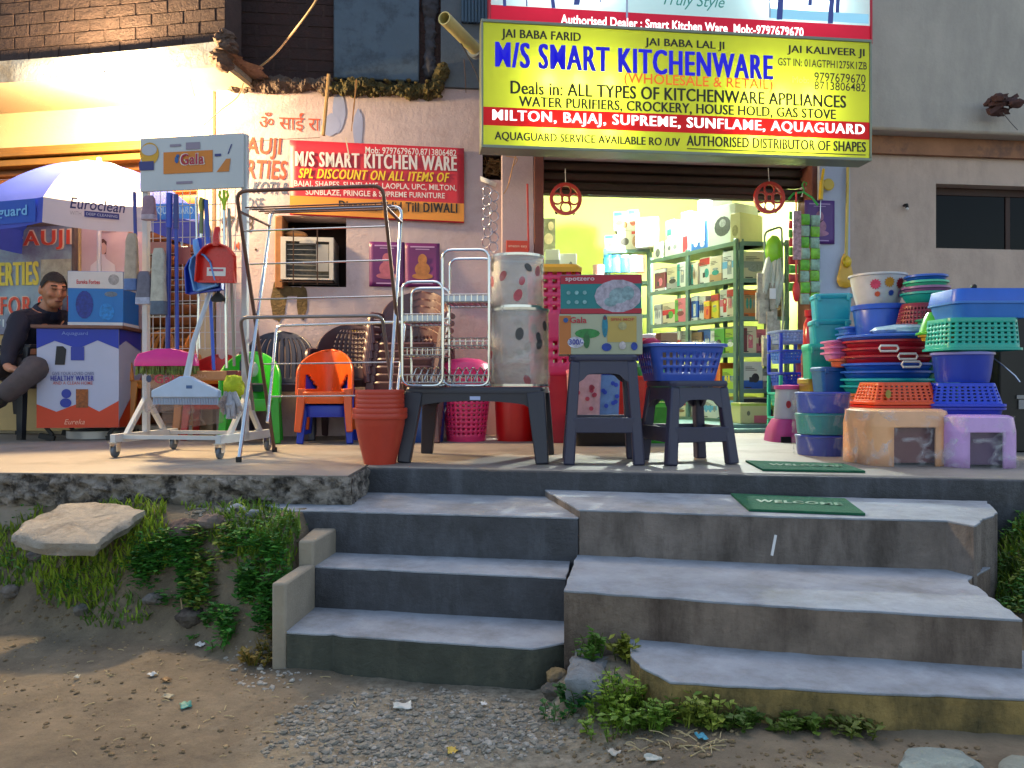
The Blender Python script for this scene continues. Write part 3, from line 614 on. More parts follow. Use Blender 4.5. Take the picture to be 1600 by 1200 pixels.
# standing poster of a woman
FW = Frame((W(170, 600, 5.5).x, 5.5, 0), -9.5); pw = thing('poster', 'pale pink standing poster of a woman in white, beside the property board', 'poster', FW.o, FW.a)
q = FW.rect(127, 350, 225, 640); b = MB(); b.span(q[0], q[1], .001, .012, q[2], q[3]); b.build('board', mat('b8a0a4', .5, var=.08), pw)
q = FW.rect(114, 352, 126, 660); b = MB(); b.span(q[0], q[1], -.01, .05, q[2], q[3]); b.build('post', mat('b8a070', .6), pw)
def fig(pts, m, y, name): b = MB(); b.add([(FW.hit(*p)[0], y, FW.hit(*p)[1]) for p in pts], [tuple(range(len(pts)-1, -1, -1))]); b.build(name, m, pw, smooth=False)
fig([(153,396),(151,384),(155,375),(162,373),(167,378),(166,397)], INK('5a3428'), -.002, 'printed_hair'); fig([(156,382),(163,379),(167,384),(166,394),(162,398),(157,394)], INK('c8a090'), -.004, 'printed_face')
fig([(157,397),(163,397),(166,404),(180,414),(184,450),(140,450),(142,415),(155,404)], INK('c8c0c4'), -.003, 'printed_dress'); fig([(152,357),(182,357),(182,363),(152,363)], INK('988088'), -.002, 'lettering')
fig([(200,360),(208,364),(212,392),(204,398),(206,380)], INK('a87860'), -.002, 'printed_arm')

# ================================================================ bulb, pipe, wires, planks on the facade
bl = thing('light_bulb', 'bare glowing bulb in a holder at the edge of the slab', 'light bulb', W(162, 129, 5.0))
b = MB(); b.tube([(0, .1, .14), (0, .06, .11), (0, .01, .07), (0, 0, .03)], .012, 8); b.lathe([(0, .055), (.018, .055), (.02, .0), (.016, -.012), (0, -.012)], 16); b.build('holder', mat('c8c0b0', .5), bl)
b = MB(); b.ball((0, 0, -.045), (.034, .034, .042), 16, 10); b.build('bulb', mat('ffe2b0', .3, var=0, emit=60), bl)
def lamp(name, loc, e, col, size, parent=None):
    l = bpy.data.lights.new(name, 'POINT'); l.energy = e; l.color = col; l.shadow_soft_size = size; o = bpy.data.objects.new(name, l); COL.objects.link(o); o.location = loc
    if parent: o.parent = parent
    return o
BULB_W = lamp('bulb_and_fill_glow', (0, -.01, -.05), 230, (1, .70, .34), .10, bl)
pp = thing('drain_pipe', 'cream plastic drain pipe stub jutting from the wall left of the signs', 'pipe', (0, 0, 0))
p0, p1 = W(744, 78, 5.4), W(694, 28, 4.95); ax = (p1-p0).normalized(); b = MB(); b.tube([p0, p1], .041, 20); s_ = MB()
b = MB(); n = 20; a = ax.orthogonal().normalized(); c = ax.cross(a)
ring = lambda p, r: [p+(a*math.cos(2*math.pi*k/n)+c*math.sin(2*math.pi*k/n))*r for k in range(n)]
b.loft([ring(p0, .043), ring(p1, .043), ring(p1, .036), ring(p0, .036)]); b.build('pipe', mat('b8b078', .45, var=.12, scale=8), pp)
b = MB(); b.loft([ring(p0-ax*.02, .06), ring(p0+ax*.03, .06), ring(p0+ax*.03, .04)], True); b.build('collar', mat('6c7884', .7), pp)
def wire(label, pts, r, col, name='wire', cat='wire'):
    pts = [W(x, y, d+(.17 if d > 4.9 else 0)) for x, y, d in pts]; out = []
    for i in range(len(pts)-1):
        for k in range(6):
            t = k/6; p = [pts[max(i-1, 0)], pts[i], pts[i+1], pts[min(i+2, len(pts)-1)]]
            out.append(.5*((2*p[1])+(p[2]-p[0])*t+(2*p[0]-5*p[1]+4*p[2]-p[3])*t*t+(3*p[1]-p[0]-3*p[2]+p[3])*t**3))
    out.append(pts[-1]); b = MB(); b.tube(out, r, 6); return tag(b.build(name, mat(col, .6, var=.2, scale=20)), label, cat)
wire('pale twisted cable sagging across the brick upper wall to the broken ledge', [(500,-12,4.6),(488,10,4.65),(462,45,4.8),(430,84,4.95),(400,108,5.05),(374,115,5.1)], .007, 'b89a70', 'cable', 'cable')
wire('thin pale wire end drooping from the broken ledge down to the white wall', [(383,118,5.08),(372,150,5.1),(345,172,5.12),(318,196,5.13)], .004, '6a5640')
wire('thin black wire hanging down from the slab edge near the bulb', [(285,62,5.0),(288,90,5.0),(296,120,5.02),(304,150,5.05)], .003, '2a2220')
wire('dark cable slanting under the drain pipe to the yellow signboard', [(716,60,5.05),(730,85,5.05),(742,110,5.05),(752,136,5.0)], .004, '241e1c')
wire('thin cord with a brown knot hanging below the drain pipe', [(725,92,5.15),(727,120,5.15),(728,145,5.18)], .003, '4a3426')
wire('dry straw dangling on the pilaster under the square vent', [(806,243,5.2),(800,265,5.2),(794,290,5.22),(787,303,5.22)], .004, 'a88058', 'straw', 'straw')
wire('thin stick leaning across the pilaster top near the doorway', [(800,262,5.15),(808,248,5.15),(790,244,5.15)], .003, 'a88058', 'straw', 'straw')
wire('slack dark wire across the whitewashed wall above the red banner', [(385,222,5.14),(420,219,5.14),(455,217,5.15),(500,215,5.16)], .0022, '5a4a3c')
pl = MB(); pl.bar(W(514,116,5.22), W(505,212,5.25), .018, .03); tag(pl.build('plank', mat('b08a58', .8, var=.25, scale=14), bevel=.003), 'upright wooden plank end hanging over the white wall below the mossy ledge', 'plank')
pl = MB(); pl.bar(W(557,125,5.2), W(551,190,5.24), .012, .012, .003, .003); pl.bar(W(553,160,5.23), W(549,205,5.24), .004, .004); tag(pl.build('broken_stick', mat('8a6238', .85, var=.3, scale=20)), 'splintered stick dangling from the ledge above the red banner', 'stick')
pl = MB(); pl.bar(W(540,215,5.33), W(546,248,5.33), .008, .01); tag(pl.build('banner_tie', mat('b8a898', .7)), 'pale strip tied over the top edge of the red banner', 'strip')
# red pole beside the doorway, rag on the neighbour wall, tiny things
pl = MB(); pl.bar(W(824,287,5.3), W(826,392,5.32), .014, .012); tag(pl.build('pole', mat('a82a20', .5), bevel=.003), 'thin red pole standing up the edge of the pilaster', 'pole')
rg = MB(); rnd = random.Random(5); c = W(1566, 164, 5.72)
for k in range(9): o_ = Vector((rnd.random()*9, 0, 0)); rg.ball(c+Vector((rnd.uniform(-.07,.08), rnd.uniform(-.05,.05), rnd.uniform(-.05,.05))), (.06, .04, .03), 8, 6, lambda d: 1+.6*noise.noise(d*2+o_))
rg.bar(c+Vector((-.1,0,-.06)), c+Vector((.11,0,.07)), .03, .03); tag(rg.build('rag_bundle', mat('4a3232', .9, var=.5, scale=20)), 'dark brown rag bundle stuck on the grey upper wall', 'rag')
wire('thin wire trailing from the rag bundle', [(1567,176,5.5),(1578,190,5.52),(1590,203,5.55)], .003, '5a5a60')
lh = thing('lamp_holder', 'tiny black lamp holder with a pale tip on the grey wall left of the window', 'lamp holder', FM.world(FM.hit(1413, 325)[0], -.02, FM.hit(1413, 325)[1]), FM.a)
b = MB(); b.tube([(0, .02, .02), (0, -.01, .018), (0, -.015, -.005)], .012, 8); b.build('holder', BLACK, lh); b = MB(); b.ball((0, -.016, -.014), .011, 8, 6); b.build('tip', PAPERW, lh)
# air cooler in the niche, with bars
ac = thing('air_cooler', 'white window air cooler with a dark grille set in the wall niche', 'air cooler', FM.world(0, .02, 0), FM.a); q = FM.rect(440, 372, 522, 438)
x0, x1, z0, z1 = q
b = MB(); wall_open(b, x0, x1, z0, z1, .3, [(x0+.035, x1-.03, z0+.012, z1-.03)], -.06); b.add([(x1,-.06,z0),(x1,.3,z0),(x1,.3,z1),(x1,-.06,z1)], [(0,1,2,3)]); b.build('casing', mat('b8b4b0', .4, var=.08), ac)
b = MB(); b.span(x0+.02, x1-.02, -.03, -.02, z0+.005, z1-.02); b.build('grille_pad', mat('4a4a48', .8, var=.5, scale=40), ac)
b = MB()
for k in range(7): b.span(x0+.04, x1-.035, -.052, -.046, z0+.03+k*.036, z0+.034+k*.036)
b.build('louvre', mat('8c8a86', .5), ac)
b = MB(); b.span(x0+.13, x1-.12, -.064, -.058, z1-.045, z1-.02); b.build('control_strip', mat('a8a4a0', .4), ac); b = MB(); b.span(x1-.12, x1-.035, -.056, -.05, z0+.06, z1-.05); b.build('side_vent', mat('9c9a98', .5), ac)
gb = MB()
for px in (461, 498): a = FM.hit(px, 352)[0]; gb.bar((a, -.09, z0-.04), (a, -.09, z1+.06), .008, .008)
gb.bar((x0, -.09, z0-.02), (x1, -.09, z0-.02), .008, .008); gb.build('guard_bar', mat('3a2218', .6, .3), ac)
b = MB(); q = FM.rect(441, 356, 478, 372); b.ball(((q[0]+q[1])/2, .06, (q[2]+q[3])/2), ((q[1]-q[0])/2, .08, .03), 14, 8); b.build('straw_pad', mat('b07c4c', .9, var=.3, scale=30), ac)

# ================================================================ umbrella
uc = W(155, 600, 5.35); ub = thing('umbrella', 'large blue and white parasol open over the sitting man and the promotion table', 'umbrella', (uc.x, uc.y, 0), R(28))
UB, UW = mat('3c50b8', .6, var=.08, scale=6, transl=.35), mat('c4bcc4', .6, var=.05, transl=.35)
Ru, zt, zr, zv = .76, 1.905, 1.49, 1.335; n8 = 8; a0 = -math.pi/2-math.pi/8
def dome(t): return zr+(zt-zr)*(1-t**1.9)
for k in range(n8):
    A, B = a0+k*math.pi/4, a0+(k+1)*math.pi/4
    def P(u, v, A=A, B=B):
        t = .02+.98*v; pa = Vector((math.cos(A), math.sin(A), 0))*Ru*t; pb = Vector((math.cos(B), math.sin(B), 0))*Ru*t
        s = 4*u*(1-u); p = pa.lerp(pb, u); p.z = dome(t)-.012*s*t; return p
    def V(u, v, A=A, B=B):
        p = P(u, 1, A, B); out = Vector((p.x, p.y, 0)).normalized(); return p+out*(.015*v)+Vector((0, 0, -(zr-zv)*v-.01*math.sin(u*math.pi)*v))
    pm = UW if k % 2 == 0 else UB
    b = MB(); b.grid(P, 10, 14); b.grid(V, 10, 4); b.build('canopy_panel', pm, ub)
b = MB()
for k in range(8):
    A = a0+k*math.pi/4; pts = [(math.cos(A)*Ru*t, math.sin(A)*Ru*t, dome(t)-.006) for t in (.05, .3, .6, .85, 1)]; b.tube(pts, .004, 6)
b.build('rib', STEEL, ub)
b = MB(); b.lathe([(0, zt+.045), (.014, zt+.04), (.016, zt+.02), (.03, zt+.002), (.0, zt+.001)], 14); b.build('finial', PAPERW, ub)
b = MB(); b.tube([(0, 0, .02), (0, 0, zt)], .016, 12); b.lathe([(0, .0), (.2, .0), (.2, .05), (.05, .07), (.03, .2), (0, .2)], 24); b.build('pole', mat('b8b8bc', .4, .4), ub)
yf = -Ru*math.cos(math.pi/8)-.014; sc_ = 4.83/1200
def uq(x0, y0, x1, y1): return ((x0-155)*sc_, (x1-155)*sc_, CAMZ+(600-y1)*sc_, CAMZ+(600-y0)*sc_)
# printing hangs on the valance panel that faces the road; the panel turned left carries the other name
fp = [c for c in ub.children if c.name.startswith('canopy_panel')][0]
text('Euroclean', INK('23225c'), ub, uq(117, 319, 191, 336), yf-.006, .012, .2); text('WITH', INK('8a8490'), ub, uq(117, 340, 132, 346), yf-.01, 0); q = uq(136, 338, 183, 347)
b = MB(); b.quad(*q, yf-.011); b.build('printed_block', INK('2c2a72'), ub, smooth=False); text('DEEP CLEANING', INK('b0acc4'), ub, (q[0]+.01, q[1]-.01, q[2]+.01, q[3]-.01), yf-.013, .005)
Aq = -math.pi/2-math.pi/4; sidep = bpy.data.objects.new('side_print', None); COL.objects.link(sidep); sidep.parent = ub; sidep.rotation_euler = (0, 0, -math.pi/4)
b = MB(); b.quad(-.32, .25, zv+.005, zr-.01, yf-.004); b.build('printed_block', mat('0d48b0', .6), sidep, smooth=False)
text('Aquaguard', INK('6aa8dc'), sidep, (-.25, .19, zv+.03, zr-.045), yf-.009, .02)
fg = thing('flag_sheet', 'small blue printed pennant sheet hung behind the broom rack', 'pennant', W(272, 330, 4.9)); b = MB()
b.grid(lambda u, v: ((u-.5)*.3, .012*math.sin(u*8), (v-.5)*.1), 10, 3); b.build('sheet', mat('2a62c0', .6, transl=.3), fg); text('AQUAGUARD', INK('a8c0e0'), fg, (-.13, .13, -.03, .025), -.016, .02)
# ================================================================ promotion table, carton, man on a chair
FT = Frame((W(122, 600, 5.0).x, 5.0, 0), 8)
pt = thing('promotion_table', 'small promotion table wrapped in a blue, white and orange printed skirt, beside the sitting man', 'table', FT.o, FT.a)
tw, td_, th = .50, .42, .73
b = MB(); b.box((0, td_/2, th+.012), (tw+.06, td_+.04, .022)); b.build('table_top', mat('6a4638', .5, var=.2, scale=12), pt, bevel=.004)
b = MB(); hw = tw/2
b.add([(-hw,0,.085),(hw,0,.085),(hw,0,th),(-hw,0,th),(hw,td_,.085),(hw,td_,th),(-hw,td_,.085),(-hw,td_,th)], [(0,1,2,3),(1,4,5,2),(4,6,7,5),(6,0,3,7)])
b.build('skirt', mat('aab0cc', .45, var=.05, scale=3), pt, smooth=False)
def zig(z0, up, side, m, name):
    b = MB(); hs = ([(-.25, 0), (-.14, .05), (0, .0), (.12, .055), (.25, .0)] if not up else [(-.25, .05), (-.13, .0), (.02, .06), (.13, .0), (.25, .07)])
    base = z0; pts = [(x, z0+(dz if up else -.10+dz)) for x, dz in hs]
    e = (.0855 if up else th-.001)
    for (xa, za_), (xb, zb_) in zip(pts, pts[1:]): b.add([(xa, -.003, min(e, za_)), (xb, -.003, min(e, zb_)), (xb, -.003, max(e, zb_)), (xa, -.003, max(e, za_))], [(0, 1, 2, 3)])
    if up: b.add([(hw+.003, 0, e), (hw+.003, td_, e), (hw+.003, td_, .42), (hw+.003, .1, .2), (hw+.003, 0, .13)], [(0, 1, 2, 3, 4)])
    else: b.add([(hw+.003, 0, .62), (hw+.003, .12, .66), (hw+.003, td_, .6), (hw+.003, td_, e), (hw+.003, 0, e)], [(0, 1, 2, 3, 4)])
    b.build(name, m, pt, smooth=False)
zig(.19, True, 0, mat('c43a14', .45, var=.06), 'orange_band'); zig(.70, False, 0, mat('1430a4', .45, var=.08), 'blue_band')
def tq(x0, y0, x1, y1): return FT.rect(x0, y0, x1, y1)
text('Aquaguard', INK('6a80c4'), pt, tq(97, 518, 138, 525), -.006, .01); text('GIVE YOUR LOVED ONES', INK('5a5a84'), pt, tq(82, 581, 147, 586), -.006, .004); text('HEALTHY WATER', INK('24249c'), pt, tq(80, 587, 147, 595), -.006, .03); text('AND A CLEAN HOME', INK('b0504c'), pt, tq(83, 596, 145, 601), -.006, .004)
text('Eureka', INK('e0a890'), pt, tq(101, 655, 133, 663), -.006, 0, .3)
b = MB(); q = tq(86, 541, 104, 570); b.prism([(q[0], q[2]), (q[1]-.01, q[2]), (q[1], q[3]-.02), (q[1]-.02, q[3]), (q[0]+.01, q[3])], -.004, -.003); b.build('printed_purifier', INK('16161e'), pt)
b = MB(); q = tq(111, 542, 132, 563); b.quad(*q, -.004); q = tq(96, 608, 112, 622); b.disc((q[0]+q[1])/2, (q[2]+q[3])/2, .03, .03, -.004); q = tq(94, 622, 112, 637); b.disc((q[0]+q[1])/2, (q[2]+q[3])/2, .035, .03, -.004); b.build('printed_purifier', INK('2a3a9c'), pt, smooth=False)
b = MB(); q = tq(119, 608, 138, 637); b.quad(*q, -.004); b.build('printed_purifier', mat('8a4a1c', .5, var=.6, scale=60), pt, smooth=False)
for sx in (-1, 1):
    for y in (.04, td_-.04):
        b = MB(); b.bar((sx*(hw-.03), y, .1), (sx*(hw-.08), y+.0, .035), .02, .02); b.bar((sx*(hw+.0), y, .035), (sx*(hw-.09), y, .012), .035, .03); b.build('leg', BLACK, pt)
# generic printed carton
def carton(label, loc, w, d, h, base, rz=0.0, bands=(), pics=(), words=(), name='carton', cat='carton', group=None, side=None):
    """bands: (z0,z1,colour) in fractions of the height; pics: (cx,cz,rx,rz,colour); words: (text,x0,x1,z0,z1,colour)"""
    o = thing(name, label, cat, loc, rz, group)
    b = MB(); b.box((0, d/2, h/2), (w, d, h)); b.build('box', mat(base, .5, var=.07, scale=7), o, bevel=.0025)
    e = .0015
    for z0, z1, c, *xx in bands:
        x0, x1 = xx if xx else (0, 1); b = MB(); b.quad((x0-.5)*w*.995, (x1-.5)*w*.995, z0*h+.001, z1*h-.001, -e)
        if not xx: b.add([(w/2+e, 0, z0*h+.001), (w/2+e, d*.995, z0*h+.001), (w/2+e, d*.995, z1*h-.001), (w/2+e, 0, z1*h-.001)], [(0, 1, 2, 3)]); b.add([(-w/2-e, d*.995, z0*h+.001), (-w/2-e, 0, z0*h+.001), (-w/2-e, 0, z1*h-.001), (-w/2-e, d*.995, z1*h-.001)], [(0, 1, 2, 3)])
        b.build('printed_band', mat(c, .5, var=.08), o, smooth=False); e += .0004
    for cx, cz, rx, rz_, c in pics:
        b = MB(); qd = c[0] == 'q'; c = c.lstrip('q'); b.quad((cx-.5-rx)*w, (cx-.5+rx)*w, (cz-rz_)*h, (cz+rz_)*h, -e) if qd else b.disc((cx-.5)*w, cz*h, rx*w, rz_*h, -e, 14); b.build('printed_picture', mat(c, .5, var=.5, scale=40), o, smooth=False); e += .0004
    for s, x0, x1, z0, z1, c in words: text(s, INK(c), o, ((x0-.5)*w, (x1-.5)*w, z0*h, z1*h), -e-.0004, .02)
    return o
p = FT.world(.10, .02, th+.024)
carton('blue and white water purifier carton standing on the promotion table', p, .34, .30, .355, '1a68b4', R(8), [(.68, .995, 'b8bcc4'), (0, .06, 'c4c8d0')], [(.3, .38, .16, .26, '1c2f86'), (.78, .58, .12, .05, '5a6a80'), (.7, .25, .14, .16, '1d74c0'), (.83, .85, .1, .1, '8a8c94')],
       [('Eureka Forbes', .16, .58, .76, .84, 'b03040')])
# chair of the man
mx = W(28, 600, 5.35)
mc = thing('plastic_chair', 'dark plastic chair the man in navy sits on', 'chair', (mx.x, 5.36, 0), R(-10))
DKB = plastic('16161c', .4)
b = MB(); b.loft([rr(.44, .42, .06, .40), rr(.46, .44, .07, .42), rr(.44, .42, .06, .435)], True, True); b.build('seat', DKB, mc)
b = MB(); b.grid(lambda u, v: ((u-.5)*.46*(1-.15*v), .2+.10*v-.1*(2*u-1)**2, .43+.38*v), 14, 10, lambda u, v: .2 < v < .8 and abs((u*9) % 1-.5) < .2); b.build('backrest', DKB, mc, solid=.014)
for sx in (-1, 1):
    b = MB(); b.bar((sx*.2, -.19, .41), (sx*.235, -.235, 0), .055, .045, .04, .035); b.build('leg', DKB, mc)
    b = MB(); b.bar((sx*.2, .19, .41), (sx*.225, .25, 0), .055, .045, .04, .035); b.build('leg', DKB, mc)
    b = MB(); b.bar((sx*.235, .2, .64), (sx*.245, -.2, .62), .05, .03); b.bar((sx*.24, -.19, .62), (sx*.22, -.2, .42), .04, .03); b.build('armrest', DKB, mc, bevel=.008)
# ---- the man
def skin_mesh(nodes, edges, sub=2):
    """nodes: name -> (point, rx, ry); grows one skin over the skeleton and returns vertices and faces"""
    me = bpy.data.meshes.new('skeleton'); names = list(nodes); idx = {n: i for i, n in enumerate(names)}
    me.from_pydata([tuple(nodes[n][0]) for n in names], [(idx[a], idx[b_]) for a, b_ in edges], []); o = bpy.data.objects.new('skeleton', me); COL.objects.link(o)
    m = o.modifiers.new('s', 'SKIN'); m.use_smooth_shade = True
    for i, n in enumerate(names): sv = me.skin_vertices[0].data[i]; sv.radius = nodes[n][1:3]; sv.use_root = (i == 0)
    q = o.modifiers.new('u', 'SUBSURF'); q.levels = q.render_levels = sub
    bpy.context.view_layer.update(); ev = o.evaluated_get(bpy.context.evaluated_depsgraph_get()); r = bpy.data.meshes.new_from_object(ev)
    vs = [tuple(v.co) for v in r.vertices]; fs = [tuple(p_.vertices) for p_ in r.polygons]
    bpy.data.objects.remove(o); bpy.data.meshes.remove(me); bpy.data.meshes.remove(r); return vs, fs
J = dict(pel=W(40, 572, 5.40), sp=W(48, 538, 5.44), ch=W(62, 506, 5.42), nb=W(74, 484, 5.40), hd=W(82, 462, 5.37),
         sl=W(33, 500, 5.22), el=W(16, 545, 5.12), wl=W(10, 574, 5.0), hl=W(24, 578, 4.96),
         sr=W(98, 500, 5.52), er=W(112, 545, 5.48), wr=W(80, 570, 5.25),
         hpl=W(52, 580, 5.33), kl=W(60, 572, 4.93), al=W(-4, 626, 4.80), fl=W(-34, 640, 4.66),
         hpr=W(26, 580, 5.36), kr=W(-22, 570, 5.0), ar=W(-52, 664, 4.98), fr=W(-70, 676, 4.80))
man = thing('person', 'man in navy shirt and grey trousers leaning back on a chair', 'person', (0, 0, 0))
nodes = dict(pel=(J['pel'], .13, .11), sp=(J['sp'], .125, .105), ch=(J['ch'], .145, .11), nb=(J['nb'], .055, .055), hd=(J['hd'], .05, .05),
             sl=(J['sl'], .055, .055), el=(J['el'], .042, .042), wl=(J['wl'], .028, .024), hl=(J['hl'], .034, .018), sr=(J['sr'], .055, .055), er=(J['er'], .042, .042), wr=(J['wr'], .03, .026),
             hpl=(J['hpl'], .09, .09), kl=(J['kl'], .062, .062), al=(J['al'], .04, .04), fl=(J['fl'], .035, .03), hpr=(J['hpr'], .09, .09), kr=(J['kr'], .062, .062), ar=(J['ar'], .04, .04), fr=(J['fr'], .035, .03))
edges = [('pel','sp'),('sp','ch'),('ch','nb'),('nb','hd'),('ch','sl'),('sl','el'),('el','wl'),('wl','hl'),('ch','sr'),('sr','er'),('er','wr'),('pel','hpl'),('hpl','kl'),('kl','al'),('al','fl'),('pel','hpr'),('hpr','kr'),('kr','ar'),('ar','fr')]
vs, fs = skin_mesh(nodes, edges)
body = MB(); body.add(vs, fs)
HM = Matrix.Translation(J['hd']+Vector((.012, -.01, .035))) @ Matrix.Rotation(R(52), 4, 'Z') @ Matrix.Rotation(R(16), 4, 'X')
def headf(d):
    q = 1.0
    if d.z < 0: q -= .16*(-d.z)*(abs(d.x)**.5)              # narrower jaw
    if d.y < -.3 and abs(d.z) < .12: q -= .03*(1 if .2 < abs(d.x) < .55 else 0)
    return q
hb = MB(); hb.M = HM
hb.ball((0, 0, 0), (.076, .097, .118), 28, 20, headf)
hb.ball((0, -.05, -.075), (.048, .048, .04), 16, 10)         # chin
hb.ball((0, -.102, -.012), (.014, .02, .022), 10, 8); hb.bar((0, -.092, .035), (0, -.108, -.008), .014, .014, .02, .02)   # nose
for sx in (-1, 1):
    hb.ball((sx*.078, .012, -.005), (.012, .024, .034), 10, 8); hb.ball((sx*.03, -.088, .034), (.022, .014, .007), 10, 6); hb.ball((sx*.04, -.065, -.015), (.024, .025, .024), 10, 6)
hb.ball((0, -.096, -.05), (.024, .010, .006), 10, 6); hb.ball((0, -.094, -.06), (.02, .010, .007), 10, 6)
body.v += hb.v; n0 = len(body.v)-len(hb.v); body.f += [[i+n0 for i in f] for f in hb.f]
# hand on the lap: five bent fingers from the side of the palm
hv = MB(); palm = J['hl']; fd = (J['hl']-J['wl']).normalized(); sd = fd.cross(Vector((0, 0, 1))).normalized()
hv.ball(tuple(palm), (.045, .04, .016), 12, 8)
for k, (o_, L_) in enumerate(((-.03, .06), (-.011, .072), (.009, .068), (.028, .052))):
    a_ = palm+sd*o_+fd*.03; hv.tube([a_, a_+fd*L_*.45+Vector((0, 0, .004)), a_+fd*L_*.8+Vector((0, 0, -.012)), a_+fd*L_+Vector((0, 0, -.03))], [.0095, .009, .008, .006], 8)
a_ = palm-sd*.035; hv.tube([a_, a_-sd*.02+fd*.025, a_-sd*.02+fd*.05+Vector((0, 0, -.008))], [.011, .010, .007], 8)
body.v += hv.v; n0 = len(body.v)-len(hv.v); body.f += [[i+n0 for i in f] for f in hv.f]
SKIN = mat('b07a5c', .5, var=.12, scale=20)
bo = body.build('body', SKIN, man); q = bo.modifiers.new('r', 'REMESH'); q.mode = 'VOXEL'; q.voxel_size = .0075; q.use_smooth_shade = True
q = bo.modifiers.new('c', 'SMOOTH'); q.factor = .5; q.iterations = 2
def sub_nodes(keys, grow): return {k: (nodes[k][0], nodes[k][1]+grow, nodes[k][2]+grow) for k in keys}
def cloth(name, nd, ed, m, bump=.012):
    vs, fs = skin_mesh(nd, ed); out = []
    for v in vs: p = Vector(v); k = noise.noise(p*16)*bump+noise.noise(p*Vector((6, 6, 28)) if False else Vector((p.x*9, p.y*9, p.z*26)))*bump*.6; out.append(tuple(p+Vector((k, k*.6, k*.3))))
    b = MB(); b.add(out, fs); return b.build(name, m, man)
ck_ = ['ch', 'sp', 'nb', 'sl', 'el', 'wl', 'sr', 'er', 'wr', 'pel']; nd = sub_nodes(ck_, .02); nd['ch'] = (J['ch'], .178, .14)
nd['nb'] = (J['nb']+Vector((0, 0, -.02)), .068, .064); nd['wl'] = (J['wl'], .04, .036); nd['wr'] = (J['wr'], .042, .038); nd['sl'] = (J['sl'], .078, .078); nd['sr'] = (J['sr'], .092, .092); nd['el'] = (J['el'], .06, .06)
cloth('shirt', nd, [('ch','sp'),('sp','pel'),('ch','nb'),('ch','sl'),('sl','el'),('el','wl'),('ch','sr'),('sr','er'),('er','wr')], mat('12162a', .8, var=.3, scale=9, bump=.2, bscale=120))
cl_ = MB(); up_ = (J['hd']-J['nb']).normalized(); e1_ = up_.orthogonal().normalized(); e2_ = up_.cross(e1_); cl_.loft([[J['nb']+up_*h_+(e1_*math.cos(a_)+e2_*math.sin(a_))*r_ for a_ in [2*math.pi*k/20 for k in range(20)]] for h_, r_ in ((-.035, .088), (.0, .076), (.022, .070), (.004, .084), (-.03, .094))]); cl_.build('collar', mat('161b32', .8, var=.3, scale=9), man)
nd = sub_nodes(['pel', 'hpl', 'kl', 'al', 'hpr', 'kr', 'ar'], .022); nd['pel'] = (J['pel']+Vector((0, 0, -.02)), .15, .12)
cloth('trousers', nd, [('pel','hpl'),('hpl','kl'),('kl','al'),('pel','hpr'),('hpr','kr'),('kr','ar')], mat('4e4648', .85, var=.3, scale=10, bump=.2, bscale=120))
for k in ('l', 'r'):
    b = MB(); a_, f_ = J['a'+k], J['f'+k]; dr = (f_-a_).normalized(); b.tube([a_-dr*.03, a_+dr*.04, f_, f_+dr*.05], [.05, .052, .05, .03], 10); b.build('shoe', mat('201c1c', .6), man)
b = MB(); b.M = HM
def hairf(u, v):
    ph = 2*math.pi*u; fr = -math.sin(ph)                    # 1 towards the face
    low = (.58*sstep(-.05, .6, fr)-.32*sstep(.1, -.5, fr)+.05*noise.noise(Vector((ph*4, 0, 0)))); th_ = math.acos(max(-1, min(1, low))); t = th_*v
    d = Vector((math.sin(t)*math.cos(ph), math.sin(t)*math.sin(ph), math.cos(t))); k = 1.045+.05*max(0, d.z)+.03*noise.noise(d*14)+.02*noise.noise(d*40)
    return (d.x*.079*k, d.y*.099*k, d.z*.121*k)
b.grid(hairf, 36, 16); b.build('hair', mat('0d0a09', .6, var=.4, scale=60, bump=.6, bscale=150), man)
b = MB(); b.M = HM
for sx in (-1, 1): b.bar((sx*.016, -.098, .05), (sx*.05, -.082, .048), .008, .01); b.bar((sx*.02, -.1, .027), (sx*.045, -.088, .026), .004, .006)
b.build('eyebrow', mat('120c0a', .7), man)
b = MB(); b.M = HM; b.ball((0, -.1, -.055), (.024, .008, .006), 10, 6); b.build('lips', mat('7a4038', .5), man)

# ================================================================ broom display rack
FG = Frame((-1.683, 4.08, 0), -9); WHM = mat('b8bcc0', .4, var=.08, scale=9)
gr = thing('display_rack', 'white wheeled display rack with a printed header, hung with brooms and dustpans', 'display rack', FG.o, FG.a)
for sx in (-1, 1):
    x = sx*.285; b = MB(); b.bar((x, 0, .08), (x, 0, 1.68), .03, .03); b.build('post', WHM, gr, bevel=.003)
    b = MB(); b.bar((x, -.27, .095), (x, .27, .095), .03, .045); b.bar((x, -.17, .1), (x, 0, .3), .025, .025); b.bar((x, .17, .1), (x, 0, .3), .025, .025); b.build('foot', WHM, gr, bevel=.003)
    for y in (-.25, .25):
        w_ = MB(); w_.at((x, y, .028)); w_.lathe([(0, -.011), (.022, -.011), (.028, -.007), (.028, .007), (.022, .011), (0, .011)], 18); w_.v = [Vector((x+(v.z-.028), v.y, .028+(v.x-x))) for v in w_.v]
        wo = w_.build('wheel', mat('5a6068', .4), gr); b = MB(); b.bar((x-.018, y, .03), (x-.018, y, .075), .004, .03); b.bar((x+.018, y, .03), (x+.018, y, .075), .004, .03); b.box((x, y, .074), (.045, .045, .006)); b.build('fork', STEEL, wo)
b = MB(); b.bar((-.27, -.2, .1), (.27, -.2, .1), .02, .02); b.bar((-.27, .2, .1), (.27, .2, .1), .02, .02); b.build('crossbar', WHM, gr)
b = MB()
for k in range(13): x = -.26+.52*k/12; b.bar((x, .022, .55), (x, .022, 1.42), .0035, .0035)
for k in range(11): z = .56+.085*k; b.bar((-.275, .018, z), (.275, .018, z), .0035, .0035)
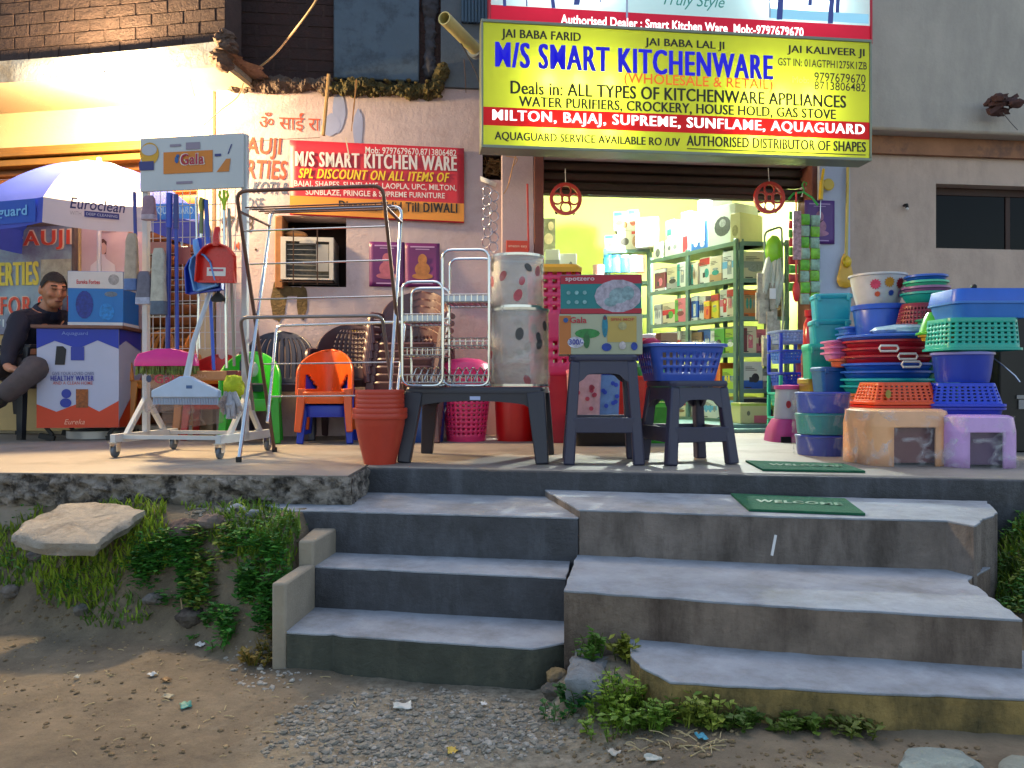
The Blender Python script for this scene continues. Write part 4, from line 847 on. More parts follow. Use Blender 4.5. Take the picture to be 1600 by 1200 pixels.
b.build('wire_grid', WHM, gr)
b = MB(); b.span(-.30, .29, -.03, -.016, 1.395, 1.68); b.build('header_board', mat('b8bec4', .45, var=.06, scale=3), gr, bevel=.003)
def gq(x0, y0, x1, y1, off=.035): return FG.rect(x0, y0, x1, y1, off)
yg = -.033
b = MB(); q = gq(255, 236, 332, 270); b.quad(*q, yg); b.build('printed_block', mat('c87820', .5, var=.06), gr, smooth=False)
text('Gala', INK('d8d0cc'), gr, (lambda q: (q[0]-.003, q[1]+.003, q[2]-.003, q[3]+.003))(gq(283, 240, 318, 257)), yg-.0015, .09); text('Gala', INK('a81c3c'), gr, gq(283, 240, 318, 257), yg-.003, .04)
b = MB(); q = gq(271, 241, 281, 256); b.disc((q[0]+q[1])/2, q[2]+.022, .012, .02, yg-.002, 7); b.disc((q[0]+q[1])/2+.006, q[3]-.01, .01, .01, yg-.002, 8); b.build('printed_mark', INK('245a9c'), gr, smooth=False)
b = MB(); q = gq(218, 222, 248, 258); b.disc((q[0]+q[1])/2, (q[2]+q[3])/2, .055, .06, yg); b.build('printed_block', INK('c89a28'), gr, smooth=False)
b = MB(); b.disc((q[0]+q[1])/2, (q[2]+q[3])/2+.02, .045, .03, yg-.0015); b.build('printed_block', INK('b0b4c0'), gr, smooth=False)
b = MB(); q = gq(217, 252, 240, 266); b.quad(*q, yg-.0005); q = gq(335, 240, 345, 244); b.quad(*q, yg); a_ = gq(355, 225, 367, 262); b.add([(a_[0]+.02, yg, a_[3]), (a_[0], yg, a_[3]-.05), (a_[0]+.006, yg, a_[3]-.05), (a_[0]+.027, yg, a_[3])], [(3, 2, 1, 0)]); b.build('printed_brush', INK('343a78'), gr, smooth=False)
b = MB(); a_ = gq(338, 248, 360, 268); b.add([(a_[0], yg, a_[2]), (a_[1]-.01, yg, a_[2]), (a_[1], yg, a_[3]), (a_[1]-.025, yg, a_[3])], [(0, 1, 2, 3)]); b.build('printed_block', INK('c07830'), gr, smooth=False)
b = MB(); q = gq(290, 222, 312, 233); b.quad(*q, yg); q = gq(265, 225, 282, 229); b.quad(*q, yg); q = gq(275, 283, 300, 287); b.quad(*q, yg); b.build('printed_brush', INK('8a8094'), gr, smooth=False)

def gpt(px, py, off): x, z = FG.hit(px, py, off); return FG.world(x, -off, z)
def ghang(name, label, cat, px, py, off, group=None): return thing(name, label, cat, gpt(px, py, off), FG.a, group)
def gs(off): return (4.08-off)/1200
def pole(name, label, cat, x0, y0, x1, y1, off, r, col, off1=None, metal=False, grip=None):
    o = ghang(name, label, cat, x0, y0, off); p1 = FG.hit(x1, y1, off if off1 is None else off1); p0 = FG.hit(x0, y0, off)
    e = Vector((p1[0]-p0[0], -((off if off1 is None else off1)-off), p1[1]-p0[1]))
    b = MB(); b.tube([(0, 0, 0), e], r, 10); b.build('handle', STEEL if metal else plastic(col), o)
    if grip: b = MB(); b.tube([e*.0, e*.22], r*1.35, 10); b.build('grip', plastic(grip), o)
    return o, e
# dustpans
def dustpan(label, px, py, off, w, h, col, tilt=0, sticker=None):
    o = ghang('dustpan', label, 'dustpan', px, py, off); C_ = plastic(col, .28)
    b = MB(); pts = [(-w*.5, -h), (w*.5, -h), (w*.47, -h*.52), (w*.3, -h*.36), (w*.12, -h*.3), (-w*.12, -h*.3), (-w*.3, -h*.36), (-w*.47, -h*.52)]
    b.prism(pts, -.006, .0); b.build('pan', C_, o, bevel=.003)
    b = MB()
    for (xa, za_), (xb, zb_) in zip(pts[2:]+[pts[0]], pts[3:]+[pts[0]]):
        if (xa, za_) != (xb, zb_): b.bar((xa, -.02, za_), (xb, -.02, zb_), .008, .04)
    b.bar((w*.5-.004, -.012, -h), (w*.47, -.02, -h*.52), .008, .03); b.bar((-w*.5, -.012, -h+.003), (w*.5, -.012, -h+.003), .012, .02); b.build('lip', C_, o, bevel=.002)
    b = MB(); b.tube([(0, -.02, -h*.32), (0, -.03, -h*.16), (0, -.02, 0), (0, -.012, .005)], [.022, .016, .014, .008], 12); b.build('handle', C_, o)
    if sticker: b = MB(); b.quad(-w*.28, w*.22, -h*.88, -h*.72, -.0075); b.build('sticker', PAPERW, o, smooth=False); b = MB(); b.quad(-w*.22, w*.16, -h*.79, -h*.75, -.009); b.build('printed_line', INK('b04060'), o, smooth=False)
    o.rotation_euler = (0, R(tilt), FG.a); return o
dustpan('bright red dustpan hanging on the front of the broom rack', 343, 358, .17, .205, .27, 'c41a14', 2, True)
dustpan('dark blue dustpan hanging behind the red dustpan', 316, 375, .13, .19, .27, '1434a4', -6)
dustpan('pale blue dustpan hanging tilted left of the red dustpan', 309, 377, .15, .12, .25, '5c94d8', -14)
# poles
pole('mop', 'left one of two dark blue mop handles on the broom rack', 'mop', 265, 302, 262, 548, .06, .0125, '1c2c84', grip='2040b4')
pole('mop', 'right one of two dark blue mop handles on the broom rack', 'mop', 275, 304, 277, 548, .06, .010, '1c3aa0', grip='23307c')
pole('broom', 'blue broom handle hanging at the outer left edge of the broom rack', 'broom', 210, 300, 213, 425, .08, .009, '22328c')
o, e = pole('broom', 'medium blue broom pole behind the red dustpan', 'broom', 322, 312, 334, 578, .05, .009, '2a58c8', grip='3050a8')
pole('mop', 'thin chrome mop pole hanging from a dark clip', 'mop', 306, 308, 312, 545, .05, .006, 'c0c0c0', metal=True)
pole('mop', 'steel mop pole with a lime sleeve near its foot', 'mop', 316, 310, 308, 560, .05, .008, 'c0c0c0', metal=True, grip='6a7a50')
o, e = pole('mop', 'left steel pole hung from the lime green hook', 'mop', 350, 322, 354, 575, .05, .008, 'c0c0c0', metal=True)
pole('mop', 'right grey pole hung beside the lime green hook', 'mop', 358, 326, 366, 572, .05, .008, '8a8478')
hk = ghang('mop_hook', 'lime green forked hook at the top of the broom rack', 'hook', 352, 310, .06); b = MB()
for sx in (-1, 1): b.tube([(0, -.01, -.05), (sx*.006, -.012, -.02), (sx*.024, -.016, .01), (sx*.018, -.018, .034)], .007, 8)
b.tube([(0, -.01, -.06), (0, -.012, .04)], .008, 8); b.build('fork', plastic('a8c818'), hk)
hk = ghang('mop_hook', 'small olive clip on the chrome pole', 'hook', 314, 318, .06); b = MB(); b.tube([(0, 0, -.04), (0, -.008, 0), (.008, -.01, .03)], .009, 8); b.build('clip', plastic('9aa048'), hk)
# pink brush head with multicolour bristles
pk = ghang('broom', 'magenta broom head with speckled bristles at the left foot of the rack', 'broom', 260, 545, .14); b = MB(); s = gs(.14)
b.loft([rr(105*s, .06, .02, -27*s), rr(105*s, .062, .02, -20*s), rr(94*s, .05, .02, -8*s), rr(30*s, .035, .015, 0)], True, True); b.build('head', plastic('d01c80'), pk)
b = MB(); rnd = random.Random(2)
for k in range(220): x = rnd.uniform(-51, 51)*s; y = rnd.uniform(-.026, .026); b.bar((x, y, -26*s), (x*1.03, y*1.1, -38*s-rnd.random()*.012), .003, .003)
b.build('bristles', mat('6a7a38', .7, var=.9, scale=60), pk)
# big pale blue wiper in front
wp = ghang('floor_wiper', 'pale blue wide floor wiper with a comb edge, leaning at the front of the rack', 'wiper', 291, 590, .26); s = gs(.26)
b = MB(); b.prism([(-56*s, -31*s), (56*s, -31*s), (56*s, -20*s), (22*s, -5*s), (8*s, 2*s), (-8*s, 2*s), (-22*s, -5*s), (-56*s, -20*s)], -.02, .02); b.build('head', plastic('a4b8d4'), wp, bevel=.006)
b = MB(); b.tube([(0, 0, -2*s), (.006, .06, 60*s), (.016, .19, 140*s)], [.017, .013, .011], 12); b.build('handle', plastic('b4bcc8'), wp)
b = MB(); [b.bar(((-54+2.7*k)*s, -.004, -31*s), ((-54+2.7*k)*s, -.008, -42*s), .0045, .006) for k in range(41)]; b.build('comb', plastic('8ea0bc'), wp)
b = MB(); b.quad(4*s, 14*s, -17*s, -12*s, -.022); b.build('sticker', INK('3a5a8c'), wp, smooth=False)
# wooden brush head, bags, bundles
wb = ghang('scrubbing_brush', 'tan wooden brush head with a dark red end, behind the wiper', 'brush', 335, 584, .12); s = gs(.12)
b = MB(); b.box((-8*s, 0, -3*s), (64*s, .05, 15*s)); b.build('block', mat('b47a50', .6, var=.2, scale=20), wb, bevel=.006); b = MB(); b.box((32*s, 0, 0), (18*s, .04, 10*s)); b.build('end_cap', plastic('6a1c18'), wb, bevel=.004); text('GALA', INK('c89070'), wb, (-30*s, -8*s, -6*s, -1*s), -.0265, .02)
mp_ = ghang('mop_bundle', 'lime and white mop cloth bundle hanging from the right post of the rack', 'mop', 364, 590, .16); s = gs(.16)
b = MB(); b.ball((2*s, 0, -14*s), (16*s, .05, 18*s), 14, 10, lambda d: 1+.25*noise.noise(d*3)); b.build('sponge', mat('a8b820', .8, var=.3, scale=30, bump=.5), mp_)
b = MB()
for k in range(26): a_ = rnd.uniform(-1, 1); b.tube([(a_*9*s, rnd.uniform(-.04, .02), -22*s), (a_*17*s, rnd.uniform(-.06, .02), -42*s), (a_*14*s, rnd.uniform(-.05, .02), -64*s+abs(a_)*14*s)], [.012, .013, .007], 6)
b.build('strands', mat('a4a8b4', .85, var=.25, scale=30), mp_)
for lab, px, py, w_, h_, col, off in (('clear plastic bag with a printed paper header, low on the rack behind the wiper', 262, 572, 78, 76, 'b8a8ac', .1), ('tan translucent bag hanging below the wiper head', 305, 618, 112, 52, 'a88c80', .2)):
    o = ghang('plastic_bag', lab, 'bag', px, py, off); s = gs(off)
    b = MB(); b.grid(lambda u, v: ((u-.5)*w_*s*(1-.1*v), -.02-.03*math.sin(math.pi*v)*math.sin(math.pi*u)+.006*noise.noise(Vector((u*9, v*9, px))), -v*h_*s*(1-.25*abs(u-.2))), 16, 12); b.build('film', clear(col, .45, .15), o, solid=.001)
    if h_ > 60: text('Gala', INK('a81c3c'), o, (-10*s, 34*s, -27*s, -13*s), -.06, .04); b = MB(); b.disc(-20*s, -20*s, 5*s, 6*s, -.06, 7); b.build('printed_mark', INK('2a3a5c'), o, smooth=False)
for lab, px, py, w_, h_, c1, c2 in (('whisk broom in a clear sleeve hanging left of the blue handles', 248, 388, 24, 104, 'a8a498', '4a5a70'), ('dark grey scrubbing brush hanging at the left post', 226, 424, 26, 52, '5c5666', '9aa0b8'), ('faded pink scrubber hanging from the top left hook', 233, 306, 22, 38, '8a6a78', 'a898a8'), ('pale broom in a plastic sleeve hanging outside the left post', 206, 365, 22, 90, 'a4907c', '4a6498')):
    o = ghang('hand_brush', lab, 'brush', px, py, .09); s = gs(.09); b = MB()
    b.loft([rr(w_*s*.6, .02, .008, 0), rr(w_*s*.85, .03, .01, -h_*s*.12), rr(w_*s*.95, .04, .015, -h_*s*.55), rr(w_*s, .05, .015, -h_*s*.8)], True, False); b.build('sleeve', mat(c1, .3, var=.3, scale=20), o)
    b = MB(); b.loft([rr(w_*s, .05, .015, -h_*s*.8), rr(w_*s*1.02, .05, .015, -h_*s)], False, True); b.build('bristles', mat(c2, .5, var=.3, scale=30), o)
bk = ghang('hand_brush', 'small black brush hanging under the red dustpan', 'brush', 341, 438, .1); s = gs(.1); b = MB(); b.tube([(0, 0, 0), (0, 0, -22*s)], .009, 8); b.loft([rr(10*s, .02, .01, -20*s), rr(22*s, .04, .015, -28*s), rr(20*s, .04, .015, -33*s)], True, True); b.build('brush', BLACK, bk)
cd = ghang('brush_pack', 'pack of brushes on a pinkish card, middle of the wire grid', 'brush pack', 250, 378, .03); b = MB(); b.box((0, 0, -.03), (.11, .004, .06)); b.build('card', mat('a86a60', .5), cd); b = MB(); b.box((.02, -.008, -.12), (.06, .02, .14)); b.build('pack', clear('b4b0a4', .5), cd)
cd = ghang('brush_pack', 'dark pink card hanging under the dustpans on the wire grid', 'brush pack', 288, 386, .03); b = MB(); b.box((0, 0, -.045), (.07, .004, .09)); b.build('card', mat('a05048', .5, var=.2), cd); b = MB(); b.tube([(-.02, 0, .03), (-.015, 0, .0), (.02, 0, .0)], .003, 6); b.build('wire_hook', STEEL, cd)
# ================================================================ clothes airer
ar = thing('clothes_airer', 'folding steel clothes airer with one rusty and one chrome leg frame', 'clothes airer', (0, 0, 0))
def bend(pts, r=.05, n=4):
    pts = [Vector(p) for p in pts]; out = [pts[0]]
    for a, c, e in zip(pts, pts[1:], pts[2:]):
        u = (a-c).normalized()*r; w = (e-c).normalized()*r
        for k in range(n+1): t = k/n; out.append((c+u)*(1-t)**2+c*2*t*(1-t)+(c+w)*t*t)
    out.append(pts[-1]); return out
A = [W(429,706,4.19), W(369,299,3.78), W(598,290,3.78), W(642,706,4.19)]; B = [W(373,722,3.64), W(424,329,4.25), W(628,323,4.25), W(603,722,3.64)]
b = MB(); b.tube(bend(A), .0095, 10); b.build('leg_frame', RUSTY, ar)
b = MB(); b.tube(bend(B), .0095, 10); b.build('leg_frame', CHROME, ar)
for p in (A[0], A[3], B[0], B[3]): b = MB(); b.tube([p+Vector((0, 0, .025)), p-Vector((0, 0, .004))], .014, 10); b.build('foot', BLACK, ar)
def on(p, q, t): return p.lerp(q, t)
b = MB()
for t in (.86, .74, .61, .36, .23): b.tube([on(A[0], A[1], t), on(A[3], A[2], t)], .0042, 6)
b.build('rail', STEEL, ar)
b = MB()
for t in (.2, .4, .6, .8): b.tube([on(A[0], A[1], .95).lerp(on(B[0], B[1], .98), t), on(A[3], A[2], .95).lerp(on(B[3], B[2], .98), t)], .0042, 6)
b.bar(on(A[0], A[1], .93), on(B[0], B[1], .93), .02, .005); b.bar(on(A[3], A[2], .93), on(B[3], B[2], .93), .02, .005); b.build('top_shelf', RUSTY, ar)
U = [W(396,640,3.95), W(375,496,3.78), W(597,493,3.78), W(614,622,3.95)]; V = [W(418,660,3.9), W(432,509,4.22), W(633,503,4.22), W(620,622,3.9)]
b = MB(); b.tube(bend(U, .04), .009, 10); b.build('wing_frame', mat('8a8484', .3, .9, var=.1), ar); b = MB(); b.tube(bend(V, .04), .0085, 10); b.build('wing_frame', CHROME, ar)

# ================================================================ chairs
def shell(b, hw, z0, z1, dep, y0, nu=22, nv=16, hole=None, top=.5, lean=.1, full=0):
    """curved chair back: half width hw, rounded above `top`, edges coming forward by dep"""
    def f(u, v):
        k = 1 if v < top else max(.0, 1-((v-top)/(1-top))**2.2)**.5
        s = (2*u-1); x = s*hw*k; return (x, y0-dep*(abs(x)/hw)**2+lean*v, z0+(z1-z0)*v)
    b.grid(f, nu, nv, hole)
def kid_chair(label, loc, rz, col, w=.34, h=.57, group=None, eyes=True, sticker=False, name='kids_chair'):
    o = thing(name, label, 'chair', loc, rz, group); P_ = plastic(col); sh = h*.47
    b = MB(); b.loft([rr(w*.8, .27, .05, sh-.07), rr(w*.86, .29, .06, sh-.005), rr(w*.84, .28, .06, sh+.004), rr(w*.7, .22, .05, sh-.006)], False, True); b.build('seat', P_, o)
    b = MB(); shell(b, w/2, sh-.02, h, .25, .13, 40, 30, (lambda u, v: .46 < abs(2*u-1) < .80 and .12 < v < .12+.30*(1-(abs(2*u-1)-.46)/.34*.0)*min(1, (abs(2*u-1)-.40)/.3)) if eyes else None, .42, .07); b.build('backrest', P_, o, solid=.014)
    for sx in (-1, 1):
        b = MB(); b.bar((sx*w*.40, -.10, sh+.02), (sx*w*.46, -.15, 0), .055, .04, .04, .03); b.build('leg', P_, o, bevel=.006)
        b = MB(); b.bar((sx*w*.40, .11, sh+.02), (sx*w*.46, .17, 0), .055, .04, .04, .03); b.build('leg', P_, o, bevel=.006)
    if sticker: b = MB(); b.ball((.0, .093, h*.80), (.035, .01, .05), 12, 8); b.ball((-.045, .088, h*.74), (.025, .012, .02), 10, 6); b.build('sticker', mat('9aa4a4', .5, var=.4, scale=40), o)
    return o
def fl(px, py): p = FP(px, py); return (p.x, p.y, 0)
kid_chair("green kids' chair with a pale sticker on its back, behind the clothes airer", (W(388,600,4.8).x, 4.86, 0), R(14), '2a9c28', .36, .58, eyes=False, sticker=True)
kid_chair("blue kids' chair stacked under the orange one", (W(508,600,4.8).x, 4.88, 0), R(6), '1434b0', .33, .50, eyes=False)
kid_chair("orange kids' chair with two cut-outs in its back, stacked on the blue one", (W(508,600,4.8).x, 4.85, .075), R(6), 'd4581c', .34, .52)
kid_chair("red kids' chair standing behind the broom rack", (W(318,600,5.0).x, 5.2, 0), R(8), 'a81c1c', .36, .58, eyes=False)
def arm_chair(label, loc, rz, col, style, w=.52, h=.82, group=None, sticker=None):
    o = thing('plastic_armchair', label, 'chair', loc, rz, group); P_ = plastic(col, .38); sh = h*.5
    b = MB(); b.loft([rr(w*.8, .40, .06, sh-.05), rr(w*.86, .43, .08, sh-.004), rr(w*.84, .42, .08, sh+.006), rr(w*.7, .34, .06, sh-.008)], False, True); b.build('seat', P_, o)
    if style == 'fan':
        hole = lambda u, v: .12 < v < .86 and (2*u-1)**2 < .72 and (u*11) % 1 < .34
    elif style == 'weave':
        hole = lambda u, v: .2 < v < .9 and abs(2*u-1) < .62 and (u*15) % 1 < .5 and (v*12) % 1 < .5
    else:
        hole = lambda u, v: (.62 < v < .86 and abs(2*u-1) < .62 and (u*13) % 1 < .45 and (v*13) % 1 < .5)
    b = MB(); shell(b, w/2*.95, sh, h, .15, .16, 44, 26, hole, .45, .05); b.build('backrest', P_, o, solid=.012)
    for sx in (-1, 1):
        b = MB(); b.bar((sx*w*.41, -.17, sh), (sx*w*.47, -.22, 0), .06, .05, .045, .035); b.build('leg', P_, o, bevel=.006)
        b = MB(); b.bar((sx*w*.41, .17, sh), (sx*w*.45, .24, 0), .06, .05, .045, .035); b.build('leg', P_, o, bevel=.006)
        b = MB(); b.tube(bend([(sx*w*.46, .15, sh+.2), (sx*w*.5, -.16, sh+.19), (sx*w*.44, -.2, sh)], .06), .021, 8); b.build('armrest', P_, o)
    if sticker: b = MB(); b.ball((0, .245, h-.055), (.03, .012, .012), 10, 6); b.build('sticker', mat(sticker, .5), o)
    return o
arm_chair('navy fan-backed plastic armchair behind the green kids\' chair', (W(440,600,5.25).x, 5.19, 0), R(12), '2c2e42', 'fan', .48, .74, sticker='b8942c')
arm_chair('dark brown woven-backed plastic armchair behind the orange kids\' chair', (W(545,600,5.3).x, 5.24, 0), R(0), '402830', 'weave', .46, .80, sticker='a88c28')
arm_chair('orange slat-backed armchair against the shutter behind the broom rack', (W(338,600,5.4).x, 5.42, 0), R(10), 'c4701c', 'fan', .48, .84)
arm_chair('amber slat-backed armchair seen through the wire grid of the broom rack', (W(262,600,5.5).x, 5.50, 0), R(16), 'b4742c', 'fan', .46, .78)
ords = ['bottom', 'second from the bottom', 'third from the bottom', 'fourth from the bottom', 'fifth from the bottom', 'top']
c0 = arm_chair('brown plastic armchair, bottom of the tall stack behind the red planters', (W(640,600,5.05).x, 5.05, 0), R(-8), '58383c', 'hole', .50, .76, 'brown armchairs in one stack')
for k in range(1, 6): copy_thing(c0, 'brown plastic armchair, %s of the tall stack behind the red planters' % (ords[k] if k == 5 else ords[k]), (c0.location.x+.004*k, c0.location.y+.012*k, .05*k))

# ================================================================ red planters, small table and what stands on it
px0 = W(589, 600, 3.5)
def planter(label, z, s, h, group='red planters in one stack', base=.074):
    o = thing('planter', label, 'plant pot', (px0.x, 3.58, z), 0, group); P_ = mat('b43a26', .42, var=.12, scale=8, bump=.05, bscale=30)
    b = MB(); b.lathe([(0, .004), (base*.9, .004), (base*.9, 0), (base, 0), (base+.004, .02), (s*.80, h*.5), (s*.885, h*.75), (s*.9, h*.78), (s*.92, h*.98), (s*.88, h*.98), (s*.86, h*.7), (base*.8, .03), (0, .02)], 48); b.build('body', P_, o)
    b = MB(); b.lathe([(s*.9, h*.885), (s*.985, h*.89), (s, h*.91), (s, h*.985), (s*.985, h), (s*.91, h), (s*.89, h*.96)], 48); b.build('rim', P_, o); return o
planter('red plastic planter, outermost and lowest of its stack', 0, .127, .235); planter('red plastic planter, second from the bottom of its stack', .024, .127, .235)
for k, nm in enumerate(('third from the bottom', 'fourth from the bottom', 'fifth from the bottom', 'topmost')): planter('red plastic planter, %s of its stack' % nm, .075+.021*k, .113, .205, base=.06)
FTb = Frame((W(741, 600, 3.62).x, 3.62, 0), -6)
tb = thing('small_table', 'low dark brown plastic table carrying the steel dish racks', 'table', FTb.o, FTb.a)
b = MB(); b.loft([rr(.66, .42, .03, .325, 5, 0, .2), rr(.665, .425, .035, .345, 5, 0, .2), rr(.655, .415, .035, .355, 5, 0, .2)], True, True); b.build('table_top', DARKP, tb)
def arch(w, h, e, n=10):   # apron with an arched underside
    return [(-w, 0), (w, 0), (w, -h)]+[(w-.005-(2*w-.01)*k/n, -h+e*math.sin(math.pi*k/n)**.35) for k in range(n+1)]+[(-w, -h)]
for y in (.0, .395): b = MB(); b.prism([(x, z+.325) for x, z in arch(.30, .085, .05)], y-.006, y+.012); b.build('apron', DARKP, tb)
for sx in (-1, 1):
    b = MB(); b.prism([(-.19, .325), (.19, .325), (.19, .26), (-.19, .26)], sx*.3-.006, sx*.3+.006); b.v = [Vector((v.y, v.x+.2, v.z)) for v in b.v]; b.f = [tuple(reversed(f)) for f in b.f]; b.build('apron', DARKP, tb)
    for y, y2 in ((.01, -.05), (.39, .45)):
        b = MB(); b.bar((sx*.29, y, .33), (sx*.325, y2, 0), .085, .05, .06, .04); b.build('leg', DARKP, tb, bevel=.006)
b = MB(); b.quad(-.02, .03, .295, .312, -.0085); b.build('sticker', mat('a8b4dc', .4), tb, smooth=False)
def dish_rack(label, px0_, px1_, yt, d, dep=.24):
    x0, x1 = W(px0_, 600, d).x, W(px1_, 600, d).x; h = W(0, yt, d).z-.358; w = x1-x0
    o = thing('dish_rack', label, 'dish rack', ((x0+x1)/2, d, .357), R(-3), 'steel dish racks on the small table')
    for y in (0, dep):
        b = MB(); r_ = .045; b.tube(bend([(0, y, .006), (-w/2, y, .006), (-w/2, y, h), (w/2, y, h), (w/2, y, .006), (0, y, .006)], r_), .0065, 8); b.build('side_frame', STEEL, o)
    for z, sheet in ((h*.30, 0), (h*.62, 1), (.02, 0)):
        b = MB()
        for x in (-w/2, w/2): b.tube([(x, 0, z), (x, dep, z)], .004, 6)
        for y in (0, dep): b.tube([(-w/2, y, z), (w/2, y, z)], .004, 6); b.tube([(-w/2, y, z+.035), (w/2, y, z+.035)], .003, 6)
        for k in range(1, 8): x = -w/2+w*k/8; b.tube([(x, 0, z+.035), (x, 0, z), (x, dep, z), (x, dep, z+.035)], .0025, 5)
        b.build('shelf', STEEL, o)
    b = MB(); b.span(-w/2+.005, w/2-.005, .005, dep-.005, h*.62+.004, h*.62+.009); b.span(-w/2+.005, w/2-.005, .002, .006, h*.62-.0, h*.62+.03); b.build('tray', mat('9aa0ac', .3, .9, var=.1), o)
    b = MB()
    for k in range(5): x = -w*.32+w*.16*k; b.tube(bend([(x, .01, .02), (x+.03, .05, .1), (x+.06, dep-.02, .02)], .03), .003, 6)
    b.build('plate_holder', STEEL, o)
    return o
dish_rack('lower steel wire dish rack at the left end of the small table', 628, 692, 440, 3.60); dish_rack('taller steel dish rack with an arched top, beside the silver drums', 691, 764, 390, 3.62, .26)
def drum(label, z, h, px, d, r, seed):
    c = W(px, 600, d); o = thing('storage_drum', label, 'drum', (c.x, d+r, z), R(10*seed), 'silver printed drums'); rnd = random.Random(seed)
    b = MB(); b.lathe([(0, .002), (r*.98, .002), (r, .008), (r, h*.5), (r, h-.008), (r*.96, h-.02), (0, h-.022)], 40); b.build('body', mat('b8b4b0', .14, .7, var=.25, scale=6, bump=.6, bscale=14, alpha=.62), o)
    b = MB(); b.lathe([(r*.99, h-.012), (r*1.03, h-.012), (r*1.035, h), (r*.98, h+.001)], 40); b.lathe([(r*.99, 0), (r*1.025, 0), (r*1.025, .012), (r*.99, .012)], 40); b.build('rim', STEEL, o)
    cs = (('8c1626', 7), ('16131a', 7), ('b02c3c', 5))
    for col, n in cs:
        b = MB()
        for k in range(n):
            a_ = rnd.uniform(0, 6.28); z_ = rnd.uniform(.08, .9)*h; s_ = rnd.uniform(.016, .026); t_ = rnd.uniform(-.8, .8); vs_ = []
            for j in range(12):
                u, v = s_*.8*math.cos(j*math.pi/6), s_*1.2*math.sin(j*math.pi/6); u, v = u*math.cos(t_)-v*math.sin(t_), u*math.sin(t_)+v*math.cos(t_); aa = a_+u/r; vs_.append(((r+.0015)*math.cos(aa), (r+.0015)*math.sin(aa), z_+v))
            b.add(vs_, [tuple(range(12))])
        b.build('printed_petal', mat(col, .4, var=.3, scale=50), o, smooth=False)
    b = MB(); b.grid(lambda u, v: ((r+.006+.006*noise.noise(Vector((math.cos(6.28*u)*3, math.sin(6.28*u)*3, v*4+seed))))*math.cos(6.28*u), (r+.006+.006*noise.noise(Vector((math.cos(6.28*u)*3, math.sin(6.28*u)*3, v*4+seed))))*math.sin(6.28*u), v*h), 48, 12); b.build('plastic_wrap', clear('e8ecf0', .13, .05), o)
drum('silver drum with red and black petals, resting on the small table', .358, .375, 812, 3.62, .142, 1); drum('silver drum stacked on top of another, reaching the orange-red sign', .735, .26, 808, 3.64, .128, 2)

# ================================================================ laundry baskets and buckets in the shade of the table
def pierced(name, label, cat, loc, prof, col, rows, n=52, group=None, rz=0, lid=False):
    """round pierced basket: prof = [(r,z)...] bottom to top"""
    o = thing(name, label, cat, loc, rz, group); P_ = plastic(col); H = prof[-1][1]
    def R_(z):
        for (ra, za_), (rb_, zb_) in zip(prof, prof[1:]):
            if za_ <= z <= zb_: return ra+(rb_-ra)*(z-za_)/max(zb_-za_, 1e-6)
        return prof[-1][0]
    rings = [[(R_(H*j/rows)*math.cos(2*math.pi*k/n), R_(H*j/rows)*math.sin(2*math.pi*k/n), H*j/rows) for k in range(n)] for j in range(rows+1)]
    b = MB(); b.loft(rings, True, False, hole=lambda i, k: k % 2 == 0 and i % 2 == 1 and 1 < i < rows-2); b.build('body', P_, o, solid=.005)
    r = prof[-1][0]; b = MB(); b.lathe([(r-.004, H-.02), (r+.008, H-.02), (r+.01, H), (r-.004, H+.004)], 48); b.build('rim', P_, o); return o
c = W(728, 600, 5.0); lb = pierced('laundry_basket', 'tall bright pink pierced laundry basket behind the small table', 'laundry basket', (c.x, 5.02, 0), [(.125, 0), (.15, .25), (.165, .45)], 'd8306c', 30)
b = MB(); b.lathe([(.168, .0), (.172, .012), (.15, .05), (.09, .08), (0, .09)], 40); l_ = b.build('lid', plastic('d83874'), lb); l_.location = (0, 0, .452)
def bucket(label, loc, r0, r1, h, col, name='bucket', cat='bucket', handle=True, rim=True, group=None, lid=None):
    o = thing(name, label, cat, loc, 0, group); P_ = plastic(col)
    b = MB(); b.lathe([(0, .008), (r0*.95, .008), (r0*.96, 0), (r0, 0), (r0*1.01, .01), (r1, h-.01), (r1-.004, h), (r1-.008, h-.01), (r0*.95, .02), (0, .015)], 44); b.build('body', P_, o)
    if rim: b = MB(); b.lathe([(r1-.003, h-.028), (r1+.008, h-.026), (r1+.010, h), (r1-.004, h+.004)], 44); b.build('rim', P_, o)
    if handle: b = MB(); b.tube([(r1*1.03*math.cos(a_), -r1*.4*math.sin(a_)-.0, h-.02-r1*.9*math.sin(a_)) for a_ in [math.pi*k/14 for k in range(15)]], .004, 6); b.build('handle', PAPERW, o)
    if lid: b = MB(); b.lathe([(r1+.008, h-.012), (r1+.016, h-.01), (r1+.016, h+.012), (r1-.01, h+.02), (0, h+.024)], 44); b.build('lid', plastic(lid), o)
    return o
c = W(806, 600, 4.95); bucket('plain red plastic dustbin under the right end of the small table', (c.x, 5.05, 0), .125, .15, .50, 'b81414', 'dustbin', 'dustbin', False)
c = W(664, 600, 4.9); bucket('dark blue bucket in the shade behind the red planters', (c.x, 4.95, 0), .11, .13, .26, '0e3a7c')
c = W(640, 600, 5.0); bucket('small blue tub beside the dark blue bucket, behind the planters', (c.x, 5.1, 0), .08, .10, .22, '1a5a9c', 'tub', 'tub', False)
c = W(868, 600, 4.75); hm = thing('laundry_hamper', 'tall pink and red hamper with small holes, left of the boxed stool', 'hamper', (c.x, 4.95, 0))
P_ = plastic('c8285c'); ws = [.30, .31, .32, .325, .33]
b = MB(); n_ = 40; rg_ = [rrs(.30+.03*j/24, .30, .05, .42+.66*j/24, n_) for j in range(25)]; b.loft(rg_, hole=lambda i, k: i % 2 == 1 and k % 2 == 0 and i > 2 and not 8 < i < 14); b.build('body', P_, hm, solid=.006)
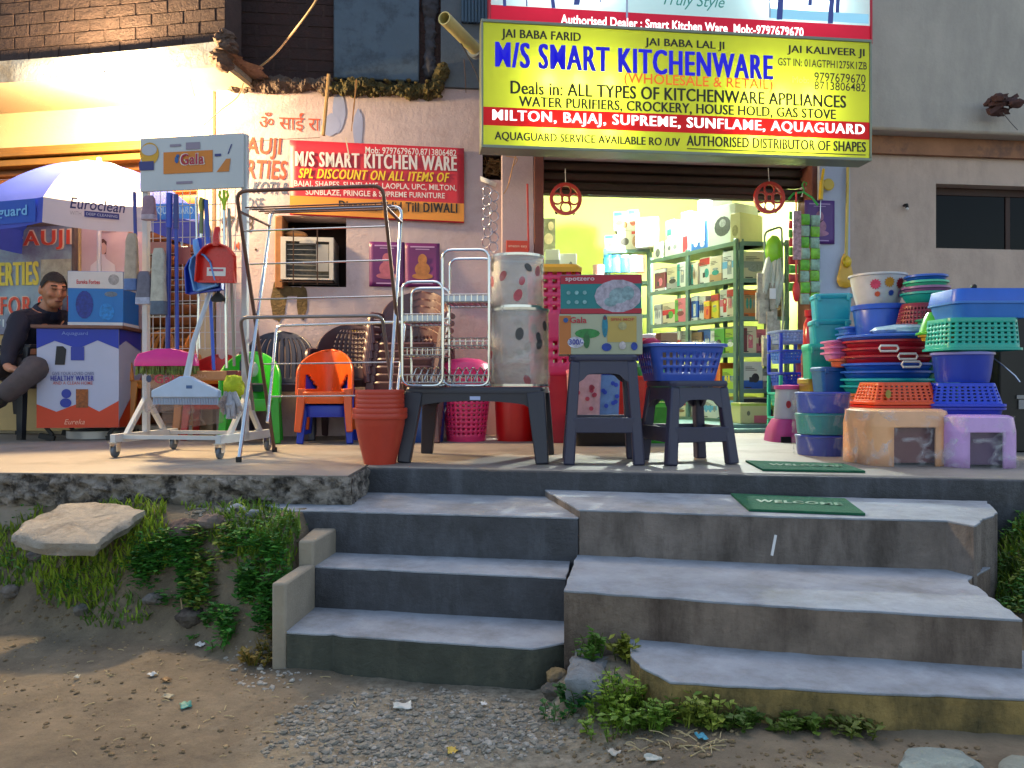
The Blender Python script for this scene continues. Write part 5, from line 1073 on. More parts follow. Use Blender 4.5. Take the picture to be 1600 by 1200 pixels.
b = MB(); b.loft([rr(.27, .27, .05, 0), rr(.30, .30, .05, .42), rr(.31, .31, .05, .425)], True); b.build('lower_body', plastic('a81430'), hm)
b = MB(); b.loft([rr(.34, .33, .05, 1.07), rr(.345, .335, .05, 1.10), rr(.30, .30, .05, 1.12)], False, True); b.build('lid', plastic('c8901c'), hm)
# dark storage behind stool
for lab, px, w_, d_, h_, col, lidc, z, y in (('clear pink-printed storage box behind the boxed stool', 912, .2, .2, .30, 'c89aa0', 'd08098', .16, 4.72), ('clear blue-flowered storage box behind the boxed stool', 943, .2, .22, .28, '6a8cc0', '1c3ca8', .17, 4.78), ('red tub tilted behind the boxed stool', 978, .26, .22, .26, 'c01c14', 'c01c14', .16, 4.8),
                                             ('green lidded storage tub, upper of two beside the boxed stool', 1020, .26, .26, .24, '3c9848', '7cc890', .26, 4.9), ('green storage tub on the floor beneath the lidded one', 1020, .26, .26, .25, '2c8c20', '54b83c', 0, 4.9), ('black crate on the floor behind the boxed stool', 942, .42, .3, .15, '100e12', '1a181c', 0, 4.7),
                                             ('blue tub under the basket, between the two stools', 1003, .2, .2, .12, '1838b0', '1838b0', .52, 4.95), ('red packet tub beside the blue one between the stools', 1012, .12, .1, .16, 'b01c2c', 'd0c0c0', .52, 4.8)):
    c = W(px, 600, y); o = thing('storage_box', lab, 'storage box', (c.x, y, z), R(5))
    b = MB(); b.loft([rr(w_*.86, d_*.86, .03, 0), rr(w_*.97, d_*.97, .035, h_-.02), rr(w_*.97, d_*.97, .035, h_-.01)], True, False); b.build('body', mat(col, .25, var=.2, scale=16), o)
    b = MB(); b.loft([rr(w_, d_, .04, h_-.025), rr(w_*1.02, d_*1.02, .04, h_-.005), rr(w_*.9, d_*.9, .04, h_)], True, True); b.build('lid', plastic(lidc), o)
    if 'flower' in lab or 'printed' in lab:
        b = MB(); rnd = random.Random(w_+px)
        for k in range(9): b.disc(rnd.uniform(-.07, .07), rnd.uniform(.05, h_-.06), .014, .014, -d_*.47-.004, 7)
        b.build('printed_flower', mat('2444b8' if 'blue' in lab else 'b03850', .4, var=.2), o, smooth=False)

# ================================================================ stools at the porch edge
def stool(label, px, d, top, h, rz, foot):
    c = W(px, 600, d); o = thing('stool', label, 'stool', (c.x, c.y, 0), R(rz)); a_, f_ = top/2, foot/2; S = mat('32334a', .42, var=.12, scale=7, bump=.06, bscale=160)
    b = MB(); b.loft([rr(top*.97, top*.97, .03, h-.028), rr(top, top, .035, h-.012), rr(top*.97, top*.97, .035, h)], True, True); b.build('seat', S, o)
    def at(z): return a_*.95+(f_-a_*.95)*(1-z/(h-.03))
    for k in range(4):     # four pierced side panels: apron and cross rung
        M_ = Matrix.Rotation(k*math.pi/2, 4, 'Z'); b = MB(); b.M = M_
        z0, z1 = h-.03, h-.115; w0, w1 = at(z0)-.02, at(z1)-.028
        inn = [(w1-.035-.02*0-(2*w1-.07)*j/10, z1+.028*(1-abs(2*j/10-1)**6)) for j in range(11)]
        pts = [(-w0, z0), (w0, z0), (w1, z1-.02)]+inn+[(-w1, z1-.02)]
        y = -(at(z0)-.004); y2 = -(at(z1)-.004); n0 = len(b.v); b.prism(pts, 0, .016)
        for i in range(n0, len(b.v)):
            v = M_.inverted() @ b.v[i]; t = (z0-v.z)/(z0-z1); v.y += y+(y2-y)*t; b.v[i] = M_ @ v
        b.build('apron', S, o)
        zr_ = h*.36; b = MB(); b.M = M_; e = at(zr_)-.03; b.box((0, -at(zr_)+.008, zr_), (2*e, .014, .07)); b.build('rung', S, o, bevel=.004)
    for sx, sy in ((-1,-1),(1,-1),(1,1),(-1,1)):
        p0, p1 = (sx*(at(h-.03)-.022), sy*(at(h-.03)-.022), h-.03), (sx*(f_-.026), sy*(f_-.026), 0); b = MB(); b.bar(p0, p1, .044, .044, .052, .052)
        b.build('leg', S, o, bevel=.008)
    return o
stool('tall dark plastic stool carrying two printed cartons', 940, 3.66, .315, .505, -3, .37)
stool('shorter dark plastic stool carrying the blue basket', 1072, 3.66, .30, .385, 14, .36)
bx = W(941, 600, 3.50); gl = carton('green and cream mop carton on the tall stool, price 300 on its front', (bx.x, 3.56, .507), .385, .24, .187, 'a4a890', R(-3), [(0, .97, 'b46a30', 0, .14), (.3, .95, 'b49a50', .58, .93)],
    [(.34, .52, .15, .12, '2c7c3c'), (.33, .35, .04, .2, '2a6838'), (.20, .30, .1, .14, 'b8b8c8'), (.55, .7, .035, .28, '1a7890'), (.57, .18, .06, .1, '1a3c98'), (.55, .9, .02, .05, '6a3040'), (.76, .7, .05, .1, 'a8a070'), (.9, .2, .04, .1, '1c3c94'), (.76, .22, .04, .1, 'b8b0b4')], [('Gala', .13, .33, .78, .93, 'b02438'), ('300/-', .12, .29, .24, .38, '2c3094'), ('SPIN MOP', .62, .9, .83, .9, 'b04c38')])
b = MB(); b.disc(-.385*.42, .187*.85, .012, .012, -.006, 7); b.build('printed_mark', INK('24508c'), gl, smooth=False)
carton('teal, grey and red spin-mop carton, upper of two on the tall stool', (bx.x+.002, 3.57, .696), .375, .23, .183, '18787c', R(-4), [(.76, .99, 'a81c34'), (0, .14, 'a81c34')], [(.71, .45, .29, .42, 'a49cac'), (.72, .46, .12, .2, '86a0a8'), (.62, .3, .08, .12, '7c98a0'), (.83, .52, .08, .18, '78949c')]
       + [(x, z, .025, .05, '78a8ac') for x in (.1, .2, .3) for z in (.3, .54)], [('spotzero', .06, .42, .81, .94, 'd0b8c0')])
# blue basket with odds and ends on the short stool
bs = thing('basket', 'periwinkle blue pierced basket full of odds and ends on the short stool', 'basket', (W(1069, 600, 3.6).x, 3.72, .387), R(10)); BB = plastic('3a58b4')
def basket_body(b, w0, d0, w1, d1, h, rows, seg, hole, z=0): b.loft([rrs(w0+(w1-w0)*j/rows, d0+(d1-d0)*j/rows, .05, z+h*j/rows, seg) for j in range(rows+1)], True, False, hole=hole)
b = MB(); basket_body(b, .29, .24, .365, .30, .165, 14, 72, lambda i, k: k % 2 == 0 and i in (3, 4, 6, 7, 9, 10) and k % 36 > 3); b.build('body', BB, bs, solid=.005)
b = MB(); b.loft([rr(.365, .30, .05, .155), rr(.395, .33, .06, .158), rr(.395, .33, .06, .172), rr(.36, .295, .05, .174)]); b.build('rim', BB, bs)
c = bs.location
carton('small open tan cardboard box standing in the blue basket', (c.x-.05, c.y-.02, c.z+.06), .085, .08, .17, 'a07c58', R(8))
b = MB(); b.ball((c.x-.14, c.y-.04, c.z+.175), (.045, .05, .03), 12, 8, lambda d: 1+.3*noise.noise(d*3)); tag(b.build('cloth', mat('b02c5c', .8, var=.4, scale=40)), 'crumpled pink cloth at the left end of the blue basket', 'cloth')
b = MB(); b.grid(lambda u, v: (c.x+.02+(u-.5)*.24, c.y-.06+v*.12, c.z+.185-.03*u+.02*noise.noise(Vector((u*4, v*4, 0)))), 10, 6); tag(b.build('brown_paper', mat('a08468', .7, var=.2), solid=.003), 'sheet of brown paper lying over the blue basket', 'paper')
b = MB(); b.grid(lambda u, v: (c.x+.1+(u-.5)*.15, c.y-.09+v*.12, c.z+.178+.02*noise.noise(Vector((u*7, v*7, 4)))), 12, 8); tag(b.build('plastic_bag', clear('d8dce4', .6, .2), solid=.002), 'crumpled white plastic bag at the right end of the blue basket', 'bag')
# bangles chain beside the doorway
bc = thing('ring_chain', 'string of clear plastic rings hanging below the square vent', 'ring chain', W(766, 290, 5.38)); b = MB()
for k in range(12):
    z = -.04-.036*k; x = (.024 if k % 2 else -.02)+.006*math.sin(k*1.7); y = -.01*(k % 3); b.tube([(x+.03*math.cos(t), y+.012*math.sin(2*t), z+.036*math.sin(t)) for t in [2*math.pi*j/20 for j in range(20)]], .005, 6, True)
b.build('ring', mat('a8a6b4', .15, var=.1, metal=.4), bc)
# ================================================================ inside the shop: steel racks and cartons
lb2 = thing('light_bulb', 'bright white bulb inside the shop, just under the roller shutter', 'light bulb', W(1076, 298, 6.75))
b = MB(); b.tube([(0, 0, .32), (0, 0, .05)], .008, 8); b.lathe([(0, .07), (.02, .07), (.02, .03), (0, .03)], 14); b.build('holder', PAPERW, lb2)
b = MB(); b.ball((0, 0, 0), (.034, .034, .045), 16, 10); b.build('bulb', mat('f4fbff', .3, var=0, emit=40), lb2)
lamp('bulb_and_fill_glow', (0, 0, -.06), 185, (.92, 1, .9), .05, lb2); lamp('bulb_and_fill_glow', (-.5, -.55, .1), 60, (.92, 1, .9), .06, lb2)  # second lamp is an unseen fill; no bulb hangs there
RACK = mat('5f7c76', .45, .3, var=.12, scale=9)
def rack(label, o, rz, L, dep, zs, posts, top=None):
    r = thing('steel_rack', label, 'rack', o, rz); h = zs[0]+.03
    for x in posts:
        for y in (0, dep): b = MB(); b.bar((x, y+.012, .03), (x, y+.012, h), .034, .026); b.build('post', RACK, r, bevel=.002)
    for z in zs: b = MB(); b.box((L/2, dep/2+.012, z), (L-.036, dep-.03, .006)); b.box((L/2, -.003, z-.008), (L-.0, .006, .034)); b.build('shelf', RACK, r)
    return r
ORD = ['top', 'second', 'third', 'fourth', 'fifth', 'lowest']
PAL = {'white': 'c4c8c8', 'cream': 'c4bca4', 'tan': 'a88660', 'red': 'b02430', 'blue': '1c54b0', 'sky': '5c9cc8', 'green': '4c9438', 'teal': '1c8884', 'orange': 'c86420', 'yellow': 'c8b428', 'pink': 'c06478', 'maroon': '6c3038', 'grey': '82888c', 'dark': '2a2a2e', 'lime': '98b838', 'brown': '70543c'}
used_labels = set()
def shelf_box(kind, base, accent, pic, w, d, h, loc, rz, where):
    bands = {'top': [(.72, .97, PAL[accent])], 'foot': [(.03, .34, PAL[accent])], 'side': [(.05, .95, PAL[accent], .02, .3)], 'mid': [(.42, .66, PAL[accent])], 'both': [(.8, .97, PAL[accent]), (.03, .16, PAL[accent])]}[kind]
    v_ = len(used_labels) % 4; used_labels.add(where)
    pics = [[(.62, .42, .2, .17, PAL[pic]), (.40, .36, .1, .09, 'q'+PAL['dark'])], [(.5, .38, .3, .1, PAL[pic]), (.5, .52, .24, .05, PAL['grey'])], [(.55, .45, .17, .24, 'q'+PAL[pic]), (.55, .58, .1, .07, PAL['cream'])], [(.3, .5, .1, .2, PAL[pic]), (.55, .5, .1, .2, PAL[pic]), (.8, .5, .08, .16, PAL['grey'])]][v_]
    lab = '%s carton with %s print, %s' % (base, accent, where)
    if w < .075: pics = pics[:1]
    o = carton(lab, loc, w, d, h, PAL[base], rz, bands, pics, name='carton', group='cartons on the shop racks')
    b = MB()
    for k in range(3): b.quad(-w*.4, w*(-.05+.12*((v_+k) % 3)), h*(.80-.055*k), h*(.82-.055*k), -.0035)
    b.quad(-w*.42, -w*.1, h*.06, h*.1, -.0035); b.build('printed_lines', mat('3c3c40', .5, var=.2), o, smooth=False); return o
class RK:
    def __init__(s, o, rz, nm): s.o = Vector(o); s.rz = rz; s.M = Matrix.Translation(o) @ Matrix.Rotation(rz, 4, 'Z'); s.nm = nm
    def fill(s, x0, x1, z, row, items, bay, hmax, y=.02):
        x = x0; k = 0
        for kind, base, acc, pic, wf, hf in items:
            w = (x1-x0)*wf
            if x+w > x1+.02: break
            k += 1; p = s.M @ Vector((x+w/2, y+.012*((k*7) % 3), z+.0035)); where = '%s along %s shelf of %s' % (['first', 'second', 'third', 'fourth', 'fifth', 'sixth', 'seventh'][k-1], row, bay)
            shelf_box(kind, base, acc, pic, w*.965, .26, hmax*hf, p, s.rz+R(((k*13+row.__len__()*5) % 7-3)*1.1), where); x += w
Pn = Vector((1.81, 6.2, 0)); Pf = Vector((1.28, 7.2, 0)); dv = Pn-Pf; rzA = math.atan2(dv.y, dv.x); LA = dv.length
zsA = [1.517, 1.217, .91, .613, .32, .075]
rack('long grey-green steel rack of cartons running into the shop', (Pf.x, Pf.y, 0), rzA, LA, .34, zsA, (.017, .535, LA-.017)); A_ = RK(Pf, rzA, 'A')
FAR, NEAR = 'far bay', 'near bay'
T = [  # (shelf, far bay items, near bay items): kind, base, accent, picture, width share, height share
 (1, [('both','maroon','white','pink',.34,.86), ('foot','cream','grey','dark',.38,.84), ('side','white','teal','grey',.28,.9)], [('side','cream','teal','brown',.16,.8), ('top','white','red','teal',.30,.92), ('foot','cream','tan','teal',.26,.86), ('mid','white','sky','grey',.28,.95)]),
 (2, [('top','white','grey','grey',.22,.75), ('mid','cream','red','green',.42,.78), ('side','pink','green','maroon',.36,.84)], [('both','blue','white','white',.16,.84), ('mid','white','blue','dark',.16,.82), ('top','orange','yellow','red',.14,.62), ('top','yellow','red','lime',.18,.82), ('mid','white','pink','red',.2,.92), ('top','cream','red','pink',.16,.9)]),
 (3, [('mid','tan','brown','brown',.5,.5), ('foot','cream','yellow','brown',.5,.46)], [('mid','brown','tan','dark',.26,.8), ('foot','blue','sky','white',.22,.82), ('side','green','white','dark',.3,.85), ('mid','lime','green','white',.22,.83)]),
 (4, [('mid','white','grey','grey',.5,.7), ('side','sky','blue','white',.5,.7)], [('top','yellow','lime','green',.24,.86), ('foot','white','blue','blue',.18,.84), ('side','orange','yellow','red',.28,.9), ('mid','lime','blue','yellow',.3,.7)]),
 (5, [('mid','grey','dark','dark',.5,.6), ('top','cream','red','brown',.5,.7)], [('top','white','red','orange',.2,.75), ('mid','white','sky','sky',.42,.82), ('side','sky','white','blue',.36,.78)])]
for i, far, near in T:
    hm_ = zsA[i-1]-zsA[i]-.045; rn = ORD[i]
    A_.fill(.04, .515, zsA[i], rn, far, FAR, hm_); A_.fill(.555, LA-.04, zsA[i], rn, near, NEAR, hm_)
# a second layer of low boxes lying on the shelved cartons
for i, bay, x0, x1 in ((3, FAR, .05, .5), (3, NEAR, .57, 1.08), (4, FAR, .05, .5), (5, NEAR, .57, 1.08)):
    for k in range(3):
        w = (x1-x0)/3; p = A_.M @ Vector((x0+w*(k+.5), .09, zsA[i]+.004)); h = .9*(zsA[i-1]-zsA[i]-.04)
        c_ = ('white', 'cream', 'grey', 'white', 'tan')[(i+k*2) % 5]; shelf_box(('top', 'mid', 'foot')[k], c_, ('blue', 'red', 'green')[(k+i) % 3], 'grey', w*.93, .2, h, p, rzA, ('left', 'middle', 'right')[k]+' rear row of %s shelf, %s' % (ORD[i], bay))
# on top of the long rack
def topbox(x, w, h, rz, base, bands, pics, label, words=(), d=.28, y=.03): p = A_.M @ Vector((x, y, zsA[0]+.004)); carton(label, p, w, d, h, base, rzA+R(rz), bands, pics, words, group='cartons on the shop racks')
topbox(.93, .30, .33, 4, 'bcc6c2', [(.0, .04, '9aa8a4')], [(.55, .48, .3, .25, '3c4444'), (.55, .56, .12, .1, '8a9090')], 'large white stove carton with a dark glass hob, on top of the long rack')
topbox(.66, .2, .25, 2, '2866b4', [(.28, .95, 'b4bcc4', .05, .85)], [(.3, .25, .12, .1, 'd0d8e0'), (.7, .2, .14, .1, 'b0c0d8')], 'blue and white carton on top of the long rack, beside the stove carton')
topbox(1.09, .1, .24, 6, 'b4b48c', [], [(.5, .4, .3, .2, '84845c')], 'narrow khaki carton at the near end of the long rack top')
topbox(.36, .34, .17, -3, 'c0c4c4', [(.1, .9, 'b83040', .78, .98)], [(.2, .5, .06, .12, '6a7074'), (.45, .5, .08, .12, '8a9094')], 'low white carton with a red side panel lying on the long rack')
topbox(.10, .12, .16, 3, 'b4b8a8', [], [(.5, .4, .25, .25, '4c504c')], 'small pale carton at the far end of the long rack top')
p = A_.M @ Vector((.30, .04, zsA[0]+.178)); carton('green-cornered white box resting on the low white carton', p, .16, .2, .09, 'c0c4bc', rzA, [(.3, .98, '2c9468', 0, .4)], [(.7, .4, .14, .2, '84888c')])
p = A_.M @ Vector((.46, .05, zsA[0]+.178)); carton('white and pink upright box resting on the low white carton', p, .1, .2, .2, 'c4c4c4', rzA+R(5), [(.02, .3, 'c04858'), (.3, .9, '48a8a4', .6, .98)], [])
p = A_.M @ Vector((.70, .06, zsA[0]+.258)); carton('grey mixer-grinder carton standing on the blue and white carton', p, .18, .22, .19, 'a0a8a4', rzA+R(-4), [], [(.6, .5, .28, .28, '5c6468')])
p = A_.M @ Vector((.2, .08, zsA[0]+.178)); carton('plain cream carton behind the green-cornered box', p, .1, .16, .18, 'a8a88c', rzA, [], [(.5, .5, .25, .2, '70705c')])
# the second, front-facing rack by the doorway
zsB = zsA; oB = (1.845, 6.22, 0); rzB = R(6); rack('narrow steel rack facing the doorway beside the long one', oB, rzB, .42, .34, zsB, (.017, .403)); B_ = RK(oB, rzB, 'B')
for i, its in ((1, [('mid','cream','grey','grey',.6,.9), ('mid','grey','white','grey',.4,.8)]), (2, [('both','tan','orange','teal',.34,.86), ('mid','tan','teal','brown',.34,.9), ('top','brown','orange','tan',.32,.8)]), (3, [('side','cream','maroon','pink',.34,.88), ('mid','pink','cream','maroon',.3,.8)]), (4, [('foot','white','blue','dark',.5,.92), ('mid','grey','white','dark',.4,.7)]), (5, [('top','cream','dark','dark',.6,.9), ('foot','lime','red','dark',.4,.6)])):
    B_.fill(.04, .38, zsB[i], ORD[i], its, 'narrow rack', zsB[i-1]-zsB[i]-.045)
p = W(1180, 655, 5.95); carton('cream and pink carton on the floor in front of the narrow rack', (p.x, 5.98, .062), .22, .2, .16, 'b4b07c', R(4), [(.02, .4, 'b05460', .5, .98), (.85, .98, '98a840')], [(.3, .5, .06, .12, '5c5c48')])
# back rack with cookware boxes and jars
oC = (W(943, 600, 7.7).x, 7.7, 0); zsC = [1.70, 1.38, 1.05, .7, .35, .075]; rack('grey-green rack at the back of the shop with jars and cookware boxes', oC, R(-14), .46, .3, zsC, (.017, .443)); C_ = RK(oC, R(-14), 'C')
for lab, x, z, w, h, b_, bd, pc in (('white cookware box with blue tab, lower left on the back rack', .07, 0, .12, .16, 'c4c4c0', [(.78, .98, '2c70b4', 0, .7)], [(.55, .4, .3, .14, '5c5c5c')]), ('white cookware box with a dark pan, lower middle on the back rack', .2, 0, .13, .20, 'c4c0b4', [], [(.55, .45, .34, .2, '4c4844')]), ('white box with red tab and floral pot, on the back rack', .32, 0, .11, .2, 'c4bcb0', [(.8, .95, 'b84030', .1, .8)], [(.5, .45, .35, .3, 'a88468')]),
                                    ('blue-tabbed cookware box, upper left on the back rack', .17, .203, .14, .19, 'c4c0b8', [(.76, .98, '2c70b4', 0, .6)], [(.4, .4, .3, .14, '54504c'), (.75, .3, .2, .2, 'b47c54')]), ('blue-tabbed box with a red dish, upper right on the back rack', .29, .203, .1, .2, 'c4c4bc', [(.78, .98, '3078b8', .05, .7)], [(.5, .4, .32, .2, 'b46a5c')])):
    p = C_.M @ Vector((x, .03, zsC[0]+.0035+z)); carton(lab, p, w, .2, h, b_, R(-14), bd, pc)
p = W(998, 387, 7.25); p = C_.M @ Vector((.44, -.12, zsC[0]+.004)); carton('big white carton with three frying pans printed on it', p, .22, .3, .29, 'c4c4bc', R(-10), [(.84, .92, 'b85040', .6, .9)], [(.3, .66, .14, .07, '4a4440'), (.68, .62, .17, .06, '4a4440'), (.45, .32, .26, .1, '5a544c')])
def jar(lab, px, py, d, r, h, col, lid): p = W(px, py, d); o = thing('jar', lab, 'jar', p, 0, 'plastic jars on the back rack'); b = MB(); b.lathe([(0, 0), (r, 0), (r*1.02, h*.1), (r, h*.8), (r*.85, h*.86)], 20); b.build('body', mat(col, .15, var=.25, scale=20), o); b = MB(); b.lathe([(r*.9, h*.84), (r*.92, h), (0, h)], 20); b.build('lid', plastic(lid), o)
for k, (px, c_, l_) in enumerate(((962, '5c90c8', '3c7cc0'), (976, '4484c4', 'c4d0d8'), (990, '88a0b8', '90a8c0'), (1000, 'b87880', 'c4888c'), (950, '3c94cc', '2c84c0'))): jar('%s plastic jar on the back rack, %s' % (['sky blue', 'mid blue and white', 'grey blue', 'pink', 'bright blue'][k], 'behind the spin-mop carton'), px, 426, 7.6, .05, .17, c_, l_)
# goods just inside the left jamb
p = W(873, 428, 6.6); cab = thing('counter', 'pale counter cabinet just inside the left jamb of the doorway', 'counter', (p.x+.05, 6.75, 0)); b = MB(); b.box((0, .15, 1.28/2), (.5, .35, 1.28)); b.build('cabinet', mat('a8a88c', .6), cab, bevel=.01); b = MB(); b.box((0, .15, 1.295), (.54, .38, .025)); b.build('counter_top', mat('7c6a50', .5), cab, bevel=.004)
p = W(863, 425, 6.62); carton('white appliance carton with grey print inside the left jamb', (p.x, 6.62, 1.309), .12, .2, .22, 'b8bcb4', 0, [(.1, .6, '8a908c')], []); p = W(886, 425, 6.62); carton('wide white carton with a small grey emblem inside the left jamb', (p.x, 6.65, 1.309), .17, .2, .19, 'c0c4b8', 0, [], [(.7, .5, .08, .14, '6a706c')])
p = W(941, 428, 7.0); o = thing('cup_stack', 'pale pink stack of plastic cups beside the back rack', 'cups', (p.x, 7.3, 0)); b = MB(); b.lathe([(0, 0), (.07, 0), (.09, 1.3), (.05, 1.34), (.055, 1.5), (0, 1.5)], 20); b.build('stack', mat('b88490', .4, var=.2, scale=30), o)
fr2 = thing('poster', 'dark framed food poster standing inside the left jamb', 'poster', (W(859, 368, 6.7).x, 6.9, 0)); z0, z1 = W(0, 394, 6.9).z, W(0, 341, 6.9).z; b = MB(); b.span(-.06, .06, 0, .01, z0, z1); b.build('sheet', mat('6a6a4c', .5, var=.5, scale=14), fr2); b = MB(); b.disc(0, z0+.12, .04, .05, -.002); b.disc(.02, z1-.07, .025, .04, -.002); b.build('printed_figure', mat('a89870', .5, var=.3, scale=20), fr2, smooth=False); b = MB(); b.span(-.05, .05, .02, .24, 1.309, z0+.0); b.build('stand', mat('88886a', .6), fr2)
# red castor rings hung in the doorway
def castor_ring(lab, px, py, d):
    o = thing('cylinder_trolley', lab, 'gas cylinder trolley', W(px, py, d), FM.a, 'red trolley rings hung at the shutter'); P_ = mat('b4261c', .35, var=.1); r = .105
    b = MB()
    def hoop(cx, cz, rad, w, y0, y1, n=32): b.loft([[(cx+(rad+a_)*math.cos(2*math.pi*k/n), y, cz+(rad+a_)*math.sin(2*math.pi*k/n)) for k in range(n)] for a_, y in ((w, y0), (w, y1), (-w, y1), (-w, y0), (w, y0))])
    hoop(0, 0, r, .012, -.012, .015); hoop(0, 0, .028, .006, -.008, .008)
    for a_ in (90, 210, 330) if False else (0, 90, 180, 270): hoop(.062*math.cos(R(a_+0)), .062*math.sin(R(a_)), .038, .0055, -.007, .007)
    b.build('ring', P_, o)
    for a_ in (-125, -55, 60, 120): b = MB(); b.ball((r*1.05*math.cos(R(a_)), .03, r*1.05*math.sin(R(a_))), (.012, .014, .016), 8, 6); b.build('wheel', BLACK, o)
    b = MB(); b.tube([(0, 0, r), (0, .02, r+.12)], .002, 5); b.build('string', PAPERW, o)
castor_ring('red round castor ring hanging left under the roller shutter', 884, 311, 5.55); castor_ring('red round castor ring hanging right under the roller shutter', 1202, 309, 5.62)

# ================================================================ goods hanging right of the doorway
def hang(name, lab, cat, px, py, off): x, z = FM.hit(px, py, off); return thing(name, lab, cat, FM.world(x, -off, z), FM.a)
hs = lambda off, px=1260: FM.depth(px, off)/1200
o = hang('mop', 'bagged white mop with a lime top leaning inside the right jamb', 'mop', 1208, 355, .02); s = hs(.02)
b = MB(); b.tube(bend([(-14*s, 0, -140*s), (-14*s, 0, -8*s), (14*s, 0, 2*s), (16*s, 0, -140*s), (14*s, 0, -205*s)], .04), .009, 8); b.build('frame', mat('7c8484', .3, .6), o)
b = MB(); b.ball((-2*s, -.03, -38*s), (14*s, .05, 24*s), 14, 10, lambda d: 1+.15*noise.noise(d*4)); b.build('mop_top', plastic('78b820'), o)
b = MB(); rnd = random.Random(12)
for k in range(30): a_ = rnd.uniform(-1, 1); b.tube([(a_*9*s-2*s, -.03+rnd.uniform(-.03, .02), -45*s), (a_*15*s-5*s, -.035+rnd.uniform(-.03, .02), -80*s), (a_*16*s-9*s, -.03, -112*s-rnd.random()*16*s)], [.012, .016, .008], 6)
b.build('strands', mat('b8bcac', .7, var=.2, scale=20), o)
o = hang('bag_cluster', 'cluster of clear packets hanging below the bagged mop', 'packets', 1196, 440, .04); s = hs(.04)
b = MB()
for k in range(16): x, z = rnd.uniform(-14, 18)*s, -rnd.uniform(0, 110)*s; b.box((x, rnd.uniform(-.05, .03), z), (rnd.uniform(8, 15)*s, .02, rnd.uniform(24, 50)*s))
b.build('packets', mat('a49c88', .25, var=.5, scale=18, bump=.4, bscale=25), o, bevel=.004)
b = MB(); b.box((6*s, -.06, -20*s), (10*s, .004, 16*s)); b.build('tag', PAPERW, o)
o = hang('hanger', 'green plastic hanger carrying strips of green sachets', 'hanger', 1255, 300, .14); s = hs(.14); G_ = plastic('30a044')
b = MB(); b.tube([(4*s, 0, 10*s), (6*s, 0, 14*s), (1*s, 0, 16*s), (-2*s, 0, 11*s), (1*s, 0, 4*s), (1*s, 0, 0)], .005, 8); b.tube([(-24*s, 0, -12*s), (-16*s, 0, -3*s), (0, 0, 0), (14*s, 0, -8*s), (24*s, 0, -20*s)], .008, 8); b.build('hanger', G_, o)
for lab, px, y0, y1, c1, c2, n in (('left strip of green and red sachets under the green hanger', 1240, 330, 455, '4c9c30', 'a03030', 9), ('middle strip of green sachets under the green hanger', 1258, 334, 476, '5cac28', '88a898', 8), ('right strip of pale sachets under the green hanger', 1274, 336, 474, '84a898', '70b030', 8)):
    o = hang('sachet_strip', lab, 'sachets', px, y0, .13); s = hs(.13); L_ = (y1-y0)*s/n
    for par in (0, 1):
        b = MB()
        for k in range(par, n, 2): b.loft([rr(14.5*s, .006, .003, -L_*(k+.03), 3, 0, .004*(k % 3)), rr(15*s, .022, .01, -L_*(k+.3), 3, 0, .004*(k % 3)), rr(15*s, .026, .012, -L_*(k+.75), 3, 0, .004*(k % 3)), rr(14.5*s, .006, .003, -L_*(k+.97), 3, 0, .004*(k % 3))], True, True)
        b.build('sachet', mat(c2 if par else c1, .25, var=.4, scale=30, bump=.4, bscale=30), o)
o = hang('ladle', 'red long-handled ladle with a patterned pink card on its stem', 'ladle', 1244, 300, .17); s = hs(.17); Q_ = plastic('c02424')
b = MB(); b.tube([(0, 0, 0), (0, 0, -140*s)], .007, 8); b.ball((0, 0, -152*s), (6*s, .02, 20*s), 14, 10, lambda d: 1-.35*max(0, d.z)); b.build('ladle', Q_, o); b = MB(); b.box((0, -.012, -68*s), (13*s, .012, 76*s)); b.build('card', mat('a07c88', .4, var=.7, scale=45), o)
o = hang('scoop', 'yellow long-handled scoop hanging on the edge of the pale pillar', 'scoop', 1325, 258, .09); s = hs(.09, 1325); Yp = plastic('c8a818')
b = MB(); b.tube([(0, 0, 0), (-3*s, 0, -142*s)], .012, 10); b.build('handle', mat('b4a458', .35, var=.1), o); b = MB(); b.loft([[(-4*s+w_*s*math.cos(t), w_*s*.3*math.sin(t)-.0, z*s) for t in [2*math.pi*k/20 for k in range(20)]] for w_, z in ((3, -138), (7, -146), (10, -160), (14, -175), (14.5, -182), (10, -190), (3, -192))], True, True); b.build('scoop', mat('c89c30', .35, var=.12, scale=14), o); b = MB(); b.ball((-4*s, -.02, -152*s), (7*s, .03, 9*s), 12, 8); b.build('collar', Yp, o)
o = hang('gas_lighter', 'short yellow gas lighter with a round guard, high on the pale pillar', 'gas lighter', 1287, 264, .09); b = MB(); b.tube([(0, 0, 0), (-3*s, 0, -20*s)], .011, 8); b.tube([(-3*s, 0, -18*s), (-5*s, 0, -48*s)], .017, 10); b.build('body', Yp, o); b = MB(); b.lathe([(0, .006), (8*s, .006), (9.5*s, 0), (8*s, -.006), (0, -.006)], 20); b.v = [Vector((v.x+8*s, v.z, v.y-24*s)) for v in b.v]; b.build('guard', Yp, o); b = MB(); b.tube([(-5*s, 0, -48*s), (-6*s, 0, -78*s)], .005, 6); b.build('nozzle', STEEL, o); b = MB(); b.tube([(-7*s, 0, -84*s), (-2*s, 0, -80*s)], .004, 6); b.build('tip', BLACK, o)

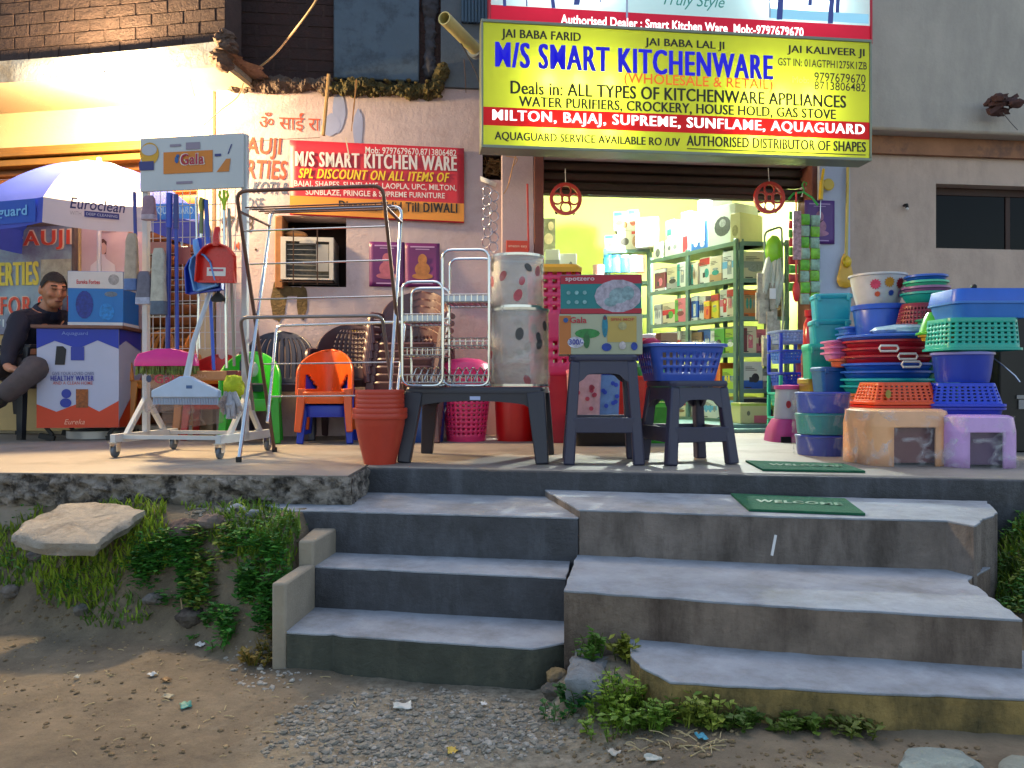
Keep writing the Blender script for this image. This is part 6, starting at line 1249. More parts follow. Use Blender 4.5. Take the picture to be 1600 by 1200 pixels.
# ================================================================ rack trolley, potty, wrapped tubs, storage bins
tr = thing('rack_trolley', 'five-tier plastic rack trolley, blue above and turquoise below, beside the doorway', 'rack trolley', (W(1234, 600, 5.35).x, 5.38, 0), R(6)); Bl, Tq = plastic('1c3cb4'), plastic('28a48c'); w_, d_ = .21, .2
zt5 = [.12, .29, .43, .585, .72]
for i, z in enumerate(zt5):
    P_ = Tq if i < 2 else (Bl if i < 4 else plastic('7488b8')); b = MB(); basket_body(b, w_*.9, d_*.85, w_, d_, .085, 8, 56, lambda i_, k: k % 2 == 0 and i_ in (2, 4, 6), z-.07); b.build('tray', P_ if i != 3 else plastic('3464c8'), tr, solid=.004)
    b = MB(); b.loft([rr(w_, d_, .03, z+.006), rr(w_+.02, d_+.02, .035, z+.008), rr(w_+.02, d_+.02, .035, z+.02), rr(w_, d_, .03, z+.022)]); b.build('tray_rim', P_, tr)
    if i:
        for sx in (-1, 1):
            for sy in (-1, 1): b = MB(); b.bar((sx*w_*.47, sy*d_*.47, zt5[i-1]+.02), (sx*w_*.47, sy*d_*.47, z), .022, .022); b.build('post', Tq if i < 3 else Bl, tr, bevel=.003)
    else:
        for sx in (-1, 1):
            for sy in (-1, 1): b = MB(); b.bar((sx*w_*.47, sy*d_*.47, 0), (sx*w_*.47, sy*d_*.47, z), .022, .022); b.build('post', Tq, tr, bevel=.003)
def tub(name, lab, cat, px, d, z, wt_, wb, h, col, shape='round', depth=None, rim=None, holes=False, invert=False, group=None, rz=0, rimcol=None, y=None):
    """a tub, bowl or basket standing at z: top width, bottom width, height in metres"""
    c = W(px, 600, d); o = thing(name, lab, cat, (c.x, d+wt_/2 if y is None else y, z), R(rz), group); P_ = plastic(col)
    dp = (lambda w: w) if depth is None else (lambda w: w*depth)
    if invert: zz = lambda t: h*(1-t)
    else: zz = lambda t: h*t
    rows = 14; b = MB(); seg = 72 if holes else 44
    def ring(t, ins=0):
        w = wb+(wt_-wb)*(t**.8 if shape == 'round' else t)-ins
        if shape == 'round': return [(w/2*math.cos(2*math.pi*k/seg), w/2*math.sin(2*math.pi*k/seg), zz(t)) for k in range(seg)]
        return rrs(w, dp(w), w*.14, zz(t), seg)
    if invert: rings = [ring(1-j/rows) for j in range(rows+1)]; b.loft(rings, False, True, hole=(lambda i, k: k % 2 == 0 and i % 2 == 1 and 2 < i < 12) if holes else None)
    else: rings = [ring(j/rows) for j in range(rows+1)]; b.loft(rings, True, False, hole=(lambda i, k: k % 2 == 0 and i % 2 == 1 and 2 < i < 12) if holes else None)
    b.build('body', P_, o, solid=.005)
    rt = zz(1); b = MB(); rw = rim if rim is not None else .012; e = .014
    f = (lambda w, z_: [(w/2*math.cos(2*math.pi*k/48), w/2*math.sin(2*math.pi*k/48), z_) for k in range(48)]) if shape == 'round' else (lambda w, z_: rr(w, dp(w), w*.14, z_))
    b.loft([f(wt_-.004, rt-e), f(wt_+rw*2, rt-e*.8), f(wt_+rw*2, rt-.001), f(wt_-.006, rt+.002)]) if not invert else b.loft([f(wt_-.006, rt-.001), f(wt_+rw*2, rt), f(wt_+rw*2, rt+e*.8), f(wt_-.004, rt+e)])
    b.build('rim', plastic(rimcol) if rimcol else P_, o); return o
# white pot with a pink lid on a pink base
pc = W(1243, 600, 4.85); pt2 = thing('water_pot', 'white drum with a pink lid standing on a pink step base', 'water pot', (pc.x, 4.98, 0)); b = MB(); b.loft([rr(.27, .25, .06, 0), rr(.25, .24, .07, .08), rr(.19, .19, .07, .145)], False, True); b.build('base', plastic('c03c80'), pt2)
b = MB(); b.box((-.06, -.125, .012), (.06, .02, .05)); b.box((.06, -.125, .012), (.06, .02, .05)); b.build('gap_shade', BLACK, pt2)  # black blocks painting in the shade of gaps under the base
b = MB(); b.lathe([(.0, .146), (.088, .146), (.09, .16), (.078, .33), (.078, .345)], 36); b.build('drum', mat('b8b4c0', .3, var=.08), pt2); b = MB(); b.lathe([(.078, .335), (.088, .337), (.088, .36), (0, .366)], 36); b.build('lid', plastic('d04490'), pt2)
b = MB(); b.disc(-.03, .24, .016, .024, -.091); b.build('printed_mark', mat('b03440', .4), pt2, smooth=False)
def wrap(o, r, h, col='dce4ec', sx=1, sy=1, a=.15, seed=0, parent_z=0):
    b = MB(); b.grid(lambda u, v: (lambda k: ((r+k)*sx*math.cos(6.2832*u), (r+k)*sy*math.sin(6.2832*u), parent_z+v*h))(.006+.014*abs(noise.noise(Vector((math.cos(6.2832*u)*4, math.sin(6.2832*u)*4, v*5+seed))))), 60, 16); return b.build('plastic_wrap', clear(col, a, .06), o)
for k, (lab, col, z) in enumerate((('blue plastic-wrapped tub, lowest of the wrapped stack', '1c3494', 0), ('teal plastic-wrapped tub in the middle of the wrapped stack', '147c84', .112), ('blue plastic-wrapped tub on top of the wrapped stack', '1c40a8', .222))):
    o = tub('wrapped_tub', lab, 'tub', 1301, 3.9, z, .262, .24, .105, col, rim=.005, group='wrapped round tubs'); wrap(o, .136, .10, seed=k*3, a=.16)
    b = MB(); b.lathe([(0, .1), (.125, .1), (.13, .085), (.12, .085)], 40); b.build('lid', plastic(col), o)
s46 = 4.5/1200
def bx(name, lab, cat, x0, x1, y0, y1, d, col, lid=None, depth=.8, wrapc=False, group=None, rz=0, taper=.88, handle=None):
    s = d/1200; w = (x1-x0)*s; z0 = CAMZ+(600-y1)*s; h = (y1-y0)*s; c = W((x0+x1)/2, 600, d); o = thing(name, lab, cat, (c.x, d+w*depth/2, max(z0, 0)), R(rz), group); P_ = plastic(col)
    b = MB(); b.loft([rr(w*taper, w*depth*taper, w*.08, 0), rr(w*.97, w*depth*.97, w*.1, h*.82), rr(w*.97, w*depth*.97, w*.1, h*.84)], True, True); b.build('body', P_, o)
    b = MB(); b.loft([rr(w*.99, w*depth*.99, w*.1, h*.80), rr(w*1.03, w*depth*1.03, w*.11, h*.83), rr(w*1.03, w*depth*1.03, w*.11, h*.95), rr(w*.94, w*depth*.94, w*.1, h)], False, True); b.build('lid', plastic(lid or col), o)
    b = MB(); b.box((-w*.38, -w*depth*.5-.006, h*.82), (w*.09, .014, h*.2)); b.box((w*.38, -w*depth*.5-.006, h*.82), (w*.09, .014, h*.2)); b.build('clip', plastic(lid or col), o, bevel=.003)
    return o
# column of turquoise bins (from the floor upwards)
bx('storage_bin', 'dark teal base crate under the yellow bin by the pale pillar', 'bin', 1276, 1340, 640, 695, 4.75, '0c5058'); bx('storage_bin', 'yellow-brown bin under the turquoise bag-wrapped bin', 'bin', 1266, 1338, 590, 643, 4.7, 'b0841c')
bx('storage_bin', 'sea-green bin in crumpled wrap on the yellow-brown bin', 'bin', 1264, 1306, 537, 592, 4.6, '1ca088'); bx('storage_bin', 'turquoise lidded bin, second from the top of the bin column', 'bin', 1276, 1334, 499, 541, 4.75, '0c8c9c', rz=-12); bx('storage_bin', 'turquoise lidded bin on top of the bin column', 'bin', 1279, 1336, 458, 500, 4.75, '1090a8', rz=-12)
bx('storage_bin', 'deep blue bin with posts in front of the yellow-brown bin', 'bin', 1284, 1346, 573, 612, 4.35, '0c4c90'); bx('storage_bin', 'upright blue block stand supporting the deep blue bin', 'stand', 1288, 1344, 610, 700, 4.45, '123c78')
o = tub('bowl', 'orange shallow bowl on the deep blue bin', 'bowl', 1327, 4.3, CAMZ+27*4.3/1200, .14, .12, .045, 'b85434')
for k, nm in enumerate(('lowest', 'middle', 'topmost')): o = tub('basket', 'pink small basket, %s of three nested on the orange bowl' % nm, 'basket', 1329, 4.3, CAMZ+38*4.3/1200+.032*k, .19, .155, .045, 'c86ca4', 'rect', .8, group='nested pink baskets'); b = MB(); b.box((-.0, -.079, .028), (.05, .004, .014)); b.build('handle_slot', mat('a02858', .4), o)
for k, nm in enumerate(('lowest', 'middle', 'topmost')): o = tub('basket', 'pale blue small basket, %s of three nested above the pink ones' % nm, 'basket', 1346, 4.55, CAMZ+58*4.55/1200+.036*k, .17, .14, .05, '3c6cc4', 'rect', .8, group='nested pale blue baskets'); b = MB(); b.box((-.0, -.071, .03), (.04, .004, .014)); b.build('handle_slot', mat('a03c68', .4), o)
bx('storage_bin', 'hidden navy crate carrying the pale blue baskets', 'crate', 1312, 1372, 545, 690, 4.75, '14285c')
b_ = thing('bottle', 'red glossy wrapped bottle between the trolley and the bins', 'bottle', (W(1270, 600, 4.95).x, 5.0, 0)); b = MB(); b.lathe([(0, 0), (.05, 0), (.055, .55), (.04, .6), (.045, .62)], 20); b.build('stand', plastic('8c1420'), b_); b = MB(); b.lathe([(.044, .62), (.04, .76), (.02, .8), (.032, .81), (.034, .85), (0, .86)], 20); b.build('body', mat('b01828', .15, var=.3, scale=20), b_)
tub('tub', 'small magenta tub behind the rack trolley', 'tub', 1262, 5.3, .4, .12, .1, .16, 'b82c68')

# ================================================================ the pile at the right end
def stepstool(lab, x0, x1, y0, y1, d, col, rz):
    s = d/1200; w = (x1-x0)*s*.93; h = .37-(600-y0)*s*-1 if False else CAMZ+(600-y0)*s; c = W((x0+x1)/2, 600, d); o = thing('step_stool', lab, 'step stool', (c.x, d+.18, 0), R(rz), 'wrapped step stools'); P_ = plastic(col); dp = .34
    b = MB(); n = 40; rgs = [rrs(w*(1.0-.0*t), dp, .08, h*t, n) for t in (0, .25, .5, .7, .72)]+[rrs(w*.97, dp*.95, .08, h*.97, n), rrs(w*.9, dp*.88, .08, h, n)]
    hz = max(p[0] for p in rgs[0])
    def hole(i, k):
        x = (rgs[i][k][0]+rgs[i][(k+1) % n][0])/2; y = (rgs[i][k][1]+rgs[i][(k+1) % n][1])/2
        return i < 3 and ((abs(x-.0) < w*.24 and abs(y) > dp*.42) if True else 0)
    b.loft(rgs, False, True, hole=hole); b.build('body', P_, o, solid=.012)
    b = MB(); b.loft([rr(w*.8, dp*.75, .05, .012), rr(w*.8, dp*.75, .05, h*.7)]); b.build('inner_wall', plastic('6a3c40' if col > 'c' else '50305c'), o)
    wr = MB(); hs_ = rz*7
    def wf(u, v):
        a_ = 6.2832*u; p = rrs(1, 1, .3, 0, 60)[int(u*60) % 60]; k = 1.03+.07*abs(noise.noise(Vector((p[0]*6, p[1]*6, v*4+hs_))))+.10*(1-v)**3; return (p[0]*w*k, p[1]*dp*k, .003+v*h*1.0+.01*noise.noise(Vector((p[0]*9, p[1]*9, hs_))))
    wr.grid(wf, 60, 14); wr.build('plastic_wrap', clear('e8ecf4', .17, .06), o); return o
stepstool('peach step stool in clear plastic wrap at the porch edge', 1358, 1500, 642, 730, 3.44, 'dca478', 4); stepstool('lilac step stool in clear plastic wrap, right end of the porch edge', 1494, 1606, 652, 735, 3.36, 'bc94d0', -3)
def rect_pair(labs, x0, x1, yt, ym, yb, d, cols, depth=.75, rz=0, holes=True, name='basket'):
    s = d/1200; w = (x1-x0)*s; zb, zm, zt_ = (CAMZ+(600-q)*s for q in (yb, ym, yt)); px = (x0+x1)/2
    tub(name, labs[0], 'basket', px, d, zb, w*.93, w*.80, zm-zb, cols[0], 'rect', depth, rz=rz); return tub(name, labs[1], 'basket', px, d, zm+.004, w*.93, w*.76, zt_-zm-.004, cols[1], 'rect', depth, holes=holes, invert=True, rz=rz)
ob = rect_pair(('red-orange tub standing on the peach step stool', 'orange pierced basket turned upside down on the red-orange tub'), 1366, 1484, 598, 634, 669, 3.55, ('b82410', 'd0481c'), rz=5)
b = MB(); b.disc(-.115, .05, .014, .02, -.139, 14); b.build('sticker', mat('8c8438', .5, var=.3, scale=60), ob, smooth=False)
rect_pair(('royal blue tub standing on the lilac step stool', 'royal blue pierced basket upside down on the blue tub'), 1468, 1588, 599, 637, 670, 3.52, ('1428a0', '1c3cc0'), rz=-4)
# basin with a wire handle, teal basket, blue crate above
s = 3.55/1200; o = tub('basin', 'indigo basin with a lilac rim and wire handle in the right pile', 'basin', 1529, 3.58, CAMZ+(600-597)*s, .26, .22, (597-549)*s, '1c38a0', rim=.008, rimcol='7878b8'); b = MB(); b.tube([(.135, 0, .13), (.165, -.05, .08), (.19, -.1, .03), (.2, -.12, .0)], .003, 6); b.build('handle', STEEL, o)
tub('basket', 'turquoise pierced basket upside down on the indigo basin', 'basket', 1552, 3.55, CAMZ+(600-546)*s, .345, .325, 51*s, '14a090', 'rect', .75, holes=True, invert=True)
o = tub('crate', 'sky blue lidded crate on top of the turquoise basket', 'crate', 1566, 3.55, CAMZ+(600-494)*s, .36, .33, 26*s, '2c70c4', 'rect', .75); b = MB(); b.loft([rr(.375, .28, .05, 25*s), rr(.375, .28, .05, 30*s), rr(.355, .265, .05, 46*s)], True, True); b.build('lid', plastic('1c5cc8'), o)
# stack of trays with white loop handles
s = 4.05/1200; zst = [(617, .006, 'c0561c', 'orange tray, lower of two at the left of the orange basket'), (640, 0, 'a8301c', 'deep orange tub under the orange tray')]
o = tub('tub', 'deep orange tub at the foot of the tray stack', 'tub', 1400, 4.05, CAMZ+(600-690)*s if False else .05, .40, .34, .20, 'a03418', rim=.01)
tub('tray', 'orange tray on the deep orange tub', 'tray', 1402, 4.05, .262, .42, .38, .055, 'c8601c', rim=.01); tub('crate', 'dark teal crate on the floor under the tray stack', 'crate', 1400, 4.1, 0, .4, .38, .05, '0c4448', 'rect', .8)
zc_ = .318; stack = [('turquoise tray, lower of two in the tray stack', '1494a0', .045), ('turquoise tray, upper of two in the tray stack', '18a0a8', .04), ('blue tray, lower of two in the tray stack', '1850b0', .045), ('blue tray, upper of two in the tray stack', '2058c0', .045), ('crimson tray, lowest of three in the tray stack', '98182c', .045), ('crimson tray, middle of three in the tray stack', 'a01c30', .045), ('crimson tray, topmost of three in the tray stack', 'a41c34', .045)]
for k, (lab, col, h) in enumerate(stack):
    o = tub('tray', lab, 'tray', 1420+k*.4, 4.02, zc_, .46, .40, h, col, rim=.012, group='round trays in one stack', rz=k*11); zc_ += h*.92
    if k in (3, 4, 5):
        b = MB(); b.M = Matrix.Rotation(-R(k*11), 4, 'Z'); x = (-.02, -.10, .02)[k-3] if k != 5 else -.09; x = {3: .0, 4: -.02, 5: -.12}[k]; yy = -.248
        b.tube([(x+a_*.05, yy, h-.01+c_*.014) for a_, c_ in ((-1, 0), (-.85, 1), (.85, 1), (1, 0), (.85, -1), (-.85, -1))], .006, 8, True); b.build('handle', PAPERW, o)
o = tub('tray', 'wide blue lid topping the tray stack', 'tray', 1424, 4.0, zc_, .50, .44, .03, '1c58c0', rim=.012); zl = zc_+.03
b = MB(); c = W(1420, 600, 4.2); b.ball((c.x, 4.2, zl+.028), (.2, .15, .036), 22, 10, lambda d: 1+.18*noise.noise(d*4)); tag(b.build('plastic_bag', mat('90b0c4', .2, var=.4, scale=9, bump=.5, bscale=18)), 'pale crumpled plastic bag lying on the tray stack', 'bag')
s = 4.35/1200
bk_ = bucket('shiny blue bucket under the flowered white tub', (W(1395, 600, 4.35).x, 4.5, zl), .125, .15, (547-488)*s-.02, '1c50b8', handle=False)
zt_ = zl+(547-488)*s-.018
ft = tub('tub', 'white flared tub printed with flowers on the blue bucket', 'tub', 1391, 4.35, zt_, .30, .22, (487-438)*s, 'b4b4b8', rim=.01)
for cx, cz, col, rs in ((-.075, .11, 'b83c5c', .022), (0.0, .12, 'b8801c', .022), (.075, .115, '981830', .024), (-.06, .055, 'b84c2c', .012), (.015, .06, '1c3c90', .013), (.08, .06, 'a070a8', .015)):
    b = MB(); rr_ = .11+(.15-.11)*(cz/.178)**.8+.006; vs_ = []
    for j in range(24):
        q_ = rs*(1 if j % 2 == 0 else .72); q_ *= 1.45; u, v = q_*math.cos(j*math.pi/12), q_*math.sin(j*math.pi/12); th_ = -math.pi/2+(cx+u)/rr_; r2 = .11+(.15-.11)*max(0, (cz+v)/.178)**.8+.0055; vs_.append((r2*math.cos(th_), r2*math.sin(th_), cz+v))
    b.add(vs_, [tuple(range(24))]); b.build('printed_flower', mat(col, .4, var=.3, scale=40), ft, smooth=False)
# bowls on a maroon colander
s = 4.25/1200; o = tub('colander', 'maroon pierced colander upside down under the bowls', 'colander', 1455, 4.15, zl+.01, .25, .17, .17, '7c1a2c', holes=True, invert=True)
zb_ = zl+.185
for k, (lab, col, w, h) in enumerate((('turquoise bowl at the bottom of the bowl stack', '14948c', .25, .06), ('mauve-rimmed bowl, second in the bowl stack', '8c5c8c', .235, .05), ('mint bowl, third in the bowl stack', '3cb490', .22, .05), ('blue bowl on top of the bowl stack', '1c54b4', .21, .05))): tub('bowl', lab, 'bowl', 1462, 4.2, zb_, w, w*.7, h, col, rim=.006, group='bowls in one stack', y=4.3); zb_ += .032 if k else .042
s = 3.85/1200; o = tub('bowl', 'yellow bowl under the lime dome', 'bowl', 1484, 3.75, CAMZ+(600-532)*s, .15, .13, .03, 'b89018', y=3.86)
tub('bowl', 'lime green bowl upside down like a dome in the pile', 'bowl', 1484, 3.75, CAMZ+(600-523)*s, .17, .09, .11, '34a424', invert=True, y=3.86); o = tub('container', 'mint lidded container with a red handle in the pile', 'container', 1504, 3.8, CAMZ+(600-487)*s, .15, .12, .10, '1ca484', y=3.9); b = MB(); b.tube([(-.08, -.05, .085), (-.02, -.078, .085), (.03, -.075, .085)], .008, 8); b.build('handle', plastic('b42c30'), o)
tub('stand', 'green tub hidden behind the lime dome', 'tub', 1500, 3.95, 0, .2, .2, .72, '1c8464', y=4.15)
bl2 = MB(); c = W(1541, 444, 3.75); bl2.ball(tuple(c+Vector((0, .1, 0))), (.014, .014, .014), 10, 8); tag(bl2.build('knob', BLACK), 'small black knob behind the sky blue crate', 'knob')
# dark goods at the right edge
dk = thing('cabinet', 'black cabinet with a white mark behind the right end of the pile', 'cabinet', (W(1605, 600, 4.15).x, 4.35, 0)); b = MB(); b.box((.1, 0, .37), (.5, .4, .74)); b.build('body', mat('0a0a0c', .5, var=.2), dk, bevel=.01); b = MB(); b.box((.0, -.205, .30), (.12, .006, .02)); b.box((-.02, -.205, .26), (.06, .006, .05)); b.build('printed_mark', mat('8a8a8c', .5), dk)
# doormats
for lab, pts, z in (('green WELCOME doormat on the upper step of the wide flight', ((1142, 774), (1320, 782), (1352, 806), (1170, 799)), R3+.001), ('green WELCOME doormat at the edge of the porch floor', ((1165, 722), (1318, 727), (1352, 739), (1192, 736)), .001)):
    P4 = [FP(*p, z) for p in pts]; c = sum(P4, Vector())/4; ang = math.atan2((P4[1]-P4[0]+P4[2]-P4[3]).y, (P4[1]-P4[0]+P4[2]-P4[3]).x); o = thing('doormat', lab, 'doormat', c, ang); inv = Matrix.Rotation(-ang, 4, 'Z')
    q = [inv @ (p-c) for p in P4]; b = MB(); b.slab([(p.x, p.y) for p in (q[3], q[2], q[1], q[0])], .0005, .009); b.build('mat', mat('1e6a4c', .95, var=.25, scale=40, bump=.8, bscale=300), o)
    TEXTS.append(('WELCOME', INK('5f8e74'), o, (-.14, .16, -.03, .035), 0, .03, 0, 'mat_lettering', 0))
# ================================================================ plants, stones and litter on the bank and at the steps
def hitg(px, py):
    d = 1.2
    while d < 4.2:
        p = W(px, py, d)
        if p.z <= gz(p.x, p.y): return Vector((p.x, p.y, gz(p.x, p.y)))
        d += .008
    return None
def in_ellipse(rnd, cx, cy, rx, ry):
    while 1:
        a_, c_ = rnd.uniform(-1, 1), rnd.uniform(-1, 1)
        if a_*a_+c_*c_ < 1: return cx+a_*rx, cy+c_*ry
GM = lambda h: mat(h, .6, var=.5, scale=9, transl=.25)
def blade(b, p, h, rnd, lean=.5, w=.004):
    a_ = rnd.uniform(0, 6.28); d = Vector((math.cos(a_), math.sin(a_), 0)); s_ = Vector((-d.y, d.x, 0))*w; l_ = rnd.uniform(.1, lean)*h
    p1 = p+Vector((0, 0, h*.55))+d*l_*.4; p2 = p+Vector((0, 0, h*rnd.uniform(.8, 1)))+d*l_
    b.add([p-s_, p+s_, p1-s_*.8, p1+s_*.8, p2], [(0, 1, 3, 2), (2, 3, 4)])
def leaf(b, p, L_, rnd, up=.5):
    a_ = rnd.uniform(0, 6.28); d = Vector((math.cos(a_), math.sin(a_), rnd.uniform(-.2, up))).normalized(); s_ = d.cross(Vector((0, 0, 1))).normalized()*L_*.36; m_ = p+d*L_*.5; n_ = Vector((0, 0, L_*.08))
    b.add([p, m_-s_+n_, p+d*L_, m_+s_+n_, m_-n_], [(0, 4, 1), (1, 4, 2), (2, 4, 3), (3, 4, 0)])
rnd = random.Random(21)
g1, g2 = MB(), MB()
for cx, cy, rx, ry, n, h0, h1, tgt in ((25, 835, 50, 60, 420, .03, .09, 0), (120, 905, 70, 55, 620, .03, .10, 0), (205, 795, 55, 32, 420, .025, .07, 0), (225, 860, 50, 45, 380, .03, .08, 0), (395, 830, 75, 45, 800, .02, .07, 1), (420, 900, 50, 60, 500, .02, .06, 1), (60, 780, 60, 14, 240, .02, .05, 1), (180, 960, 60, 26, 160, .02, .06, 1), (20, 900, 30, 26, 160, .02, .06, 1), (310, 785, 30, 16, 90, .02, .05, 0),
                                     (1560, 850, 60, 60, 900, .02, .07, 1), (1590, 920, 40, 40, 420, .02, .06, 1), (1545, 915, 30, 24, 200, .02, .05, 0)):
    for k in range(n):
        p = hitg(*in_ellipse(rnd, cx, cy, rx, ry))
        if p and (p.x < -.77 or p.x > 1.2): blade((g1, g2)[tgt if rnd.random() < .8 else 1-tgt], p, rnd.uniform(h0, h1)*.78, rnd, 1.1)
tag(g1.build('grass', GM('8aa230'), smooth=False), None, None, kind='stuff'); tag(g2.build('grass', GM('587a28'), smooth=False), None, None, kind='stuff')
c1, c2, c3 = MB(), MB(), MB()
for cx, cy, rx, ry, n, L0, L1 in ((330, 900, 120, 62, 3600, .016, .038), (400, 960, 70, 50, 1600, .016, .036), (380, 1000, 50, 22, 220, .012, .028), (240, 890, 50, 45, 420, .012, .026), (430, 870, 45, 60, 600, .01, .022), (30, 850, 45, 60, 380, .01, .024), (130, 930, 60, 40, 300, .01, .022), (1550, 860, 62, 60, 1200, .012, .028), (1585, 930, 45, 40, 600, .012, .026)):
    for k in range(n):
        p = hitg(*in_ellipse(rnd, cx, cy, rx, ry))
        if p and (p.x < -.77 or p.x > 1.2) and noise.noise(Vector((p.x*9, p.y*9, p.z*9))) > -.12: leaf(c3 if noise.noise(Vector((p.x*5, p.y*5, 3))) > .25 and rnd.random() < .6 else (c1, c2)[rnd.random() < .4], p+Vector((rnd.uniform(-.02, .02), rnd.uniform(-.03, .01), rnd.uniform(.003, .055))), rnd.uniform(L0, L1), rnd)
tag(c1.build('ground_cover', GM('4c8a32'), smooth=False), None, None, kind='stuff'); tag(c3.build('ground_cover', GM('7c8e34'), smooth=False), None, None, kind='stuff'); tag(c2.build('ground_cover', GM('33692a'), smooth=False), None, None, kind='stuff')
def weed(label, px, py, w_, h_, n, col, z=None, grassy=.3, d=None):
    p0 = hitg(px, py)
    if d: x_ = (px-800)*d/1200; p0 = Vector((x_, d, gz(x_, d)))
    o = thing('weed', label, 'weed', p0); b = MB(); s_ = MB()
    for k in range(max(5, n//9)):
        q = Vector((rnd.gauss(0, w_*.35), rnd.gauss(0, .022), 0)); q.z = 0 if z is not None else gz(p0.x+q.x, p0.y+q.y)-p0.z; hh = h_*rnd.uniform(.4, 1); t_ = q+Vector((rnd.uniform(-.4, .4)*hh, -rnd.random()*.3*hh, hh)); s_.tube([q, q.lerp(t_, .5)+Vector((.004, 0, .004)), t_], .0014, 4)
        for j in range(9): leaf(b, q.lerp(t_, rnd.uniform(.15, 1)), rnd.uniform(.013, .03), rnd, .7)
        for j in range(int(6*grassy)): blade(b, q, hh*rnd.uniform(.6, 1.2), rnd, .8, .002)
    b.build('leaves', GM(col), o, smooth=False); s_.build('stem', GM('4a5a20'), o); return o
weed('leafy weed clump growing at the left foot of the middle wide step', 928, 1006, .07, .10, 150, '4c7a1e', d=2.235); weed('yellowish small weed on the joint right of the leafy clump', 972, 1016, .05, .08, 110, '7a8424', d=2.2)
weed('dark creeping weed beside the broken concrete piece', 900, 1104, .12, .06, 240, '2c6428'); weed('bushy bright weed at the cracked corner of the lowest wide step', 960, 1094, .12, .09, 420, '7a9a2c', grassy=.8, d=2.0); weed('spreading weed under the broken tip of the lowest wide step', 1010, 1118, .14, .07, 380, '688c2c', d=1.92); weed('pale green weed leaning on the yellowish lowest riser', 1085, 1116, .10, .075, 260, '8a9a3c', grassy=.7, d=1.9)
weed('low weed runner along the foot of the lowest riser', 1160, 1140, .12, .045, 200, '4c6a20', d=1.875); weed('small weed tuft in the middle of the lowest riser foot', 1240, 1146, .10, .04, 150, '567220', d=1.855); weed('last weed runner before the flat stones', 1330, 1156, .11, .04, 150, '5c6a24', d=1.84); weed('tiny weed sprouting on the dirt left of the cheek block', 322, 985, .03, .04, 40, '3c7420'); weed('broad-leaved weed at the foot of the bank beside the steps', 352, 1000, .05, .08, 90, '3f8a2c', grassy=0)
weed('dry tan weed tuft at the foot of the cheek block', 405, 1030, .09, .07, 140, '7a6a2c', grassy=1.2)
# stones
def stone(name, label, cat, p, sz, col, seed, flat=.0, cuts=1.2, group=None):
    o_ = Vector((seed*3.1, seed*1.7, 0)); b = MB()
    def f(d):
        k = 1+.32*noise.noise(d*cuts+o_)+.12*noise.noise(d*cuts*3+o_)+.04*noise.noise(d*9+o_)
        if flat and d.z > .25: k *= (.25+.0*d.z)/d.z if d.z*k > .25 else 1
        return k
    b.ball((0, 0, 0), sz, 40, 24, f); o = b.build(name, mat(col, .9, var=.2, scale=12, bump=.6, bscale=35, stain='5c5650', stain_s=7)); o.location = p; return tag(o, label, cat, group)
def slabstone(label, P_, th, col, seed, name='concrete_piece'):
    c = sum(P_, Vector())/len(P_); poly = []
    for a_, e in zip(P_, P_[1:]+P_[:1]):
        for k in range(6): q = a_.lerp(e, k/6)-c; n_ = noise.noise(Vector((q.x*25, q.y*25, seed)))*.012; poly.append(q+Vector((n_, n_, 0)))
    rings = []
    for sc_, dz in ((.3, 0), (.6, 0), (.9, -.002), (.985, -.010), (1.0, -.03), (.98, -th*.6), (.9, -th)):
        rings.append([(p.x*sc_+.014*noise.noise(Vector((p.x*18, p.y*18, dz*40+seed))), p.y*sc_+.014*noise.noise(Vector((p.x*18, p.y*18, dz*40+seed+5))), p.z*sc_+dz+.014*noise.noise(Vector((p.x*sc_*9, p.y*sc_*9, seed)))) for p in poly])
    b = MB(); b.loft(rings[::-1], True, True); o = b.build(name, mat(col, .88, var=.22, scale=7, bump=.8, bscale=35, stain='5a5550', stain_s=6, stain_t=(.48, .7))); o.location = c; return tag(o, label, 'concrete piece')
gp = lambda z, *pts: [FP(px, py, z) for px, py in pts]
slabstone('large pale concrete slab lying on the grassy bank below the porch', [W(18, 822, 2.82), W(60, 834, 2.74), W(150, 838, 2.70), W(178, 812, 2.8), W(230, 784, 2.98), W(150, 771, 3.08), W(95, 778, 3.06), W(40, 804, 2.92)], .06, '9d968b', 1).location.z -= .022
slabstone('broken grey concrete piece wedged between the two flights of steps', gp(-.415, (884, 1058), (938, 1062), (950, 1024), (932, 1008), (900, 1010)), .08, '7c8286', 2); slabstone('flat pale stone lying on the dirt near the bottom edge', gp(-.455, (1398, 1190), (1420, 1168), (1500, 1166), (1532, 1192), (1500, 1225), (1420, 1225)), .05, '8c9690', 3, 'flat_stone'); slabstone('flat stone at the bottom right corner of the dirt', gp(-.455, (1550, 1200), (1580, 1178), (1660, 1180), (1680, 1230), (1580, 1235)), .05, '909488', 4, 'flat_stone')
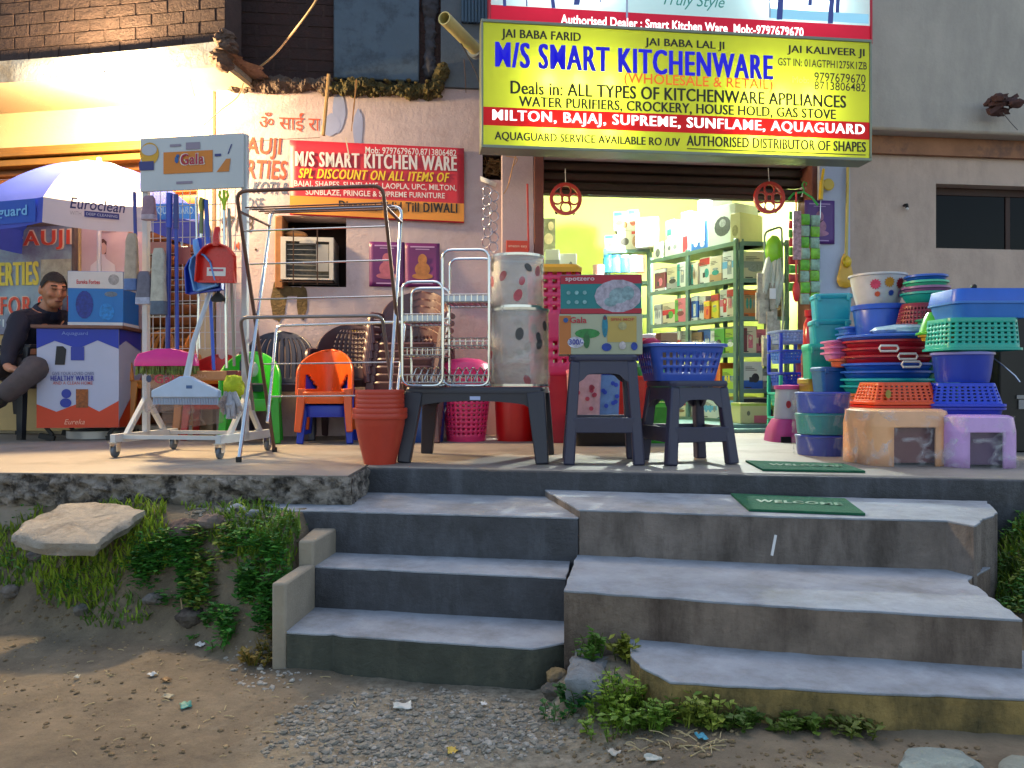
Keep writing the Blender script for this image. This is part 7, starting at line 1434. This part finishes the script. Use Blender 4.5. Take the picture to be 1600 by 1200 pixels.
for k, (px, py, s_, col, lab) in enumerate(((332, 822, .045, '6a5c56', 'brown rounded rock on the bank under the slab edge'), (290, 836, .05, '5c4a44', 'dark earthy rock in the bare soil of the bank'), (240, 940, .03, '6e6a68', 'grey stone at the foot of the bank'), (300, 968, .045, '3a322e', 'dark stone half buried left of the tiny weed'), (370, 800, .03, '8a94a0', 'blue-grey rubble stone near the porch slab corner'), (398, 806, .025, '7c8690', 'small grey rubble stone close to the steps'), (60, 872, .035, '4a4a50', 'dark stone under the big concrete slab'), (130, 958, .03, '6a6864', 'pale stone at the base of the grassy tuft'), (20, 930, .035, '66605c', 'grey stone at the far left of the dirt'), (418, 1020, .02, '8c8a80', 'small pale stone against the cheek block'), (865, 1085, .03, '4a4a46', 'dark stone in the gap between the flights'), (872, 1060, .03, '8a7450', 'tan chunk at the broken corner of the lowest narrow step'))):
    p = hitg(px, py)
    if p: stone('rock', lab, 'rock', p+Vector((0, 0, s_*.2)), (s_*1.2, s_, s_*.75), col, k+1)
# rubble and gravel
def pebbles(name, areas, col, seed, lo, hi):
    rn = random.Random(seed); b = MB()
    for cx, cy, rx, ry, n in areas:
        for k in range(n):
            p = hitg(*in_ellipse(rn, cx, cy, rx, ry))
            if not p: continue
            s_ = lo+(hi-lo)*rn.random()**3; o_ = Vector((rn.random()*9, rn.random()*9, 0)); b.ball(p+Vector((0, 0, s_*.2)), (s_*rn.uniform(.8, 1.4), s_*rn.uniform(.8, 1.2), s_*.6), 7, 5, lambda d: 1+.5*noise.noise(d*1.5+o_))
    return tag(b.build(name, mat(col, .9, var=.4, scale=30, bump=.3), smooth=False), None, None, kind='stuff')
pebbles('gravel', [(640, 1130, 210, 55, 900), (560, 1170, 160, 40, 300), (800, 1140, 110, 45, 260), (360, 800, 70, 26, 260)], '7c786e', 5, .003, .011)
pebbles('gravel', [(660, 1140, 230, 60, 500), (420, 1040, 70, 40, 160), (370, 810, 60, 22, 140)], '96928a', 6, .003, .009)
pebbles('gravel', [(250, 1080, 300, 110, 260), (950, 1160, 120, 40, 140), (1250, 1180, 300, 26, 160), (80, 960, 100, 26, 120)], '6a5a42', 7, .002, .008)
# litter, each scrap a thing
def scrap(label, px, py, w_, h_, col, rz=0, name='paper_scrap', z=None, kind='paper scrap'):
    p = hitg(px, py) if z is None else FP(px, py, z); b = MB(); sd = px*.1
    b.grid(lambda u, v: ((u-.5)*w_*(1+.3*noise.noise(Vector((v*3, sd, 0)))), (v-.5)*h_*(1+.3*noise.noise(Vector((u*3, sd, 4)))), .006+.014*abs(noise.noise(Vector((u*2.5, v*2.5, sd))))), 6, 5); o = b.build(name, mat(col, .6, var=.12), solid=.001); o.location = p; o.rotation_euler = (R(8), R(5), R(rz)); return tag(o, label, kind)
scrap('white torn card on the gravel below the narrow steps', 628, 1107, .05, .03, 'c0c0b8', 12); scrap('small white scrap right of the torn card', 755, 1105, .018, .018, 'c4c4c0', 40); scrap('yellow crumpled wrapper at the bottom edge of the gravel', 706, 1178, .025, .022, 'c8a848', 20, 'wrapper', None, 'wrapper')
scrap('white folded scrap on the bare dirt', 238, 1057, .026, .022, 'c8c8c4', 60); scrap('tiny white triangle of paper on the brown dirt', 120, 1062, .014, .014, 'c0b8a4', 15); scrap('turquoise crushed wrapper on the dirt', 290, 1106, .03, .03, '4a8c80', 30, 'wrapper', None, 'wrapper'); scrap('white scrap at the foot of the bank near the broad-leaved weed', 313, 1013, .03, .02, 'c4c4c0', -30)
scrap('blue-green wrapper below the weeds of the lowest step', 1095, 1156, .028, .024, '3c8ca4', 15, 'wrapper', None, 'wrapper'); scrap('pale leaf-like scrap on the dirt left of centre', 262, 1092, .03, .022, '8c8874', 0); scrap('white plastic strip on the dirt near the bottom centre', 1020, 1190, .04, .016, 'b8b8ac', 10); scrap('crumpled white bit at the bottom beside the plastic strip', 958, 1182, .028, .024, 'b0aca0', 50); scrap('dry brown leaf on the dirt', 260, 1066, .03, .018, '6a4a24', -20, 'dry_leaf', None, 'leaf')
scrap('pink scrap on the upper wide step by the porch edge', 1268, 773, .022, .012, 'c08c84', 0, z=R3+.001); sw = MB(); sw.bar(W(1206, 868, 2.60), W(1212, 836, 2.625), .008, .004); tag(sw.build('straw_piece', mat('c8c8c8', .5)), 'white chewed straw standing against the upper wide riser', 'straw'); scrap('white scrap on the grassy bank near the left edge', 40, 786, .03, .012, 'b8bcc0', 5); scrap('small white scrap in the right bank weeds', 1575, 815, .02, .014, 'a8b4c0', 5)
pebbles('gravel', [(300, 1060, 330, 130, 420), (1000, 1150, 160, 46, 200), (150, 1010, 150, 60, 160)], '8c7a5c', 9, .0015, .006)
tw = MB()
for k in range(60): p = hitg(rnd.uniform(0, 560), rnd.uniform(985, 1190)); a_ = rnd.uniform(0, 3.1); l_ = rnd.uniform(.01, .035); e = Vector((math.cos(a_), math.sin(a_), 0))*l_; tw.tube([p+Vector((0, 0, .003)), p+e*.5+Vector((0, 0, .005)), p+e+Vector((0, 0, .003))], .0012, 4)
for k in range(26): p = hitg(1040+rnd.uniform(-60, 90), 1165+rnd.uniform(-12, 22)); a_ = rnd.uniform(0, 3.1); l_ = rnd.uniform(.02, .06); e = Vector((math.cos(a_), math.sin(a_), 0))*l_; tw.tube([p+Vector((0, 0, .004)), p+e*.5+Vector((0, 0, .008)), p+e+Vector((0, 0, .004))], .0013, 4)
tag(tw.build('dry_straw', mat('a89a74', .8, var=.2)), None, None, kind='stuff')
b = MB(); p = hitg(290, 985); b.tube([p, p+Vector((-.02, .02, .06)), p+Vector((-.03, .03, .10))], .0025, 5); tag(b.build('twig', mat('a08c6c', .8)), 'pale dry twig sticking out of the foot of the bank', 'twig')
flush_texts()
